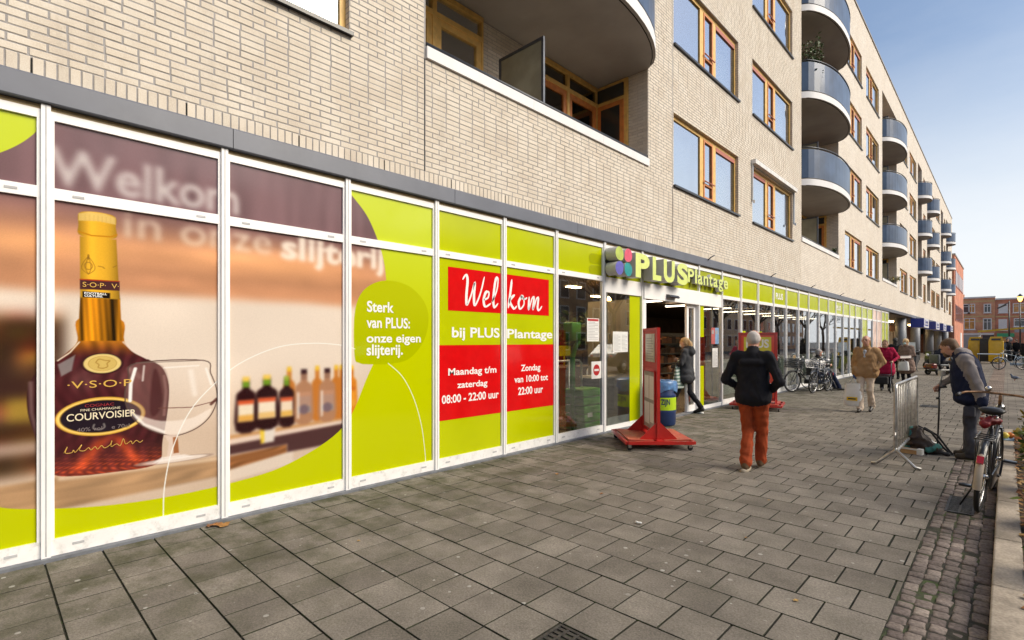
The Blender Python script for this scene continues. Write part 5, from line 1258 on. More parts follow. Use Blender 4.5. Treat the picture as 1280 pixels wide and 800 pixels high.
# bare plane trees in the square
M_BARK = pm('grey_brown_bark', (.075, .060, .048), .9, var=.3, vscale=8, bump=.6, bscale=30)
def bare_tree(loc_, h, seed, label):
    rr = random.Random(seed); e = empty('bare_tree', loc_, rr.uniform(0, 6), label, 'tree', 'bare trees in the square')
    t = MB(); c = MB()
    t.tube([(0, 0, -.1), (.03, .02, h * .18), (-.02, .05, h * .36)], [.24, .19, .15], 8); t.build('trunk', M_BARK, e)
    def grow(p, d, L, r, lev):
        n = 3; pts = [p]
        for i in range(n): d = (d + V(rr.gauss(0, .13), rr.gauss(0, .13), rr.gauss(.04, .1))).normalized(); pts.append(pts[-1] + d * L / n)
        c.tube(pts, [r * (1 - .45 * i / n) for i in range(n + 1)], 5 if lev < 2 else 3, caps=False)
        if lev >= 5: return
        for k in range(3 if lev < 4 else 2):
            a = pts[rr.choice((1, 2, 3, 3))]; nd_ = (d + V(rr.gauss(0, .55), rr.gauss(0, .55), rr.gauss(.1, .35))).normalized(); grow(a, nd_, L * rr.uniform(.62, .8), r * .55, lev + 1)
    for k in range(5):
        a = 2 * math.pi * k / 5 + rr.uniform(-.3, .3); grow(V(-.02, .05, h * .33), V(math.cos(a) * .7, math.sin(a) * .7, 1).normalized(), h * .26, .11, 0)
    c.build('crown', M_BARK, e)
for i, (x, y, h, w_) in enumerate(((13.0, 1.5, 9.5, 'nearest the shop door'), (12.5, 9.5, 10, 'second along the square'), (13.5, 18, 9, 'third along the square'), (12.8, 28, 10, 'fourth along the square'), (13.2, 40, 10, 'fifth along the square'), (14.5, 49, 9.5, 'sixth along the square'), (14, 58, 10, 'seventh along the square'), (15, 68, 10, 'eighth along the square'), (15, 80, 10, 'ninth along the square'), (16, 94, 10, 'farthest along the square'))):
    bare_tree((x, y, 0), h, 20 + i, 'leafless tree standing in the square, ' + w_)

# ---------------------------------------------------------------- far street things
M_YEL = pm('yellow_container', (.72, .44, .015), .4, var=.06, coat=.3); M_BLK = pm('black_plastic', (.02, .02, .022), .3, var=0, coat=.3); M_DARK = pm('dark_cloth_black', (.018, .018, .02), .9, var=.2)
def container(x, y, lab):
    e = empty('collection_container', (x, y, 0), 0, lab, 'container', 'yellow collection containers')
    q = MB(); q.bbox(-.40, .40, -.4, .4, .12, 1.62, .06); q.build('body', M_YEL, e)
    q = MB(); q.prism([(-.40, 1.6), (.40, 1.6), (.30, 1.93), (-.30, 1.93)], lambda a, z: (a, -.38, z), lambda a, z: (a, .38, z)); q.build('hood', M_YEL, e)
    q = MB(); q.box(-.24, .24, -.42, -.39, 1.66, 1.80); q.build('slot', M_BLK, e); q = MB(); q.box(-.3, .3, -.35, .35, 0, .12); q.build('base', M_BLK, e)
container(4.62, 50.6, 'yellow collection container nearer the lamp post, right of the pair'); container(3.45, 52.6, 'yellow collection container behind the bending man, left of the pair')
q = MB(); q.bbox(3.0 - 3.0, 3.6 - 3.0, -.4, .4, .1, 1.75, .05); e = empty('grey_container', (3.72, 51.6, 0), 0, 'dark grey waste container between the two yellow ones', 'container'); q.build('body', pm('dark_grey_bin', (.03, .032, .036), .5), e); q = MB(); q.box(.02, .58, -.42, .42, 1.75, 1.82); q.build('lid', M_BLK, e)
# folding market table in front
e = empty('market_table', (4.15, 39.6, 0), 0, 'folding table with a pale blue top behind the bending man', 'table')
q = MB(); q.box(-.2, .75, -.4, .5, .86, .90); q.build('tabletop', pm('pale_blue_top', (.40, .48, .58), .4), e)
for sx, sy in ((-.15, -.35), (.7, -.35), (-.15, .45), (.7, .45)): q = MB(); q.tube([(sx, sy, 0), (sx, sy, .86)], .018, 6); q.build('leg', M_RAIL, e)
# market stall with yellow edge and dark clothes
e = empty('market_stall', (5.6, 74, 0), 0, 'market stall with a long yellow edged canopy across the far street', 'stall')
q = MB(); q.prism([(-2.6, 2.62), (4.5, 3.3), (4.5, 3.36), (-2.6, 2.68)], lambda a, z: (a, -1.4, z), lambda a, z: (a, 2.2, z)); q.build('canopy', pm('stall_canopy', (.10, .11, .12), .7), e)
q = MB(); q.prism([(-2.62, 2.50), (4.5, 3.18), (4.5, 3.37), (-2.62, 2.69)], lambda a, z: (a, -1.46, z), lambda a, z: (a, -1.40, z)); q.build('valance', pm('yellow_valance', (.60, .42, .05), .7), e)
for sx, sy in ((-2.5, -1.3), (-2.5, 2.0), (1.2, -1.3), (4.2, -1.3), (4.2, 2.0)): q = MB(); q.tube([(sx, sy, 0), (sx, sy, 2.6 + (sx + 2.5) * .09)], .03, 6); q.build('pole', M_ALU, e)
q = MB(); q.box(-2.2, 4.0, -.9, 1.6, .75, .82); q.build('counter', pm('stall_board', (.35, .25, .15), .7), e)
for i, cc in enumerate(((.35, .05, .06), (.05, .08, .3), (.5, .4, .1), (.4, .4, .42), (.1, .25, .12), (.45, .15, .05))): q = MB(); q.bbox(-2.1 + i, -1.3 + i, -.8, .9, .82, 1.05 + .1 * (i % 3), .05); q.build('goods', pm('goods_%d' % i, cc, .8), e)
# lamp posts
e = empty('street_lamp', (5.32, 60.5, 0), 0, 'tall black lamp post with a bent arm in front of the houses', 'street lamp')
q = MB(); q.tube([(0, 0, 0), (0, 0, 5.0)], [.06, .045], 8); q.build('pole', M_BLK, e)
q = MB(); q.tube([(0, 0, 4.85), (-.25, 0, 4.75), (-.6, 0, 4.45)], .03, 6); q.obox((-.45, 0, 4.55), (1, 0, .55), (0, 1, 0), (-.55, 0, 1), .32, .10, .06); q.build('lamp_arm', M_BLK, e)
q = MB(); q.lathe([(.22, -.02), (.22, .02)], (0, -.08, 1.75), axis='y', n=18); q.build('round_plate', pm('grey_plate', (.30, .31, .34), .5), e)
e = empty('street_lamp', (6.3, 84, 0), 0, 'old fashioned lamp post with a glowing yellow lantern before the white window', 'street lamp')
q = MB(); q.tube([(0, 0, 0), (0, 0, 6.2)], [.09, .055], 8); q.build('pole', M_BLK, e)
q = MB(); q.lathe([(.08, 6.2), (.16, 6.3), (.26, 6.75)], n=8, smooth=False); q.build('lantern', pm('lantern_glow', (.9, .6, .2), .4, var=0, emit=(1, .6, .15, 1.6)), e)
q = MB(); q.lathe([(.30, 6.75), (.16, 6.95), (.03, 7.1)], n=8, smooth=False); q.build('lantern_cap', M_BLK, e)
# dark car behind the containers
def car(loc_, rz, label):
    e = empty('parked_car', loc_, rz, label, 'car'); paint = pm('dark_grey_car_paint', (.03, .033, .04), .25, .3, var=.02, coat=.8)
    prof = [(-2.0, .35), (2.0, .35), (2.05, .75), (1.25, .92), (.6, 1.42), (-1.1, 1.45), (-1.9, .95), (-2.05, .8)]
    q = MB(); q.prism(prof, lambda x, z: (x, -.80, z), lambda x, z: (x, .80, z)); q.build('body', paint, e)
    for s in (-1, 1):
        q = MB(); q.prism([(1.1, .95), (.55, 1.36), (-1.05, 1.38), (-1.7, .98)], lambda x, z: (x, .801 * s, z), lambda x, z: (x, .806 * s, z)); q.build('window', M_DGLASS, e)
        for x in (-1.25, 1.25):
            q = MB(); q.lathe([(.20, -.1), (.32, -.1), (.33, 0), (.32, .1), (.20, .1)], (x, .75 * s, .33), axis='y', n=18); w_ = q.build('wheel', M_BLK, e)
            q = MB(); q.lathe([(.19, -.105), (.19, .105)], (x, .75 * s, .33), axis='y', n=12); q.build('rim', M_ALU, w_)
        q = MB(); q.sphere((1.98, .55 * s, .72), .12, 10, 6, sc=(.4, 1.2, .7)); q.build('headlight', M_SIGNW, e); q = MB(); q.sphere((-2.0, .6 * s, .82), .10, 10, 6, sc=(.3, 1.2, 1)); q.build('tail_light', M_RED, e)
    q = MB(); q.add([(1.24, -.7, .93), (1.24, .7, .93), (.61, .66, 1.41), (.61, -.66, 1.41)], [(0, 1, 2, 3)]); o = q.build('windscreen', M_DGLASS, e); o.location.x = .012
    q = MB(); q.add([(-1.88, -.7, .98), (-1.88, .7, .98), (-1.12, .66, 1.44), (-1.12, -.66, 1.44)], [(3, 2, 1, 0)]); o = q.build('rear_window', M_DGLASS, e); o.location.x = -.012
car((4.55, 58.5, 0), R(80), 'dark grey car parked just behind the yellow containers')
for i, (x, y) in enumerate(((9.6, 3.5), (9.5, 9.4), (9.7, 16.2), (9.6, 24.0))): car((x, y, 0), R(92 if i % 2 else 268), 'dark grey car parked at the square side of the bed, %s of four' % ('first', 'second', 'third', 'last')[i])

# ================================================================ people: one continuous surface each, grown from a distance field
_ED = [(0, 1), (2, 3), (4, 5), (6, 7), (0, 2), (1, 3), (4, 6), (5, 7), (0, 4), (1, 5), (2, 6), (3, 7)]
def sdf_mesh(name, prims, res, mats):
    A = lambda q: np.array(q, np.float32)
    lo = np.full(3, 1e9); hi = -lo
    for p in prims:
        if p.get('sub'): continue
        for c, r in p['ext']: lo = np.minimum(lo, A(c) - r); hi = np.maximum(hi, A(c) + r)
    lo -= 3 * res; hi += 3 * res
    n = np.ceil((hi - lo) / res).astype(int) + 1
    D = np.full(n, .2, np.float32); ID = np.zeros(n, np.int16)
    for p in prims:
        k = p.get('k', .03)
        l = np.min([A(c) - r for c, r in p['ext']], 0) - 2.2 * k - .02; h = np.max([A(c) + r for c, r in p['ext']], 0) + 2.2 * k + .02
        i0 = np.maximum(((l - lo) / res).astype(int), 0); i1 = np.minimum(((h - lo) / res).astype(int) + 2, n)
        if np.any(i1 <= i0): continue
        sl = tuple(slice(a, b) for a, b in zip(i0, i1))
        X, Y, Z = np.meshgrid(*[(lo[a] + np.arange(i0[a], i1[a]) * res).astype(np.float32) for a in range(3)], indexing='ij')
        d = p['f'](X, Y, Z)
        w = p.get('w', 0)
        if w: d = d + w * (np.sin(X * 23 + Z * 11 + 2.2 * np.sin(Y * 13 + Z * 9) + 1.1) * np.sin(Z * 27 - Y * 19 + 1.3 + 2.0 * np.sin(X * 17 - Z * 7)) + .9 * np.abs(np.sin(Z * 19 + X * 14 * np.sign(X) + Y * 11 + 1.8 * np.sin(X * 29 + Y * 21))) - .45)
        cur = D[sl]
        if p.get('sub'):
            hh = np.maximum(k - np.abs(-d - cur), 0) / k; D[sl] = np.maximum(-d, cur) + hh * hh * k * .25; continue
        hh = np.maximum(k - np.abs(d - cur), 0) / k
        ID[sl] = np.where(d < cur, p['m'], ID[sl]); D[sl] = np.minimum(d, cur) - hh * hh * k * .25
    S = D < 0
    c8 = [(x, y, z) for x in (0, 1) for y in (0, 1) for z in (0, 1)]
    sh = [S[x:n[0] - 1 + x, y:n[1] - 1 + y, z:n[2] - 1 + z] for x, y, z in c8]
    s_ = np.zeros(sh[0].shape, np.int8)
    for q in sh: s_ += q
    cells = np.argwhere((s_ > 0) & (s_ < 8))
    dv = np.stack([D[cells[:, 0] + x, cells[:, 1] + y, cells[:, 2] + z] for x, y, z in c8], 1)
    idv = np.stack([ID[cells[:, 0] + x, cells[:, 1] + y, cells[:, 2] + z] for x, y, z in c8], 1)
    c8a = np.array(c8, float); acc = np.zeros((len(cells), 3)); cnt = np.zeros(len(cells))
    for a, b in _ED:
        x = (dv[:, a] < 0) != (dv[:, b] < 0); t = np.where(x, dv[:, a] / (dv[:, a] - dv[:, b] + 1e-12), 0)
        acc += (c8a[a] + t[:, None] * (c8a[b] - c8a[a])) * x[:, None]; cnt += x
    verts = lo + (cells + acc / cnt[:, None]) * res
    vm = idv[np.arange(len(cells)), dv.argmin(1)]
    cid = np.full(np.array(n) - 1, -1, np.int32); cid[cells[:, 0], cells[:, 1], cells[:, 2]] = np.arange(len(cells))
    quads = []
    for ax in range(3):
        o1, o2 = [(1, 2), (2, 0), (0, 1)][ax]
        s0 = [slice(1, -1)] * 3; s1 = [slice(1, -1)] * 3; s0[ax] = slice(0, -1); s1[ax] = slice(1, None)
        a, b = S[tuple(s0)], S[tuple(s1)]; e = np.argwhere(a != b)
        if not len(e): continue
        flip = a[e[:, 0], e[:, 1], e[:, 2]]
        base = e.copy(); 
        for q in (o1, o2): base[:, q] += 1
        def cc(d1, d2):
            i = base.copy(); i[:, o1] += d1; i[:, o2] += d2; return cid[i[:, 0], i[:, 1], i[:, 2]]
        q = np.stack([cc(-1, -1), cc(0, -1), cc(0, 0), cc(-1, 0)], 1); q[~flip] = q[~flip][:, ::-1]; quads.append(q)
    Q = np.concatenate(quads); Q = Q[(Q >= 0).all(1)]
    return np_mesh(name, verts, Q, mats, None, True, vm[Q[:, 0]])

def cap(a, b, ra, rb, m, k=.03, w=0., sq=None, sub=False):
    a, b = np.array(a, np.float32), np.array(b, np.float32); ab = b - a; L2 = max(float(ab @ ab), 1e-9)
    if sq is not None: ax = np.array(sq[:3], np.float32); ax /= np.linalg.norm(ax); fa = sq[3] - 1
    def f(X, Y, Z):
        px, py, pz = X - a[0], Y - a[1], Z - a[2]; t = np.clip((px * ab[0] + py * ab[1] + pz * ab[2]) / L2, 0, 1)
        dx, dy, dz = px - t * ab[0], py - t * ab[1], pz - t * ab[2]
        if sq is not None:
            s = (dx * ax[0] + dy * ax[1] + dz * ax[2]) * fa; dx, dy, dz = dx + s * ax[0], dy + s * ax[1], dz + s * ax[2]
        return np.sqrt(dx * dx + dy * dy + dz * dz) - (ra + (rb - ra) * t)
    mr = 1. / min(1., sq[3]) if sq is not None else 1.
    return dict(f=f, ext=[(a, ra * mr), (b, rb * mr)], m=m, k=k, w=w, sub=sub)
def ell(c, r, m, B=None, k=.02, w=0., sub=False):
    c = np.array(c, np.float32); r = np.array(r, np.float32); B = np.eye(3, dtype=np.float32) if B is None else np.array(B, np.float32)
    def f(X, Y, Z):
        px, py, pz = X - c[0], Y - c[1], Z - c[2]
        q = [(px * B[i][0] + py * B[i][1] + pz * B[i][2]) / r[i] for i in range(3)]
        k0 = np.sqrt(q[0] ** 2 + q[1] ** 2 + q[2] ** 2); k1 = np.sqrt((q[0] / r[0]) ** 2 + (q[1] / r[1]) ** 2 + (q[2] / r[2]) ** 2) + 1e-6
        return k0 * (k0 - 1) / k1
    return dict(f=f, ext=[(c, float(r.max()))], m=m, k=k, w=w, sub=sub)

MAT_SLOTS = ['top', 'leg', 'shoe', 'skin', 'hair', 'x1', 'x2', 'eye']
STD = dict(hpL=(-.09, 0, .92), hpR=(.09, 0, .92), knL=(-.10, .03, .50), knR=(.10, .03, .50), anL=(-.10, -.02, .09), anR=(.10, -.02, .09), ftL=(0, 1, 0), ftR=(0, 1, 0),
           waist=(0, 0, 1.06), chest=(0, -.01, 1.28), neck=(0, -.01, 1.47), head=(0, .03, 1.635), shL=(-.18, -.02, 1.41), shR=(.18, -.02, 1.41), elL=(-.24, -.05, 1.13), elR=(.24, -.05, 1.13),
           wrL=(-.25, .06, .90), wrR=(.25, .06, .90), face=(0, 1, 0), up=(0, 0, 1))
def hand_prims(wr, el, curl, side, m, pn=None, scale=1.):
    wr, el = Vector(wr), Vector(el); d = (wr - el).normalized(); n = Vector(pn) if pn is not None else Vector((-side, 0, 0)); n = (n - d * n.dot(d)).normalized(); l = d.cross(n).normalized()
    P = [cap(wr, wr + d * .075 * scale, .031 * scale, .037 * scale, m, .012, sq=(*n, 1.75))]
    for i, (o, L) in enumerate(((-.030, .066), (-.010, .076), (.010, .071), (.029, .056))):
        b = wr + d * .088 * scale + l * o * scale; d1 = (d * math.cos(curl * .6) + n * math.sin(curl * .6)); d2 = (d * math.cos(curl * 1.7) + n * math.sin(curl * 1.7))
        c = b + d1 * L * .55 * scale; P.append(cap(b - d * .02, c, .0098, .0092, m, .004)); P.append(cap(c, c + d2 * L * .5 * scale, .0092, .008, m, .004))
    sgn = -1 if side > 0 else 1
    t0 = wr + d * .025 + l * sgn * .026; t1 = t0 + (d * .55 + l * sgn * .65 + n * .35).normalized() * .045; t2 = t1 + (d * .85 + l * sgn * .1 + n * .5).normalized() * .032
    P += [cap(t0, t1, .013, .0105, m, .008), cap(t1, t2, .0105, .009, m, .004)]
    return P
def human(name, loc_, rz, label, J={}, M={}, res=.011, build=1., coat=0., hem=.90, hairstyle='short', trouser_w=.058, wr=.006, scale=1., handL=.5, handR=.5, extra=None, mask=False, group=None, torso_k=.07, seat=False, sleeve='top', belly=0., pnL=None, pnR=None, torso=1., thigh=1., relabel=None):
    j = dict(STD); j.update(J); j = {k: np.array(v, float) for k, v in j.items()}
    P = []; T, LG, SH, SK, HR = 0, 1, 2, 3, 4; b = build; tb = build * torso; SL = MAT_SLOTS.index(sleeve)
    for s in 'LR':
        hp, kn, an, ft = j['hp' + s], j['kn' + s], j['an' + s], j['ft' + s] / np.linalg.norm(j['ft' + s])
        P += [cap(hp, kn, .086 * b * thigh, .066 * thigh, LG, .03, wr), cap(kn, an + (0, 0, .015), .064 * thigh, trouser_w, LG, .03, wr * 1.2)]
        P += [cap(an + ft * -.045 + (0, 0, -.042), an + ft * .155 + (0, 0, -.055), .036, .033, SH, .03, sq=(0, 0, 1, .85)), cap(an + (0, 0, -.02), an + ft * .07 + (0, 0, -.035), .045, .036, SH, .03)]
    hc = (j['hpL'] + j['hpR']) / 2
    P.append(cap(j['hpL'] * .8 + hc * .2, j['hpR'] * .8 + hc * .2, .100 * b, .100 * b, LG, .05, wr))
    right = (j['shR'] - j['shL']); right /= np.linalg.norm(right)
    wv, cv = j['waist'], j['chest']; sc = (j['shL'] + j['shR']) / 2
    f_ = np.array(j['face']); 
    P.append(cap(wv - right * .075 * tb, wv + right * .075 * tb, .118 * tb, .118 * tb, T, torso_k, wr))
    P.append(cap(cv - right * .085 * tb, cv + right * .085 * tb, .122 * tb, .122 * tb, T, torso_k, wr))
    mv = (wv + cv) / 2; P.append(cap(mv - right * .082 * tb, mv + right * .082 * tb, .128 * tb, .128 * tb, T, torso_k, wr))
    P.append(cap(j['shL'] * .82 + sc * .18, j['shR'] * .82 + sc * .18, .073, .073, T, .06, wr))
    if belly: P.append(ell(wv + np.array((0, .10, .0)), (.13, .10, .14), T, None, .08, wr))
    if hem < 1.0 and not seat:
        hz = hc.copy(); hz[2] = hem; t_ = (hz[2] - wv[2]) / min(-1e-3, hc[2] - wv[2]); lat = right * .08 * tb
        P.append(cap(hz - lat, hz + lat, (.138 + coat * .25) * tb, (.138 + coat * .25) * tb, T, .07, wr, sq=(0, 0, 1, 1.3)))
        mid = (hz + wv) / 2; P.append(cap(mid - lat, mid + lat, (.135 + coat * .12) * tb, (.135 + coat * .12) * tb, T, .07, wr))
        if coat > .1: P.append(cap((hz + mid) / 2 - lat, (hz + mid) / 2 + lat, (.127 + coat * .2) * tb, (.127 + coat * .2) * tb, T, .07, wr))
    for s in 'LR':
        P += [cap(j['sh' + s], j['el' + s], .070 * b ** .5, .056, SL, .04, wr * 1.3), cap(j['el' + s], j['wr' + s], .056, .043, SL, .025, wr * 1.3)]
    hs = {'L': handL, 'R': handR}
    for s in 'LR':
        if hs[s] is not None: P += hand_prims(j['wr' + s], j['el' + s], hs[s], -1 if s == 'L' else 1, SK if 'glove' + s not in M else 5, pnL if s == 'L' else pnR)
    # head
    h = j['head']; F = Vector(j['face']).normalized(); U = Vector(j['up']).normalized(); Rr = F.cross(U).normalized(); U = Rr.cross(F); B = [tuple(Rr), tuple(F), tuple(U)]
    at = lambda x, y, z: np.array(Vector(h) + Rr * x + F * y + U * z)
    P.append(cap(j['neck'], at(0, -.015, -.06), .060, .052, SK, .03))
    P += [ell(at(0, -.005, .02), (.074, .094, .098), SK, B, .03), ell(at(0, .022, -.055), (.054, .066, .062), SK, B, .04)]
    P += [cap(at(0, .088, .018), at(0, .106, -.018), .009, .014, SK, .012), cap(at(-.022, .088, -.052), at(.022, .088, -.052), .008, .008, SK, .008), cap(at(-.04, .080, .036), at(.04, .080, .036), .010, .010, SK, .014)]
    for s in (-1, 1):
        P.append(ell(at(.030 * s, .096, .016), (.016, .012, .010), SK, B, .012, sub=True)); P.append(ell(at(.030 * s, .082, .015), (.012, .012, .010), 7, B, .003))
        P.append(ell(at(.077 * s, -.005, -.002), (.011, .018, .030), SK, B, .008))
    if mask: P.append(ell(at(0, .052, -.040), (.056, .066, .048), 6, B, .008))
    if hairstyle in ('short', 'bun', 'pony', 'bob', 'curly'):
        P.append(ell(at(0, -.022, .042), (.082, .096, .088), HR, B, .012, .004)); P.append(ell(at(0, -.05, -.015), (.078, .062, .075), HR, B, .02, .004))
    if hairstyle == 'balding': P.append(ell(at(0, -.040, .002), (.080, .078, .078), HR, B, .012, .003)); P.append(ell(at(0, -.066, .04), (.062, .05, .05), HR, B, .02, .002))
    if hairstyle == 'bob': P += [ell(at(0, -.03, -.05), (.090, .075, .10), HR, B, .03, .005)]
    if hairstyle == 'curly': P += [ell(at(0, -.02, .05), (.10, .105, .095), HR, B, .03, .010)]
    if hairstyle == 'pony': P += [cap(at(0, -.10, .05), at(0, -.14, -.06), .035, .045, HR, .02, .006), cap(at(0, -.14, -.06), at(0, -.13, -.24), .045, .018, HR, .02, .006)]
    if hairstyle == 'long': P += [ell(at(0, -.022, .042), (.088, .10, .09), HR, B, .02, .005), cap(at(0, -.06, 0), at(0, -.08, -.22), .08, .07, HR, .04, .008)]
    # collar
    P.append(cap(j['neck'] + np.array((0, 0, -.01)), j['neck'] * .75 + at(0, -.02, -.07) * .25, .078, .072, T, .02, .002))
    if extra: P += extra(j, at, B)
    mats = [M.get(s, M['top']) for s in MAT_SLOTS]; mats[7] = pm('eye', (.04, .03, .025), .2, var=0)
    e = empty('person', loc_, rz, label, 'person', group); e.scale = (scale,) * 3
    me = sdf_mesh('body', P, res, mats)
    zc_ = relabel if relabel else (hem - .02 if (hem < .95 and not seat and coat <= .1) else None)
    if zc_:
        n_ = len(me.polygons); mi = np.zeros(n_, np.int32); ce = np.zeros(n_ * 3, np.float32); me.polygons.foreach_get('material_index', mi); me.polygons.foreach_get('center', ce)
        mi[(mi == LG) & (ce[2::3] > zc_)] = T; me.polygons.foreach_set('material_index', mi)
    o = bpy.data.objects.new('body', me); link(o, e)
    return e, j
cl = lambda n, c, **k: pm('cloth_' + n, c, k.pop('rough', .85), var=.14, vscale=5, bump=k.pop('bump', .35), bscale=k.pop('bscale', 26), spec=.2, **k)
SKIN = pm('skin', (.56, .34, .245), .5, var=.06, vscale=12); SKIN2 = pm('skin_ruddy', (.52, .27, .19), .5, var=.08, vscale=12)
BLACKC = cl('black', (.014, .014, .017)); NAVY = cl('navy', (.018, .022, .045)); SHOE_D = pm('dark_shoe', (.025, .02, .018), .4, var=.1); GREYT = cl('dark_grey_trouser', (.06, .062, .075))

# 1 man walking away: black jacket, rust trousers
def x_m1(j, at, B):
    return [cap((-.10, -.115, 1.36), (.10, -.115, 1.36), .035, .035, 0, .05), cap((-.20, .10, 1.03), (-.10, .14, .99), .055, .05, 0, .04, .004), cap((.20, .10, 1.03), (.10, .14, .99), .055, .05, 0, .04, .004),
            cap((-.085, 0, .885), (.085, 0, .885), .122, .122, 0, .03, .004, sq=(0, 0, 1, 2.6)), cap((0, -.03, 1.455), (0, -.005, 1.50), .080, .072, 0, .01)]
e, _ = human('person', (2.84, 6.80, 0), R(6), 'man walking away in a black jacket and rust orange trousers', dict(elL=(-.315, -.06, 1.13), elR=(.315, -.06, 1.13), wrL=(-.20, .10, 1.03), wrR=(.20, .10, 1.03), shL=(-.19, -.03, 1.43), shR=(.19, -.03, 1.43), head=(0, .045, 1.645), neck=(0, -.01, 1.48), face=(0, .97, -.22),
      knL=(-.075, .06, .50), anL=(-.055, -.13, .10), ftL=(-.05, 1, -.10), knR=(.075, .13, .50), anR=(.06, .15, .115), ftR=(.1, 1, .05)),
      dict(top=cl('black_jacket', (.013, .013, .017), bscale=18), leg=cl('rust_trouser', (.33, .058, .018), bscale=16, bump=.6), shoe=pm('brown_suede_shoe', (.13, .075, .035), .8), skin=SKIN2, hair=pm('white_hair', (.50, .46, .43), .8, var=.1)), res=.009, build=1.0, hem=.90, hairstyle='balding', trouser_w=.072, wr=.0055, handL=None, handR=None, extra=x_m1, torso=.90, thigh=1.12)
q = MB(); q.tube([(-.075, -.24, .012), (-.05, -.15, .012), (-.052, .03, .012)], [.030, .036, .030], 8); q.build('shoe_sole', pm('pale_sole', (.40, .34, .26), .8), e)

# 2 woman entering the shop
def x_w(j, at, B): return [cap((-.09, 0, .80), (.09, 0, .80), .14, .14, 0, .05, .006, sq=(0, 0, 1, 1.5)), cap((0, -.12, 1.40), (0, -.09, 1.46), .09, .085, 0, .04, .006)]
e, _ = human('person', (-.06, 11.10, 0), R(92), 'woman with blonde ponytail, dark coat and white soled trainers entering the shop', dict(knL=(-.09, .18, .50), anL=(-.10, .30, .10), ftL=(0, 1, .1), knR=(.09, -.02, .50), anR=(.10, -.30, .13), ftR=(0, 1, -.3), elL=(-.25, .02, 1.13), wrL=(-.20, .24, 1.06), elR=(.25, .02, 1.14), wrR=(.16, .22, 1.20), head=(0, .05, 1.60), face=(0, .95, -.2)),
      dict(top=cl('charcoal_coat', (.045, .047, .052)), leg=cl('black_jeans', (.012, .012, .015)), shoe=pm('black_trainer', (.02, .02, .022), .5), skin=SKIN, hair=pm('blonde_hair', (.42, .27, .12), .6, var=.25, vscale=30), x2=pm('pale_mask', (.55, .62, .68), .8)), res=.011, build=.93, hem=.80, coat=.1, hairstyle='pony', trouser_w=.05, handL=.9, handR=.8, mask=True, extra=x_w, scale=.985)
for (a, b) in (((-.10, .25, .022), (-.10, .47, .028)), ((.10, -.34, .022), (.10, -.14, .018))): q = MB(); q.tube([a, b], .030, 8); o = q.build('trainer_sole', pm('white_sole', (.75, .75, .74), .6), e); o.scale = (1.25, 1, .75)

# 3 older man in tan jacket walking towards the camera
def x_b(j, at, B): return [cap((-.10, .0, .885), (.10, 0, .885), .135, .135, 0, .03, .004, sq=(0, 0, 1, 2.2)), cap((0, .10, 1.40), (0, .115, 1.20), .030, .020, 6, .01), cap((-.07, .06, 1.44), (-.03, .12, 1.30), .03, .02, 0, .02), cap((.07, .06, 1.44), (.03, .12, 1.30), .03, .02, 0, .02), cap((.20, .12, .98), (.15, .13, .90), .055, .05, 0, .04)]
e3, _ = human('person', (2.83, 14.15, 0), R(176), 'man in tan jacket and cream trousers walking towards us with a carrier bag', dict(elL=(-.32, -.03, 1.14), wrL=(-.20, .12, .98), elR=(.25, -.03, 1.13), wrR=(.23, .05, .87), knL=(-.085, .05, .50), anL=(-.07, -.16, .13), ftL=(0, 1, -.3), knR=(.09, .12, .51), anR=(.08, .16, .09), head=(.0, .03, 1.63), shL=(-.19, -.02, 1.41), shR=(.19, -.02, 1.41)),
      dict(top=cl('tan_jacket', (.36, .215, .105)), leg=cl('cream_trouser', (.58, .47, .37)), shoe=SHOE_D, skin=SKIN2, hair=pm('grey_white_hair', (.50, .46, .42), .8), x2=pm('pale_blue_shirt', (.42, .46, .52), .8), x1=pm('blue_glove', (.03, .08, .26), .7), gloveR=1), res=.011, build=1.08, hem=.88, hairstyle='balding', trouser_w=.070, handL=None, handR=1.2, extra=x_b)
# 4 person in crimson coat with a rollator
human('person', (2.30, 20.6, 0), R(184), 'person in a crimson coat pushing a rollator behind the man in tan', dict(chest=(0, .04, 1.24), neck=(0, .10, 1.40), head=(0, .18, 1.53), shL=(-.18, .04, 1.34), shR=(.18, .04, 1.34), elL=(-.32, .02, 1.10), wrL=(-.22, .26, .98), elR=(.30, .02, 1.10), wrR=(.22, .26, .98), face=(0, .9, -.4)),
      dict(top=cl('crimson_coat', (.36, .012, .055)), leg=BLACKC, shoe=SHOE_D, skin=SKIN, hair=pm('brown_hair', (.14, .07, .035), .7)), res=.014, build=1.02, hem=.62, coat=.15, hairstyle='bob', handL=1.2, handR=1.2)
# 5 woman in taupe coat
human('person', (2.42, 24.3, 0), R(160), 'blonde woman in a long taupe coat and face mask holding leaflets', dict(elL=(-.26, -.02, 1.12), wrL=(-.10, .24, 1.02), elR=(.26, -.02, 1.12), wrR=(.16, .22, .95), head=(0, .04, 1.60)),
      dict(top=cl('taupe_coat', (.21, .145, .115)), leg=BLACKC, shoe=SHOE_D, skin=SKIN, hair=pm('pale_blonde_hair', (.62, .43, .22), .6, var=.2, vscale=25), x2=pm('mint_mask', (.46, .62, .60), .8)), res=.013, build=1.16, hem=.56, coat=.18, hairstyle='curly', mask=True, handL=1.1, handR=1.1, scale=.98)
# 6 dark figure behind her
human('person', (1.75, 27.0, 0), R(20), 'dark haired person in black just behind the woman in taupe', {}, dict(top=BLACKC, leg=BLACKC, shoe=SHOE_D, skin=SKIN, hair=pm('black_hair', (.012, .01, .01), .6)), res=.016, hem=.8, coat=.1, hairstyle='long')
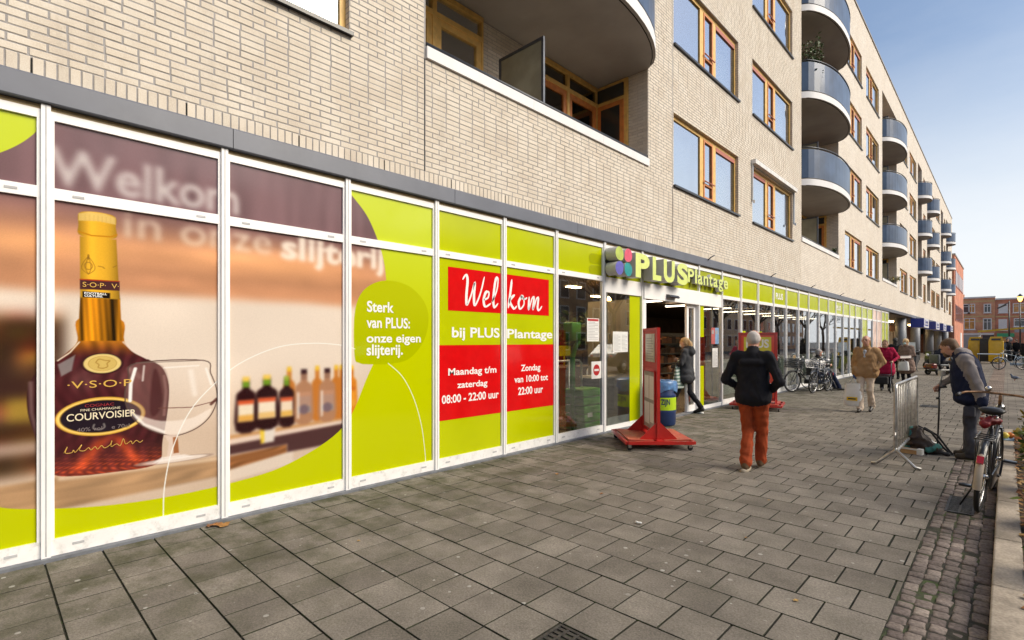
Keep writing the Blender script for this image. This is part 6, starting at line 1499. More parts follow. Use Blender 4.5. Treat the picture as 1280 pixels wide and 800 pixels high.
# 7 seated person by the window
SEAT = dict(hpL=(-.10, 0, .52), hpR=(.10, 0, .52), knL=(-.12, .42, .54), knR=(.12, .42, .54), anL=(-.11, .58, .10), anR=(.12, .62, .10), waist=(0, -.02, .68), chest=(0, -.03, .90), neck=(0, .0, 1.08), head=(0, .06, 1.235), shL=(-.18, -.02, 1.02), shR=(.18, -.02, 1.02), elL=(-.24, .02, .78), wrL=(-.18, .26, .82), elR=(.24, .04, .78), wrR=(.18, .28, .82))
human('person', (.62, 19.35, 0), R(-52), 'grey haired seated person in black jacket and navy trousers beside the shop window', SEAT, dict(top=BLACKC, leg=cl('dark_navy_trouser', (.022, .030, .065)), shoe=SHOE_D, skin=SKIN2, hair=pm('grey_hair', (.34, .32, .31), .8), x2=pm('mint_mask', (.46, .62, .60), .8)), res=.013, build=1.06, hem=1.2, seat=True, mask=True, handL=1., handR=1., trouser_w=.07)
# 8 man in body warmer bending over a crutch
def x_v(j, at, B):
    return [cap((-.09, .01, .83), (.09, .01, .83), .165, .165, 0, .04, .005, sq=(0, 0, 1, 1.9)), cap((-.09, .02, .94), (.09, .02, .94), .168, .168, 0, .05, .006), cap((-.09, .035, 1.06), (.09, .035, 1.06), .165, .165, 0, .05, .006), cap((-.09, .05, 1.18), (.09, .05, 1.18), .158, .158, 0, .05, .006), cap((-.09, .06, 1.29), (.09, .06, 1.29), .145, .145, 0, .05, .006), cap((-.16, .06, 1.385), (.16, .09, 1.385), .08, .08, 0, .05, .004),
            cap((-.07, .10, 1.47), (.07, .10, 1.47), .062, .062, 5, .03, .004), cap((-.05, .06, 1.44), (.05, .06, 1.44), .07, .07, 5, .03, .004), cap((-.155, .02, .66), (-.155, .03, .52), .042, .042, 1, .02, .004), ell(at(0, .07, -.075), (.05, .045, .045), 4, B, .015, .004),
            cap((-.24, -.10, 1.02), (-.245, -.14, .84), .062, .056, 5, .02, .005), cap((-.245, -.14, .86), (-.25, -.15, .80), .060, .060, 0, .008, .003)]
e8, j8 = human('person', (4.80, 9.52, 0), R(84), 'bearded man in navy body warmer bending over a black crutch by the kerb', dict(hpL=(-.10, -.06, .88), hpR=(.10, -.06, .88), knL=(-.11, .0, .48), knR=(.11, .03, .48), anL=(-.12, -.03, .09), anR=(.13, .03, .09), ftL=(-.05, 1, 0), ftR=(.1, 1, 0), waist=(0, .02, 1.04), chest=(0, .07, 1.24), neck=(0, .13, 1.43), head=(0, .235, 1.535), shL=(-.21, .03, 1.37), shR=(.20, .09, 1.37),
      elL=(-.25, -.09, 1.07), wrL=(-.25, -.15, .80), elR=(.24, .22, 1.10), wrR=(.17, .36, .985), face=(.05, .86, -.50), up=(0, .35, .94)),
      dict(top=cl('navy_body_warmer', (.014, .019, .045), bscale=14, bump=.6), leg=cl('grey_work_trouser', (.062, .064, .078), bscale=16, bump=.6), shoe=pm('worn_brown_shoe', (.055, .043, .03), .7, var=.2), skin=SKIN2, hair=pm('brown_hair_man', (.12, .065, .030), .7, var=.3, vscale=30), x1=cl('grey_hoodie', (.24, .215, .21))), res=.009, build=1.05, hem=1.2, hairstyle='short', trouser_w=.076, wr=.006, handL=.5, handR=1.5, extra=x_v, sleeve='x1', torso_k=.08, relabel=.80, pnL=(.3, 1, 0), pnR=(-.5, -.2, -1))
q = MB(); q.bbox(-.20, -.10, -.10, .02, .62, .76, .02); o = q.build('cargo_pocket', MATS['cloth_grey_work_trouser'], e8); o.location = (-.055, .03, -.02)
# 9 rider on the mobility scooter, and the far passers-by
human('person', (2.86, 31.9, .08), R(-40), 'person in dark coat seated on the mobility scooter', SEAT, dict(top=NAVY, leg=BLACKC, shoe=SHOE_D, skin=SKIN2, hair=pm('grey_brown_hair', (.16, .12, .09), .8)), res=.016, build=1.12, hem=1.2, seat=True)
human('person', (2.62, 69, 0), R(30), 'distant person in a bright red jacket near the grey shutter', {}, dict(top=cl('bright_red', (.50, .02, .025)), leg=BLACKC, shoe=SHOE_D, skin=SKIN, hair=pm('black_hair', (.012, .01, .01), .6)), res=.022, hairstyle='long')
human('person', (3.75, 66, 0), R(-30), 'distant dark haired person between the red jacket and the car', {}, dict(top=NAVY, leg=BLACKC, shoe=SHOE_D, skin=SKIN, hair=pm('black_hair', (.012, .01, .01), .6)), res=.022)
human('person', (5.22, 57.5, 0), R(200), 'left of two people in long black clothes by the lamp post', {}, dict(top=BLACKC, leg=BLACKC, shoe=SHOE_D, skin=SKIN, hair=pm('black_hair', (.012, .01, .01), .6)), res=.02, hem=.12, coat=.25, hairstyle='long', scale=1.02)
human('person', (5.72, 58.4, 0), R(150), 'right of two people in long black clothes by the lamp post', {}, dict(top=BLACKC, leg=BLACKC, shoe=SHOE_D, skin=SKIN, hair=pm('dark_brown_hair', (.03, .02, .016), .6)), res=.02, hem=.2, coat=.2, hairstyle='long')
human('person', (5.98, 43.2, 0), R(150), 'person in black jacket and olive trousers at the right picture edge', {}, dict(top=BLACKC, leg=cl('olive_trouser', (.13, .14, .06)), shoe=SHOE_D, skin=SKIN, hair=pm('black_hair', (.012, .01, .01), .6)), res=.018, hem=.85)

# ================================================================ street objects
M_BIKE = pm('black_bike_enamel', (.018, .018, .02), .3, .2, var=.1, coat=.4); M_TYRE = pm('black_tyre', (.016, .016, .016), .85, var=.2); M_CHROME = pm('worn_chrome', (.55, .55, .56), .25, .95, var=.1, dirt=.35, dirtcol=(.18, .09, .05), dscale=14)
M_RUST = pm('rusty_handlebar', (.30, .17, .09), .55, .6, var=.4, vscale=22); M_CREAMP = pm('cream_mudguard', (.50, .42, .33), .4, var=.1, dirt=.35, dirtcol=(.28, .2, .13), dscale=10)
M_TAIL = pm('red_reflector', (.50, .01, .015), .15, var=0, coat=.6); M_SADDLE = pm('black_saddle', (.016, .015, .015), .45, var=.1)
def circ(cy, cz, r, n, x=0., a0=0., a1=2 * math.pi): return [(x, cy + r * math.cos(a0 + (a1 - a0) * i / n), cz + r * math.sin(a0 + (a1 - a0) * i / n)) for i in range(n + (0 if abs(a1 - a0 - 2 * math.pi) < 1e-6 else 1))]
def bicycle(loc_, rz, lean, label, step=False, mud=None, bar=None, crate=None, tail=True, lowdetail=False, frame_mat=None, steer=0., cover=False):
    e = empty('bicycle', loc_, rz, label, 'bicycle', 'bicycles on the pavement'); e.rotation_mode = 'XYZ'; e.rotation_euler = (0, lean, rz)
    fm = frame_mat or M_BIKE; R0 = .345; ns = 28
    RH, FH, BB, ST, HT, HB = V(0, 0, R0), V(0, 1.12, R0), V(0, .46, .29), V(0, .29, .80), V(0, .88, .96), V(0, .935, .72)
    f = MB(); f.tube([BB, ST], .016, 8); f.tube([HT + V(0, .008, .02), HB], .019, 8); f.tube([BB, HB + V(0, -.005, .02)], .017, 8)
    if step: f.tube([ST + (BB - ST) * .55, V(0, .62, .52), HB + V(0, -.01, .10)], .015, 8)
    else: f.tube([ST + V(0, .01, -.03), HT + V(0, 0, -.03)], .015, 8)
    for s in (-1, 1): f.tube([BB + V(.03 * s, 0, 0), RH + V(.055 * s, 0, 0)], .010, 6); f.tube([ST + V(.012 * s, 0, -.03), RH + V(.055 * s, 0, 0)], .008, 6)
    f.build('frame', fm, e)
    f = MB()
    for s in (-1, 1): f.tube([HB + V(.035 * s, 0, -.02), V(.05 * s, 1.03, .50), FH + V(.052 * s, 0, 0)], .011, 6)
    f.tube([HB + V(-.04, 0, -.015), HB + V(.04, 0, -.015)], .014, 6); fk = f.build('fork', fm, e)
    for nm, hub in (('rear_wheel', RH), ('front_wheel', FH)):
        w = MB(); w.tube(circ(hub.y, hub.z, R0 - .021, 32), .021, 8, closed=True); wo = w.build(nm, M_TYRE, e)
        w = MB(); w.tube(circ(hub.y, hub.z, R0 - .048, 32), .011, 6, closed=True); w.build('rim', M_CHROME, wo)
        w = MB(); w.tube([hub + V(-.05, 0, 0), hub + V(.05, 0, 0)], .022, 8); w.build('hub', M_CHROME, wo)
        w = MB()
        for i in range(ns): a = 2 * math.pi * i / ns; w.tube([hub + V(.03 * (1 if i % 2 else -1), .018 * math.cos(a + .9), .018 * math.sin(a + .9)), hub + V(0, (R0 - .05) * math.cos(a), (R0 - .05) * math.sin(a))], .0016 if not lowdetail else .003, 3, caps=False)
        w.build('spokes', M_CHROME, wo)
    def guard(hub, a0, a1, mat, name, wd=.032):
        n = 16; v = []
        for i in range(n + 1):
            a = a0 + (a1 - a0) * i / n
            for x, dr in ((-wd, -.012), (-wd * .6, .006), (0, .011), (wd * .6, .006), (wd, -.012)): r = R0 + .014 + dr; v.append((x, hub.y + r * math.cos(a), hub.z + r * math.sin(a)))
        m_ = MB(); m_.add(v, [(5 * i + k, 5 * i + k + 1, 5 * i + k + 6, 5 * i + k + 5) for i in range(n) for k in range(4)], 0, True); return m_.build(name, mat, e)
    guard(RH, R(40), R(150), fm, 'rear_mudguard'); guard(FH, R(50), R(170), fm, 'front_mudguard')
    if mud: guard(RH, R(136), R(190), mud, 'mudguard_end', .031)
    if tail:
        m_ = MB(); a = R(148); r = R0 + .045; m_.obox((0, r * math.cos(a), R0 + r * math.sin(a)), (1, 0, 0), (0, math.cos(a), math.sin(a)), (0, -math.sin(a), math.cos(a)), .024, .016, .034); m_.build('tail_light', M_TAIL, e)
    # saddle
    s = MB(); prof = [(-.14, .085, .0), (-.10, .105, .012), (-.02, .085, .012), (.06, .042, .006), (.13, .022, 0), (.15, .010, -.006)]; v = []; n = 10
    for (yy, hw, dz) in prof:
        for k in range(n): a = 2 * math.pi * k / n; v.append((hw * math.cos(a), .27 + yy, .955 + dz + (.022 if math.sin(a) > 0 else .035) * math.sin(a)))
    s.add(v, [(i * n + k, i * n + (k + 1) % n, (i + 1) * n + (k + 1) % n, (i + 1) * n + k) for i in range(len(prof) - 1) for k in range(n)] + [list(range(n))[::-1], [(len(prof) - 1) * n + k for k in range(n)]], 0, True); sd_ = s.build('saddle', M_SADDLE, e)
    s = MB(); s.tube([ST, V(0, .275, .93)], .013, 8); s.build('seat_post', M_CHROME, e)
    for sx in (-.04, .04): s = MB(); s.tube([(sx, .17, .90), (sx * .8, .20, .87), (sx, .23, .90)], .012, 5); s.build('saddle_spring', M_CHROME, sd_)
    h = MB(); h.tube([HT, V(0, .85, 1.06)], .014, 8); h.tube([(-.30, .66, 1.045), (-.27, .76, 1.06), (-.14, .86, 1.075), (0, .87, 1.075), (.14, .86, 1.075), (.27, .76, 1.06), (.30, .66, 1.045)], .012, 8); hb = h.build('handlebar', bar or M_CHROME, e)
    for sx in (-1, 1): g_ = MB(); g_.tube([(.302 * sx, .66, 1.046), (.312 * sx, .55, 1.035)], .017, 8); g_.build('grip', M_SADDLE, hb)
    b_ = MB(); b_.sphere((-.10, .86, 1.115), .030, 10, 6); b_.build('bell', M_CHROME, hb)
    c = MB()
    for s in (-1, 1): c.tube([(.065 * s, .18, .74), (.065 * s, -.22, .72)], .007, 6); c.tube([(.065 * s, -.12, .725), (.058 * s, 0, R0)], .006, 6); c.tube([(.065 * s, .10, .735), (.058 * s, 0, R0)], .006, 6)
    for yy in (.15, .02, -.10, -.22): c.tube([(-.065, yy, .725), (.065, yy, .725)], .006, 6)
    c.build('carrier', fm, e)
    c = MB(); c.bbox(.055, .075, -.02, .56, .24, .385, .01); c.build('chain_case', fm, e)
    c = MB(); c.tube([BB + V(-.09, 0, 0), BB + V(.09, 0, 0)], .016, 8); c.bar(BB + V(.09, 0, 0), BB + V(.095, .06, .15), .016, .024); c.bar(BB + V(-.09, 0, 0), BB + V(-.095, -.06, -.15), .016, .024); cr = c.build('crank', M_BIKE, e)
    for s in (-1, 1): p_ = BB + V(.15 * s, .06 * s, .15 * s); c = MB(); c.bbox(p_.x - .05, p_.x + .05, p_.y - .035, p_.y + .035, p_.z - .012, p_.z + .012, .006); c.build('pedal', M_BLK, cr)
    c = MB(); c.tube([(-.03, .02, .30), (-.14, .06, .01)], .009, 6); c.build('kickstand', M_BIKE, e)
    l = MB(); l.lathe([(.02, -.03), (.04, .0), (.042, .04)], (0, .96, .92), axis='y', n=12); l.build('headlight', M_CHROME, e)
    if crate:
        m_ = MB(); x0, x1, y0, y1, z0, z1 = -.22, .22, .93, 1.25, .80, 1.04
        for i in range(5):
            z = z0 + i * (z1 - z0) / 4
            m_.tube([(x0, y0, z), (x1, y0, z), (x1, y1, z), (x0, y1, z)], .006 if crate is not M_BLK else .014, 4, closed=True)
        for i in range(9):
            t = x0 + (x1 - x0) * i / 8; m_.tube([(t, y0, z1), (t, y0, z0), (t, y1, z0), (t, y1, z1)], .004, 4)
        for i in range(1, 6): t = y0 + (y1 - y0) * i / 6; m_.tube([(x0, t, z1), (x0, t, z0), (x1, t, z0), (x1, t, z1)], .004, 4)
        m_.build('front_basket', crate, e)
    if cover:
        m_ = MB(); me_ = sdf_mesh('saddle_wrap', [ell((0, .20, .865), (.085, .09, .045), 0, None, .03, .014), ell((-.03, .12, .83), (.05, .05, .035), 0, None, .03, .014)], .007, [pm('red_plastic_bag', (.20, .010, .016), .55, var=.35, vscale=14, bump=.8, bscale=20)]); link(bpy.data.objects.new('saddle_wrap', me_), e)
    return e
bicycle((4.955, 6.62, .0), R(-4), R(5.0), 'old black bicycle with rusty handlebar and red saddle wrap beside the kerb', mud=M_CREAMP, bar=M_RUST, cover=True)
bicycle((.75, 18.95, .0), R(152), R(-4), 'dark bicycle with black front crate leaning by the shop window', step=True, crate=M_BLK, lowdetail=True)
bicycle((.98, 19.05, .0), R(172), R(-3), 'dark bicycle with wire front basket next to the seated person', step=True, crate=M_CHROME, lowdetail=True, frame_mat=pm('dark_blue_enamel', (.02, .03, .06), .3, coat=.4))
bicycle((1.0, 27.6, 0), R(160), R(-4), 'black bicycle parked behind the crimson coat', lowdetail=True)
bicycle((5.82, 40.8, 0), R(120), R(4), 'bicycle with pale wheels beside the person in olive trousers', lowdetail=True, frame_mat=pm('pale_blue_enamel', (.35, .45, .55), .3, coat=.4))

# ---------------------------------------------------------------- red wheeled notice stands
M_REDM = pm('red_enamelled_steel', (.46, .018, .014), .38, var=.10, vscale=3, coat=.3, dirt=.28, dirtcol=(.20, .05, .03), dscale=7); M_REDB = pm('faded_red_board', (.42, .075, .045), .5, var=.15, vscale=4)
def stand(loc_, rz, label, poster):
    e = empty('notice_stand', loc_, rz, label, 'notice stand', 'red wheeled notice stands')
    hx, hy, z = .54, .50, .12
    f = MB()
    for s in (-1, 1): f.bar((-hx, s * hy, z), (hx, s * hy, z), .04, .045); f.bar((s * hx, -hy + .02, z), (s * hx, hy - .02, z), .04, .045)
    f.bar((-hx, 0, z + .01), (hx, 0, z + .01), .10, .04); f.build('base_frame', M_REDM, e)
    for s in (-1, 1): b_ = MB(); b_.obox((0, s * .27, z + .022), (1, 0, 0), (0, 1, .05 * s), (0, -.05 * s, 1), .47, .19, .012); b_.build('base_panel', M_REDB, e)
    for sx in (-1, 1):
        for sy in (-1, 1):
            c = MB(); c.tube([(sx * .49, sy * .45, .11), (sx * .49, sy * .45, .085)], .022, 8); c.box(sx * .49 - .02, sx * .49 + .02, sy * .45 - .022, sy * .45 + .022, .045, .09); ca = c.build('caster', M_CHROME, e)
            c = MB(); c.lathe([(.02, -.013), (.038, -.013), (.04, 0), (.038, .013), (.02, .013)], (sx * .49, sy * .45, .040), axis='x', n=14); c.build('caster_wheel', M_TYRE, ca)
        g_ = MB(); g_.prism([(sx * .40, .14), (sx * .40, .42), (sx * .40, .14)] if 0 else [(-.30, .14), (.30, .14), (.03, .40), (-.03, .40)], lambda y, zz: (sx * .40, y, zz), lambda y, zz: (sx * .41, y, zz)); g_.build('gusset', M_REDM, e)
        p_ = MB(); p_.bar((sx * .40, 0, .12), (sx * .40, 0, 1.83), .045, .05); p_.build('post', M_REDM, e)
    p_ = MB(); p_.bar((-.40, 0, 1.81), (.40, 0, 1.81), .05, .04); p_.bar((-.40, 0, 1.18), (.40, 0, 1.18), .05, .04); p_.bar((-.40, 0, .22), (.40, 0, .22), .05, .04); p_.build('crossbars', M_REDM, e)
    b_ = MB(); b_.box(-.38, .38, -.012, .012, .24, 1.80); b_.build('board', M_REDM if poster == 'plus' else pm('red_board_panel', (.40, .03, .02), .5, var=.1), e)
    for s in (-1, 1):
        if poster == 'notice':
            b_ = MB(); b_.box(-.26, .26, s * .013, s * .018, 1.30, 1.74, 0); 
            for i in range(9): b_.box(-.20, .20 - .1 * (i % 3 == 2), s * .0182, s * .0188, 1.34 + i * .04, 1.355 + i * .04, 1)
            b_.build('notice', [pm('greenish_notice', (.45, .46, .38), .3, var=.15, coat=.4), M_INK], e)
            b_ = MB(); b_.box(-.31, .31, s * .013, s * .030, .26, 1.15, 0); b_.build('notice_board', pm('grey_board_face', (.36, .33, .28), .3, var=.2, vscale=4, coat=.5), e)
            b_ = MB(); t = .03
            for (a, b, c, d) in ((-.34, .34, 1.15, 1.18), (-.34, .34, .23, .26), (-.34, -.31, .26, 1.15), (.31, .34, .26, 1.15)): b_.box(a, b, s * .013, s * .042, c, d)
            b_.build('notice_frame', M_REDM, e)
            for (a, b, c, d) in ((-.26, -.02, .72, 1.08), (.02, .26, .72, 1.08), (-.26, .02, .32, .66), (.06, .26, .36, .66)): b_ = MB(); b_.box(a, b, s * .030, s * .032, c, d); b_.build('paper_notice', M_PAPER, e)
        else:
            b_ = MB(); b_.box(-.36, .36, s * .013, s * .017, .26, 1.76); b_.build('poster', pm('orange_red_poster', (.68, .055, .02), .3, var=.05, coat=.4), e)
            b_ = MB(); b_.box(-.30, .30, s * .0172, s * .0186, 1.36, 1.72); b_.build('poster_band', pm('yellow_lime_print', (.62, .56, .03), .3, var=0, coat=.3), e)
            if s < 0: b_ = MB(); text_xf(b_, 'PLUS', lambda a, b: (-.25 + a, -.0198, 1.46 + b * 1.15), .50); b_.build('poster_lettering', M_TXTW, e)
            b_ = MB(); b_.box(-.30, .30, s * .0172, s * .0186, .34, .62); b_.build('poster_panel', M_PAPER, e)
    return e
stand((1.10, 7.38, 0), R(-46), 'red wheeled notice stand with papers in front of the entrance', 'notice')
stand((.82, 13.05, 0), R(12), 'red wheeled stand with a lime and orange poster behind the man in black', 'plus')

# blue barrel bin with lime band
e = empty('barrel_bin', (.33, 9.22, 0), 0, 'blue drum bin with a lime band and plastic liner beside the notice stand', 'bin')
q = MB(); q.lathe([(.235, .01), (.25, .03), (.255, .26), (.262, .28), (.255, .30), (.255, .56), (.262, .58), (.255, .60), (.25, .80), (.24, .83)], n=28); q.build('drum', pm('blue_drum', (.012, .034, .125), .4, var=.1, coat=.3, dirt=.2), e)
q = MB(); q.lathe([(.2585, .31), (.2585, .55)], n=28, cap=False); q.build('lime_band', pm('bright_lime_band', (.42, .62, .015), .4, var=.04), e)
nv = 28; ls = MB(); v = []
for z, r, am in ((.84, .20, .0), (.865, .255, .006), (.84, .272, .010), (.74, .275, .012), (.66, .272, .018)):
    for k in range(nv): a = 2 * math.pi * k / nv; rr = r + am * math.sin(a * 9 + z * 30) + am * .6 * math.sin(a * 5); v.append((rr * math.cos(a), rr * math.sin(a), z - (.05 * math.sin(a * 3) if z < .7 else 0)))
ls.add(v, [(i * nv + k, i * nv + (k + 1) % nv, (i + 1) * nv + (k + 1) % nv, (i + 1) * nv + k) for i in range(4) for k in range(nv)], 0, True); ls.build('plastic_liner', pm('blue_plastic_liner', (.10, .22, .44), .25, var=.3, vscale=9, bump=.6, bscale=14, coat=.3), e)
q = MB(); q.sphere((-.30, -.12, .62), .075, 10, 7, sc=(1.2, .8, .55)); q.build('liner_knot', MATS['blue_plastic_liner'], e)
v, f, w = TXT['WIJ']; s_ = .34 / w[0]; a0 = math.atan2(-9.22, 5.15 - .44) - .72
q = MB(); q.add([(.2595 * math.cos(a0 + p[0] * s_ / .2595), .2595 * math.sin(a0 + p[0] * s_ / .2595), .38 + p[1] * s_ * 1.6) for p in v], f); q.build('lettering', pm('navy_print', (.01, .02, .10), .5, var=0), e)

# ---------------------------------------------------------------- steel crowd barrier
M_GALV = pm('galvanised_steel', (.46, .45, .43), .38, .75, var=.22, vscale=14, dirt=.3, dirtcol=(.22, .19, .15), dscale=12)
e = empty('crowd_barrier', (4.12, 9.3, 0), 0, 'galvanised steel crowd barrier standing in the paving before the bending man', 'barrier')
L_, zt, zb = 1.1, 1.06, .20; rr = .08
def rc(cx, cz, a0, a1): return [(0, cx + rr * math.cos(a0 + (a1 - a0) * i / 4), cz + rr * math.sin(a0 + (a1 - a0) * i / 4)) for i in range(5)]
q = MB(); q.tube(rc(L_ - rr, zt - rr, 0, R(90)) + rc(-L_ + rr, zt - rr, R(90), R(180)) + rc(-L_ + rr, zb + rr, R(180), R(270)) + rc(L_ - rr, zb + rr, R(270), R(360)), .021, 10, closed=True); q.build('frame', M_GALV, e)
for i in range(13): y = -L_ + .16 + i * (2 * L_ - .32) / 12; q = MB(); q.tube([(0, y, zb), (0, y, zt)], .0062, 6); q.build('bar', M_GALV, e)
for y in (-L_ + .0, L_ - .0):
    q = MB(); q.tube([(-.26, y, .018), (-.20, y, .03), (0, y, .22), (.0, y, .25)], .019, 8); q.tube([(.26, y, .018), (.20, y, .03), (.02, y, .21)], .019, 8); q.build('foot', M_GALV, e)
q = MB(); q.tube([(.0, -L_ - .02, .45), (.0, -L_ - .05, .40), (0, -L_ - .02, .35)], .010, 6); q.build('hook', M_GALV, e)

# crutch
e = empty('crutch', (4.42, 9.74, 0), 0, 'black elbow crutch in the hand of the man in the body warmer', 'crutch')
q = MB(); q.tube([(0, 0, .05), (.02, -.02, .55), (.03, -.04, .97)], [.011, .012, .013], 8); q.build('shaft', M_BLK, e)
q = MB(); q.lathe([(.020, 0), (.020, .03), (.013, .07)], n=12); q.build('rubber_tip', M_TYRE, e)
q = MB(); q.tube([(.03, -.04, .955), (.11, -.02, .965)], .017, 8); q.build('grip', M_BLK, e)
q = MB(); q.tube([(.03, -.04, .80), (-.01, -.05, .79)], .015, 6); q.build('height_clip', M_BLK, e)
q = MB(); q.tube([(.03, -.04, .97), (.06, -.05, 1.16)], .011, 8); q.build('forearm_tube', M_ALU, e)
n = 10; v = [(.06 + .048 * math.cos(R(40) + R(280) * i / n), -.05 + .048 * math.sin(R(40) + R(280) * i / n), z) for z in (1.12, 1.20) for i in range(n + 1)]
q = MB(); q.add(v, [(i, i + 1, n + 2 + i, n + 1 + i) for i in range(n)], 0, True); q.build('cuff', pm('pale_grey_plastic', (.55, .53, .48), .4), e)

# backpack against the barrier and cardboard at its foot
e = empty('backpack', (4.25, 9.55, 0), R(20), 'brown and teal backpack slumped against the far side of the barrier', 'backpack')
Pk = [ell((-.02, 0, .14), (.17, .13, .15), 0, None, .05, .020), ell((-.05, .02, .29), (.09, .08, .10), 0, None, .05, .018), ell((.10, -.06, .09), (.12, .11, .08), 0, None, .04, .018), cap((-.17, -.03, .05), (-.10, .02, .34), .045, .04, 1, .02, .006), cap((.05, -.14, .06), (.16, -.12, .12), .04, .045, 1, .02, .006), cap((.16, -.12, .05), (.27, -.16, .03), .04, .03, 2, .03, .006)]
me = sdf_mesh('bag', Pk, .010, [pm('brown_nylon', (.045, .028, .020), .6, var=.2, bump=.4), pm('teal_nylon', (.04, .17, .15), .6, var=.15), pm('black_nylon', (.015, .015, .017), .6)]); link(bpy.data.objects.new('bag', me), e)
for a in ([(-.02, .05, .38), (.12, -.02, .30), (.24, -.10, .10), (.30, -.16, .03)], [(.05, .05, .36), (.20, .02, .26), (.30, -.06, .08), (.34, -.10, .02)]): q = MB(); q.tube(a, .014, 6); q.build('strap', M_DARK, e)
e = empty('cardboard_box', (4.14, 9.36, 0), R(-12), 'flat torn cardboard box with white edge in front of the backpack', 'box')
q = MB(); q.box(-.10, .13, -.04, .04, .0, .075); q.build('carton', pm('brown_cardboard', (.46, .28, .13), .8, var=.1), e); q = MB(); q.box(.10, .16, -.055, .035, .004, .085); q.box(-.09, .10, -.045, -.041, .062, .082); q.build('white_edge', M_PAPER, e)

# ---------------------------------------------------------------- bags people carry
def bag(loc_, rz, w, d, h, label, mat, name, logo=None, handles=True, flare=1.15):
    e = empty(name, loc_, rz, label, 'bag'); n = 16; v = []; rings = [(0, .92), (.05, 1.0), (.45, 1.02), (.85, .90), (1., .80)]
    for t, s in rings:
        for k in range(n):
            a = 2 * math.pi * (k + .5) / n; sx = math.copysign(abs(math.cos(a)) ** .45, math.cos(a)); sy = math.copysign(abs(math.sin(a)) ** .6, math.sin(a)); dd = d * (1 - .75 * t ** 2)
            v.append((w / 2 * sx * s * (1 + .03 * math.sin(k * 2.3 + t * 9)), dd / 2 * sy * s * (1 + .10 * math.sin(k * 1.7 + t * 7)), h * t + .01 * math.sin(k * 1.1) * t))
    m_ = MB(); m_.add(v, [(i * n + k, i * n + (k + 1) % n, (i + 1) * n + (k + 1) % n, (i + 1) * n + k) for i in range(len(rings) - 1) for k in range(n)] + [list(range(n))[::-1]], 0, True); m_.build('sack', mat, e)
    if handles:
        for sy in (-1, 1): m_ = MB(); m_.tube([(-w * .22, sy * d * .08, h * .97), (-w * .05, sy * .008, h * 1.22), (w * .05, sy * .008, h * 1.22), (w * .22, sy * d * .08, h * .97)], .008, 6); m_.build('handle', mat, e)
    if logo: m_ = MB(); m_.box(-w * .30, w * .30, -d / 2 * 1.02 - .004, -d / 2 * .98 - .002, h * .24, h * .40, 0); m_.box(-w * .22, w * .22, -d / 2 * 1.02 - .006, -d / 2 * 1.02 - .0045, h * .29, h * .35, 1); m_.build('logo', [logo, M_BLK], e)
    return e
M_WBAG = pm('white_plastic_bag', (.72, .72, .70), .35, var=.08, bump=.5, bscale=9, coat=.2)
bag((2.60, 14.02, .13), R(-6), .36, .16, .52, 'white carrier bag with yellow logo held by the man in tan', M_WBAG, 'carrier_bag', pm('yellow_print', (.75, .50, .02), .5, var=0))
bag((2.38, 23.98, .52), R(-10), .34, .20, .34, 'knotted white plastic bag held by the woman in taupe', M_WBAG, 'plastic_bag')
def stripe_mat():
    m, N, L, out = newmat('green_striped_bag'); b = N.new('ShaderNodeBsdfPrincipled'); L.new(b.outputs[0], out.inputs[0]); b.inputs['Roughness'].default_value = .6
    tc = N.new('ShaderNodeTexCoord'); wv_ = N.new('ShaderNodeTexWave'); wv_.bands_direction = 'Z'; wv_.inputs['Scale'].default_value = 4.2; wv_.inputs['Distortion'].default_value = 2.0; L.new(tc.outputs['Object'], wv_.inputs['Vector'])
    L.new(mix_(N, L, ramp_(N, L, wv_.outputs[0], .45, .6), (.11, .19, .15), (.48, .54, .50)), b.inputs['Base Color']); return m
bag((-.16, 10.93, .56), R(90), .36, .15, .52, 'green and white striped shopping bag on the arm of the entering woman', stripe_mat(), 'shopping_bag')
e = empty('leaflets', (2.36, 24.02, 1.0), R(-15), 'pink and orange leaflets in the hands of the woman in taupe', 'papers')
for i, c_ in enumerate(((.55, .10, .22), (.62, .25, .08), (.66, .60, .56))): q = MB(); q.obox((.06 * i - .03, .0, .012 * i), (1, .2 * i, .06), (-.2 * i, 1, .5), (0, -.5, 1), .16, .10, .004); q.build('leaflet', pm('leaflet_%d' % i, c_, .5), e)

# ---------------------------------------------------------------- wheeled aids and mopeds
def wheel(e, c, r, wd, axis='x', n=16, name='wheel'):
    q = MB(); q.lathe([(r * .62, -wd), (r * .95, -wd), (r, 0), (r * .95, wd), (r * .62, wd)], c, axis=axis, n=n, cap=False); w_ = q.build(name, M_TYRE, e)
    q = MB(); q.lathe([(.012, -wd * .5), (r * .64, -wd * .8), (r * .64, wd * .8), (.012, wd * .5)], c, axis=axis, n=n); q.build('rim', pm('pale_grey_plastic', (.55, .53, .48), .4), w_); return w_
e = empty('rollator', (2.28, 19.98, 0), R(180), 'black four wheeled rollator pushed by the person in crimson', 'rollator')
q = MB()
for s in (-1, 1): q.tube([(s * .26, -.26, .10), (s * .24, -.12, .55), (s * .23, -.20, .90), (s * .23, -.36, .93)], .014, 6); q.tube([(s * .26, .28, .10), (s * .24, .02, .50)], .014, 6)
q.tube([(-.24, -.10, .55), (.24, -.10, .55)], .012, 6); q.build('frame', M_RAIL, e)
q = MB(); q.box(-.2, .2, -.14, .12, .50, .53); q.build('seat', M_BLK, e); q = MB(); q.bbox(-.19, .19, .0, .22, .26, .50, .03); q.build('shopping_pouch', M_DARK, e)
for sx in (-1, 1):
    for sy in (-.26, .28): wheel(e, (sx * .27, sy, .10), .10, .016)
e = empty('wheelchair', (.62, 19.35, 0), R(-52), 'folding wheelchair under the seated person at the shop window', 'wheelchair')
q = MB()
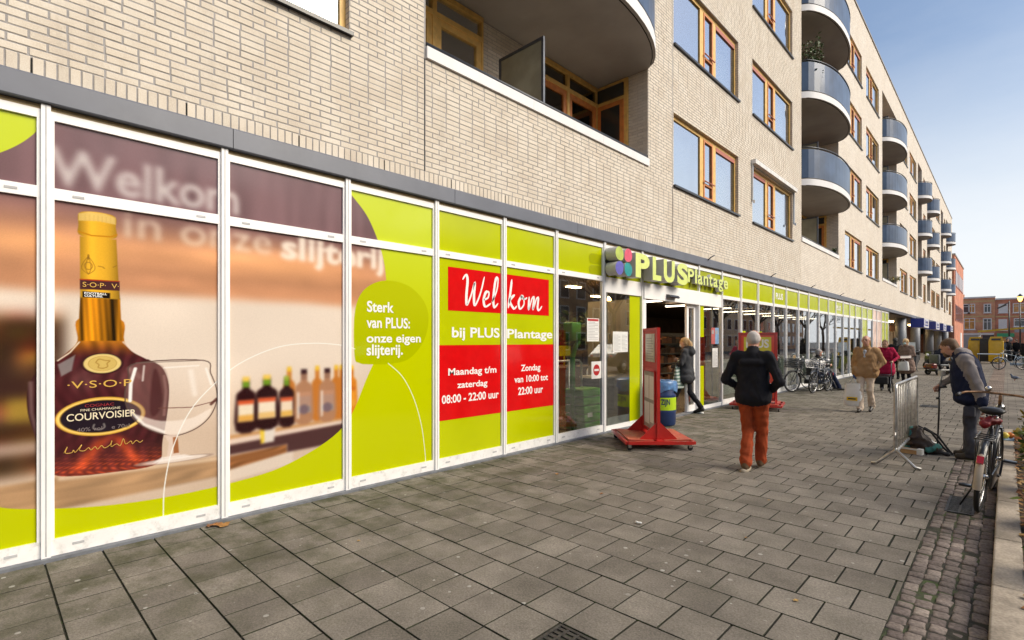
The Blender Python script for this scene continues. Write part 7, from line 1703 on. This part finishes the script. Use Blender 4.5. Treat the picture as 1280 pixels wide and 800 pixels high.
for s in (-1, 1): q.tube([(s * .25, -.24, .95), (s * .25, -.22, .50), (s * .25, .20, .48), (s * .24, .40, .30), (s * .22, .50, .10)], .013, 6); q.tube([(s * .25, -.22, .70), (s * .25, .16, .70), (s * .25, .18, .48)], .013, 6); q.tube([(s * .25, -.24, .95), (s * .25, -.36, .95)], .014, 6)
q.build('frame', M_CHROME, e)
q = MB(); q.box(-.24, .24, -.2, .22, .405, .43); q.build('seat', M_DARK, e); q = MB(); q.box(-.24, .24, -.245, -.225, .48, .90); q.build('backrest', M_DARK, e)
for s in (-1, 1):
    w_ = MB(); w_.tube([(s * .30, -.10 + .29 * math.cos(2 * math.pi * i / 24), .30 + .29 * math.sin(2 * math.pi * i / 24)) for i in range(24)], .014, 6, closed=True); wo_ = w_.build('wheel', M_TYRE, e)
    w_ = MB(); w_.tube([(s * .28, -.10, .30), (s * .32, -.10, .30)], .025, 8)
    for i in range(14): a = 2 * math.pi * i / 14; w_.tube([(s * .30, -.10, .30), (s * .30, -.10 + .28 * math.cos(a), .30 + .28 * math.sin(a))], .003, 3)
    w_.build('spokes', M_CHROME, wo_); wheel(e, (s * .22, .32, .08), .08, .015, name='caster'); q = MB(); q.box(s * .20 - .07, s * .20 + .07, .46, .62, .06, .075); q.build('footrest', M_BLK, e)
e = empty('mobility_scooter', (2.86, 31.85, 0), R(-40), 'black mobility scooter carrying the person in a dark coat', 'mobility scooter')
q = MB(); q.bbox(-.26, .26, -.45, .75, .16, .28, .05); q.build('deck', M_BLK, e); q = MB(); q.bbox(-.26, .26, -.22, .24, .42, .52, .05); q.bbox(-.25, .25, -.32, -.22, .52, .98, .05); q.build('seat', pm('grey_vinyl', (.10, .11, .12), .5), e)
q = MB(); q.tube([(0, 0, .28), (0, 0, .42)], .05, 8); q.build('seat_post', M_RAIL, e); q = MB(); q.tube([(0, .70, .28), (0, .58, .95)], .04, 8); q.tube([(-.28, .52, .98), (0, .58, .96), (.28, .52, .98)], .018, 6); q.build('tiller', M_RAIL, e)
q = MB(); q.bbox(-.20, .20, .66, .96, .55, .80, .03); q.build('front_basket', pm('bright_goods', (.45, .22, .05), .6, var=.5, vscale=9), e); q = MB(); q.bbox(-.24, .24, -.60, -.36, .30, .55, .06); q.build('rear_cover', pm('dark_red_cover', (.14, .02, .02), .4, coat=.4), e)
for sx in (-1, 1):
    wheel(e, (sx * .28, -.35, .15), .15, .04); wheel(e, (sx * .24, .62, .13), .13, .035)
    q = MB(); q.box(sx * .2 - .04, sx * .2 + .04, -.615, -.60, .36, .42); q.build('tail_light', M_TAIL, e)
def moped(loc_, rz, label, screen):
    e = empty('moped', loc_, rz, label, 'moped', 'mopeds by the arcade'); pa = pm('dark_blue_grey_moped', (.03, .035, .045), .3, .1, coat=.6)
    q = MB(); q.prism([(-.70, .55), (-.62, .82), (-.1, .80), (.0, .55), (.05, .32), (.42, .30), (.50, .50), (.45, .95), (.52, 1.0), (.62, .60), (.55, .24), (-.1, .22), (-.35, .35)], lambda y, z: (-.15, y, z), lambda y, z: (.15, y, z)); q.build('body', pa, e)
    q = MB(); q.bbox(-.14, .14, -.66, -.04, .78, .88, .04); q.build('saddle', M_SADDLE, e); q = MB(); q.tube([(-.33, .36, 1.06), (0, .44, 1.02), (.33, .36, 1.06)], .018, 6); q.build('handlebar', M_RAIL, e)
    for y in (-.50, .68): wheel(e, (0, y, .22), .22, .055)
    q = MB(); q.tube([(0, .68, .22), (0, .50, .95)], .03, 6); q.build('fork', M_RAIL, e); q = MB(); q.bbox(-.16, .16, -.98, -.70, .86, 1.14, .05); q.build('top_box', M_BLK, e); q = MB(); q.sphere((0, .60, .82), .09, 10, 6); q.build('headlight', M_SIGNW, e)
    if screen: q = MB(); q.add([(-.24, .56, .98), (.24, .56, .98), (.20, .42, 1.55), (-.20, .42, 1.55), (-.24, .565, .98), (.24, .565, .98), (.20, .425, 1.55), (-.20, .425, 1.55)], [(0, 1, 2, 3), (5, 4, 7, 6)]); q.build('windscreen', pm('milky_windscreen', (.60, .68, .74), .15, coat=.5), e)
    q = MB(); q.tube([(-.12, -.05, .2), (-.22, -.10, .01)], .012, 6); q.build('kickstand', M_RAIL, e)
moped((1.55, 34.5, 0), R(175), 'dark moped with a tall pale windscreen by the arcade', True); moped((2.15, 38.6, 0), R(150), 'dark moped without windscreen farther along the arcade', False); moped((1.05, 30.2, 0), R(200), 'dark moped behind the dark haired person in black', False)

# ---------------------------------------------------------------- small stuff on kerb and paving
e = empty('fruit_tray', (5.165, 10.95, .118), 0, 'light blue tray on the kerb past the old bicycle', 'tray'); q = MB(); q.box(-.07, .07, -.12, .12, 0, .012); q.box(-.07, -.062, -.12, .12, .012, .04); q.box(.062, .07, -.12, .12, .012, .04); q.build('dish', pm('light_blue_plastic', (.30, .45, .62), .4), e)
for dx, dy, c_, nm in ((.03, .04, (.70, .20, .03), 'orange'), (-.03, -.03, (.70, .52, .06), 'lemon'), (.10, .02, (.66, .24, .10), 'tangerine')):
    q = MB(); q.sphere((0, 0, .05), .05, 14, 10, sc=(1, 1.15 if nm == 'lemon' else 1, .95)); o = q.build(nm, pm('fruit_' + nm, c_, .4, bump=.2, bscale=80)); o.location = (5.165 + dx, 10.95 + dy, .131 if dx < .08 else .11); tag(o, '%s coloured fruit at the blue tray on the kerb' % {'orange': 'deep orange', 'lemon': 'yellow', 'tangerine': 'pale orange'}[nm], 'fruit')
M_LEAF = [pm('leaf_%d' % i, c_, .7, var=.25, vscale=30) for i, c_ in enumerate(((.28, .12, .035), (.34, .17, .05), (.22, .09, .03), (.38, .24, .08)))]
def leaf_mesh(seed):
    rr = random.Random(seed); pts = []
    for i in range(10): a = 2 * math.pi * i / 10; r = .045 * (1 if i % 2 else .62) * rr.uniform(.8, 1.15); pts.append((r * math.cos(a), r * 1.2 * math.sin(a), .006 + rr.uniform(0, .016)))
    m_ = MB(); m_.add([(0, 0, .004)] + pts, [(0, i + 1, (i + 1) % 10 + 1) for i in range(10)], 0, True); m_.add([(0, -.03, .006), (.003, -.03, .006), (.004, -.085, .012), (.001, -.085, .012)], [(0, 1, 2, 3)]); return m_
_lm = [leaf_mesh(i).mesh('fallen_leaf', M_LEAF[i]) for i in range(4)]
rl = random.Random(11); spots = [(.16, 1.47), (.20, 1.50), (.13, 1.42), (1.35, 2.15), (2.05, 4.6), (3.6, 4.4), (2.6, 7.9), (4.2, 3.55), (3.1, 10.8), (1.2, 4.9), (4.56, 11.2), (4.9, 18.5), (4.4, 21.0), (5.6, 24.2), (4.2, 26.5), (3.4, 5.6), (.18, .02), (5.5, 33), (2.2, 16.5)]
for i, (x, y) in enumerate(spots):
    o = bpy.data.objects.new('fallen_leaf', _lm[i % 4]); link(o); o.location = (x, y, .002); o.rotation_euler = (rl.gauss(0, .1), rl.gauss(0, .1), rl.uniform(0, 6)); s = rl.uniform(.28, .55) if i > 2 else 1.1; o.scale = (s, s, s)
    tag(o, 'brown leaf in the small heap at the foot of the second mullion' if i < 3 else 'small brown fallen leaf lying alone on the paving', 'leaf', 'leaves at the mullion foot' if i < 3 else 'scattered fallen leaves')
me = sdf_mesh('paper_scrap', [ell((0, 0, .016), (.030, .018, .014), 0, None, .01, .006), ell((.02, .008, .014), (.02, .016, .012), 0, None, .01, .005)], .004, [M_PAPER]); o = bpy.data.objects.new('paper_scrap', me); link(o); o.location = (2.785, 4.07, 0); tag(o, 'small crumpled white paper scrap on the open paving', 'litter')
e = empty('pigeon', (5.40, 29.2, 0), R(70), 'grey blue pigeon standing on the far paving at right', 'pigeon')
Pg = [ell((0, 0, .14), (.06, .12, .065), 0, None, .03), cap((0, .08, .17), (0, .12, .25), .035, .026, 1, .03), ell((0, .13, .265), (.024, .032, .024), 1, None, .015), cap((0, .155, .262), (0, .178, .255), .008, .003, 2, .006), cap((0, -.10, .13), (0, -.20, .11), .04, .022, 0, .03, sq=(0, 0, 1, 2.2)), cap((-.02, .0, .08), (-.02, .01, .01), .008, .007, 2, .01), cap((.02, .0, .08), (.02, .01, .01), .008, .007, 2, .01)]
link(bpy.data.objects.new('body', sdf_mesh('body', Pg, .006, [pm('pigeon_grey', (.14, .17, .24), .7, var=.2), pm('pigeon_neck', (.06, .09, .16), .5), pm('pigeon_leg', (.40, .12, .08), .6)])), e)
# balcony plant and birds-of-prey decoys (scarecrow crows) on the balcony rails
def leafy(name, loc_, label, n, rx, rz_, lmat, smat, seed, size=.10, height=.5, cat='plant', tmin=.3):
    rr = random.Random(seed); e = empty(name, loc_, 0, label, cat); st = MB(); lv = MB(); v = []; f = []
    for i in range(n):
        a = rr.uniform(0, 6.28); r = rx * math.sqrt(rr.random()); h = height * rr.uniform(.35, 1); top = V(r * math.cos(a), r * math.sin(a), h); st.tube([V(top.x * .15, top.y * .15, 0), V(top.x * .5, top.y * .5, h * .55), top], .004, 3, caps=False)
        for k in range(rr.randint(5, 9)):
            t = rr.uniform(tmin, 1.05); p_ = V(top.x * t, top.y * t, h * t); d = V(rr.gauss(0, 1), rr.gauss(0, 1), rr.gauss(.2, .6)).normalized(); sd2 = d.cross(V(rr.gauss(0, 1), rr.gauss(0, 1), rr.gauss(0, 1))).normalized(); L2 = size * rr.uniform(.6, 1.2); u = d.cross(sd2) * L2 * .12
            o_ = len(v); v += [p_, p_ + d * L2 * .35 + sd2 * L2 * .24 + u, p_ + d * L2 * .75 + sd2 * L2 * .16, p_ + d * L2, p_ + d * L2 * .75 - sd2 * L2 * .16, p_ + d * L2 * .35 - sd2 * L2 * .24 + u]; f.append((o_, o_ + 1, o_ + 2, o_ + 3)); f.append((o_, o_ + 3, o_ + 4, o_ + 5))
    lv.add(v, f, 0, True)
    for i_ in range(len(lv.m)): lv.m[i_] = (i_ // 2) % len(lmat)
    st.build('stems', smat, e); lv.build('leaves', lmat, e); return e
M_GL = [pm('leaf_green', (.055, .10, .018), .5, var=.3, vscale=9), pm('leaf_yellow', (.38, .28, .03), .55, var=.3, vscale=9), pm('leaf_lime', (.13, .17, .025), .5, var=.3, vscale=9)]
M_GD = [pm('leaf_dark_green', (.03, .06, .015), .5, var=.3, vscale=9), pm('leaf_green', (.055, .10, .018))]
M_STEM = pm('woody_stem', (.09, .06, .03), .8)
rp = random.Random(5); names_ = ('beside the corner of the frame', 'next to the old bicycle wheel', 'level with the bicycle saddle', 'beside the fruit tray', 'behind the fruit tray', 'at the far end of the bed', 'nearest to the camera', 'halfway along the kerb')
for i, (x, y, h) in enumerate(((5.50, 4.7, .40), (5.46, 6.0, .50), (5.50, 7.4, .72), (5.45, 9.0, .62), (5.52, 10.3, .70), (5.62, 11.6, .80), (5.75, 3.2, .4), (5.95, 8.2, .7))): leafy('shrub', (x, y, .07), 'yellowing leafy shrub in the bed behind the kerb, ' + names_[i], 46, .24, 0, M_GL, M_STEM, 40 + i, .11, h)
leafy('balcony_plant', (.10, 20.65, 10.32), 'bushy green plant rising above the third floor balcony rail', 150, .42, 0, M_GD, M_STEM, 70, .12, 2.1, tmin=.60)
leafy('loggia_plant', (-.05, 24.9, 5.26), 'small green plant on the loggia parapet below the round balconies', 14, .15, 0, M_GD, M_STEM, 71, .10, .3)
leafy('loggia_flowers', (-.05, 39.8, 5.26), 'row of leafy pots on the loggia parapet farther along', 50, .7, 0, M_GL + [pm('pale_flower', (.6, .5, .5), .6)], M_STEM, 72, .12, .35)
rr = random.Random(9); v = []; f = []       # leaf litter on the soil
for i in range(1400):
    x, y = 5.24 + rr.random() ** 1.5 * 1.2, rr.uniform(1.5, 12.0); a = rr.uniform(0, 6.28); s = rr.uniform(.02, .05); z = .115 + rr.uniform(-.01, .02); o_ = len(v)
    v += [(x + s * math.cos(a + k * 1.57) * (1 if k % 2 else .6), y + s * math.sin(a + k * 1.57) * (1 if k % 2 else .6), z + rr.uniform(-.01, .015)) for k in range(4)]; f.append((o_, o_ + 1, o_ + 2, o_ + 3))
m_ = MB(); m_.add(v, f, 0); m_.m = [rr.randint(0, 3) for _ in f]; tag(m_.build('leaf_litter', M_LEAF), 'brown and yellow leaf litter covering the planting bed', 'leaf litter', kind='stuff')

# ================================================================ things inside the shop, seen through door and panes
M_SHELFG = pm('shop_shelf_grey', (.20, .18, .15), .5, var=.1)
def shelf_unit(loc_, L, h, label, seed):
    rr = random.Random(seed); e = empty('store_shelf', loc_, 0, label, 'shelf', 'shelves in the shop')
    q = MB(); q.box(-.22, .22, 0, L, 0, .12); q.box(-.02, .02, 0, L, .12, h); q.build('gondola', M_SHELFG, e)
    for k in range(5):
        z = .14 + k * (h - .2) / 5; q = MB(); q.box(.02, .24, .01, L - .01, z, z + .03); q.build('shelf_board', M_SHELFG, e)
        y = .04; i = 0
        while y < L - .15:
            w_ = rr.uniform(.14, .34); q = MB(); q.box(.04, .21, y, y + w_ - .02, z + .03, z + .03 + rr.uniform(.14, (h - .2) / 5 - .06)); t_ = rr.uniform(.04, .22); c_ = (t_ * rr.uniform(1.2, 2.), t_ * rr.uniform(.6, 1.1), t_ * rr.uniform(.15, .5)); q.build('goods', pm('pack_%d' % rr.randint(0, 11), tuple(c_), .5), e); y += w_
for i, (x, y, L) in enumerate(((-3.6, 13.4, 5.), (-3.4, 19.2, 5.), (-3.6, 25.0, 5.), (-7.5, 6.8, 5.5))): shelf_unit((x, y, .01), L, 1.9, ('nearest', 'second', 'third', 'deepest')[i] + ' dark shelf of goods inside the shop behind the glass', 80 + i)
e = empty('checkout_gate', (-1.5, 9.3, .01), 0, 'steel entrance rail with no entry plate inside the shop doorway', 'gate')
q = MB(); q.tube([(0, 0, 0), (0, 0, .95), (0, .05, 1.0), (0, 1.9, 1.0), (0, 1.95, .95), (0, 1.95, 0)], .025, 8); q.tube([(0, .02, .5), (0, 1.93, .5)], .018, 8); q.build('rail', M_ALU, e)
q = MB(); q.box(.025, .035, .25, .95, .66, .98); q.build('plate', M_PAPER, e)
n = 20; q = MB(); q.add([(.037, .60 + .12 * math.cos(2 * math.pi * i / n), .82 + .12 * math.sin(2 * math.pi * i / n)) for i in range(n)], [list(range(n))], 0); q.box(.0375, .039, .52, .68, .80, .84, 1); q.build('no_entry_disc', [pm('sign_red', (.42, .012, .015)), M_PAPER], e)
e = empty('checkout_counter', (-3.2, 9.6, .01), 0, 'brown checkout counter with a lime card deep in the doorway', 'counter')
q = MB(); q.box(-.4, .4, 0, 1.6, 0, .95); q.build('cabinet', pm('dark_wood_cabinet', (.10, .06, .03), .5), e); q = MB(); q.box(-.45, .45, -.05, 1.65, .95, 1.0); q.build('worktop', pm('beige_worktop', (.40, .32, .22), .4), e); q = MB(); q.box(.46, .48, .2, .7, 1.25, 1.5); q.tube([(.47, .45, 1.0), (.47, .45, 1.26)], .015, 6); q.build('lime_card', M_LIME, e)
q = MB(); q.box(-.1, .1, .9, 1.3, 1.0, 1.6); q.build('till_screen', M_BLK, e)
leafy('indoor_plant', (-2.9, 10.6, 1.35), 'dark bushy plant display inside the shop doorway', 60, .55, 0, M_GD, M_STEM, 73, .2, 1.0)
e = empty('plant_stand', (-2.9, 10.9, .01), 0, 'dark wooden plant stand inside the shop doorway', 'stand'); q = MB(); q.box(-.3, .3, -.6, .6, 1.30, 1.36); q.build('shelf', pm('dark_wood_cabinet', (.10, .06, .03)), e)
for sx in (-.27, .27):
    for sy in (-.55, .55): q = MB(); q.box(sx - .025, sx + .025, sy - .025, sy + .025, 0, 1.3); q.build('leg', pm('dark_wood_cabinet', (.10, .06, .03)), e)
e = empty('pendant_lamp', (-1.8, 10.6, 3.04), 0, 'small glowing pendant lamp in the shop doorway', 'lamp'); q = MB(); q.tube([(0, 0, 0), (0, 0, -.35)], .006, 5); q.build('cord', M_BLK, e); q = MB(); q.lathe([(.03, -.35), (.06, -.42), (.07, -.50), (.04, -.54)], n=14); q.build('bulb', pm('pendant_glow', (1, .7, .3), .4, var=0, emit=(1, .55, .15, 40.)), e)
# green machinery behind the first clear pane
M_GRN = pm('bright_green_plastic', (.06, .30, .015), .4, var=.1, coat=.2)
e = empty('basket_station', (-.42, 7.30, .01), 0, 'green basket holder and post behind the first clear shop pane', 'basket holder')
q = MB(); q.tube([(0, .05, 0), (0, .05, 1.35), (.02, .10, 1.50), (.05, .16, 1.62)], .045, 8); q.bbox(-.10, .10, -.10, .18, 1.62, 1.95, .03); q.build('post', M_GRN, e)
for k in range(5): q = MB(); q.bbox(-.22, .22, .12 - .012 * k, .62 + .012 * k, .02 + k * .15, .16 + k * .15, .03); q.build('basket', M_GRN, e)
q = MB(); q.box(.221, .224, .20, .34, .26, .34); q.build('label_plate', M_PAPER, e)
e = empty('entry_railing', (-.85, 7.75, .01), 0, 'curved steel railing behind the first clear shop pane', 'railing'); q = MB(); q.tube([(0, -.4, 0), (0, -.4, 1.18), (0, -.34, 1.24), (0, .38, 1.24), (0, .45, 1.18), (0, .45, 0)], .022, 8); q.tube([(0, .05, 0), (0, .05, 1.24)], .018, 8); q.build('rail', M_ALU, e)
e = empty('counter_table', (-.9, 9.1, .01), 0, 'small table with pale top behind the sliding door pane', 'table'); q = MB(); q.box(-.3, .3, -.5, .5, .86, .90); q.build('tabletop', M_PAPER, e); q = MB(); q.box(-.25, .25, -.45, .45, .2, .86); q.build('cabinet', M_BLK, e)
# rail of white parcels in the far panes, as the light band seen behind the glass
for i in range(6):
    y = 15 + i * 2.8; e = empty('freezer_counter', (-1.3, y, .01), 0, ('first', 'second', 'third', 'fourth', 'fifth', 'sixth')[i] + ' pale counter unit standing behind the long row of panes', 'counter', 'pale counters behind the panes')
    q = MB(); q.bbox(-.4, .4, 0, 2.6, .0, .95, .03); q.build('cabinet', pm('pale_green_grey_counter', (.36, .42, .38), .4), e); q = MB(); q.box(-.42, .42, -.02, 2.62, .95, 1.0); q.build('worktop', M_PAPER, e)
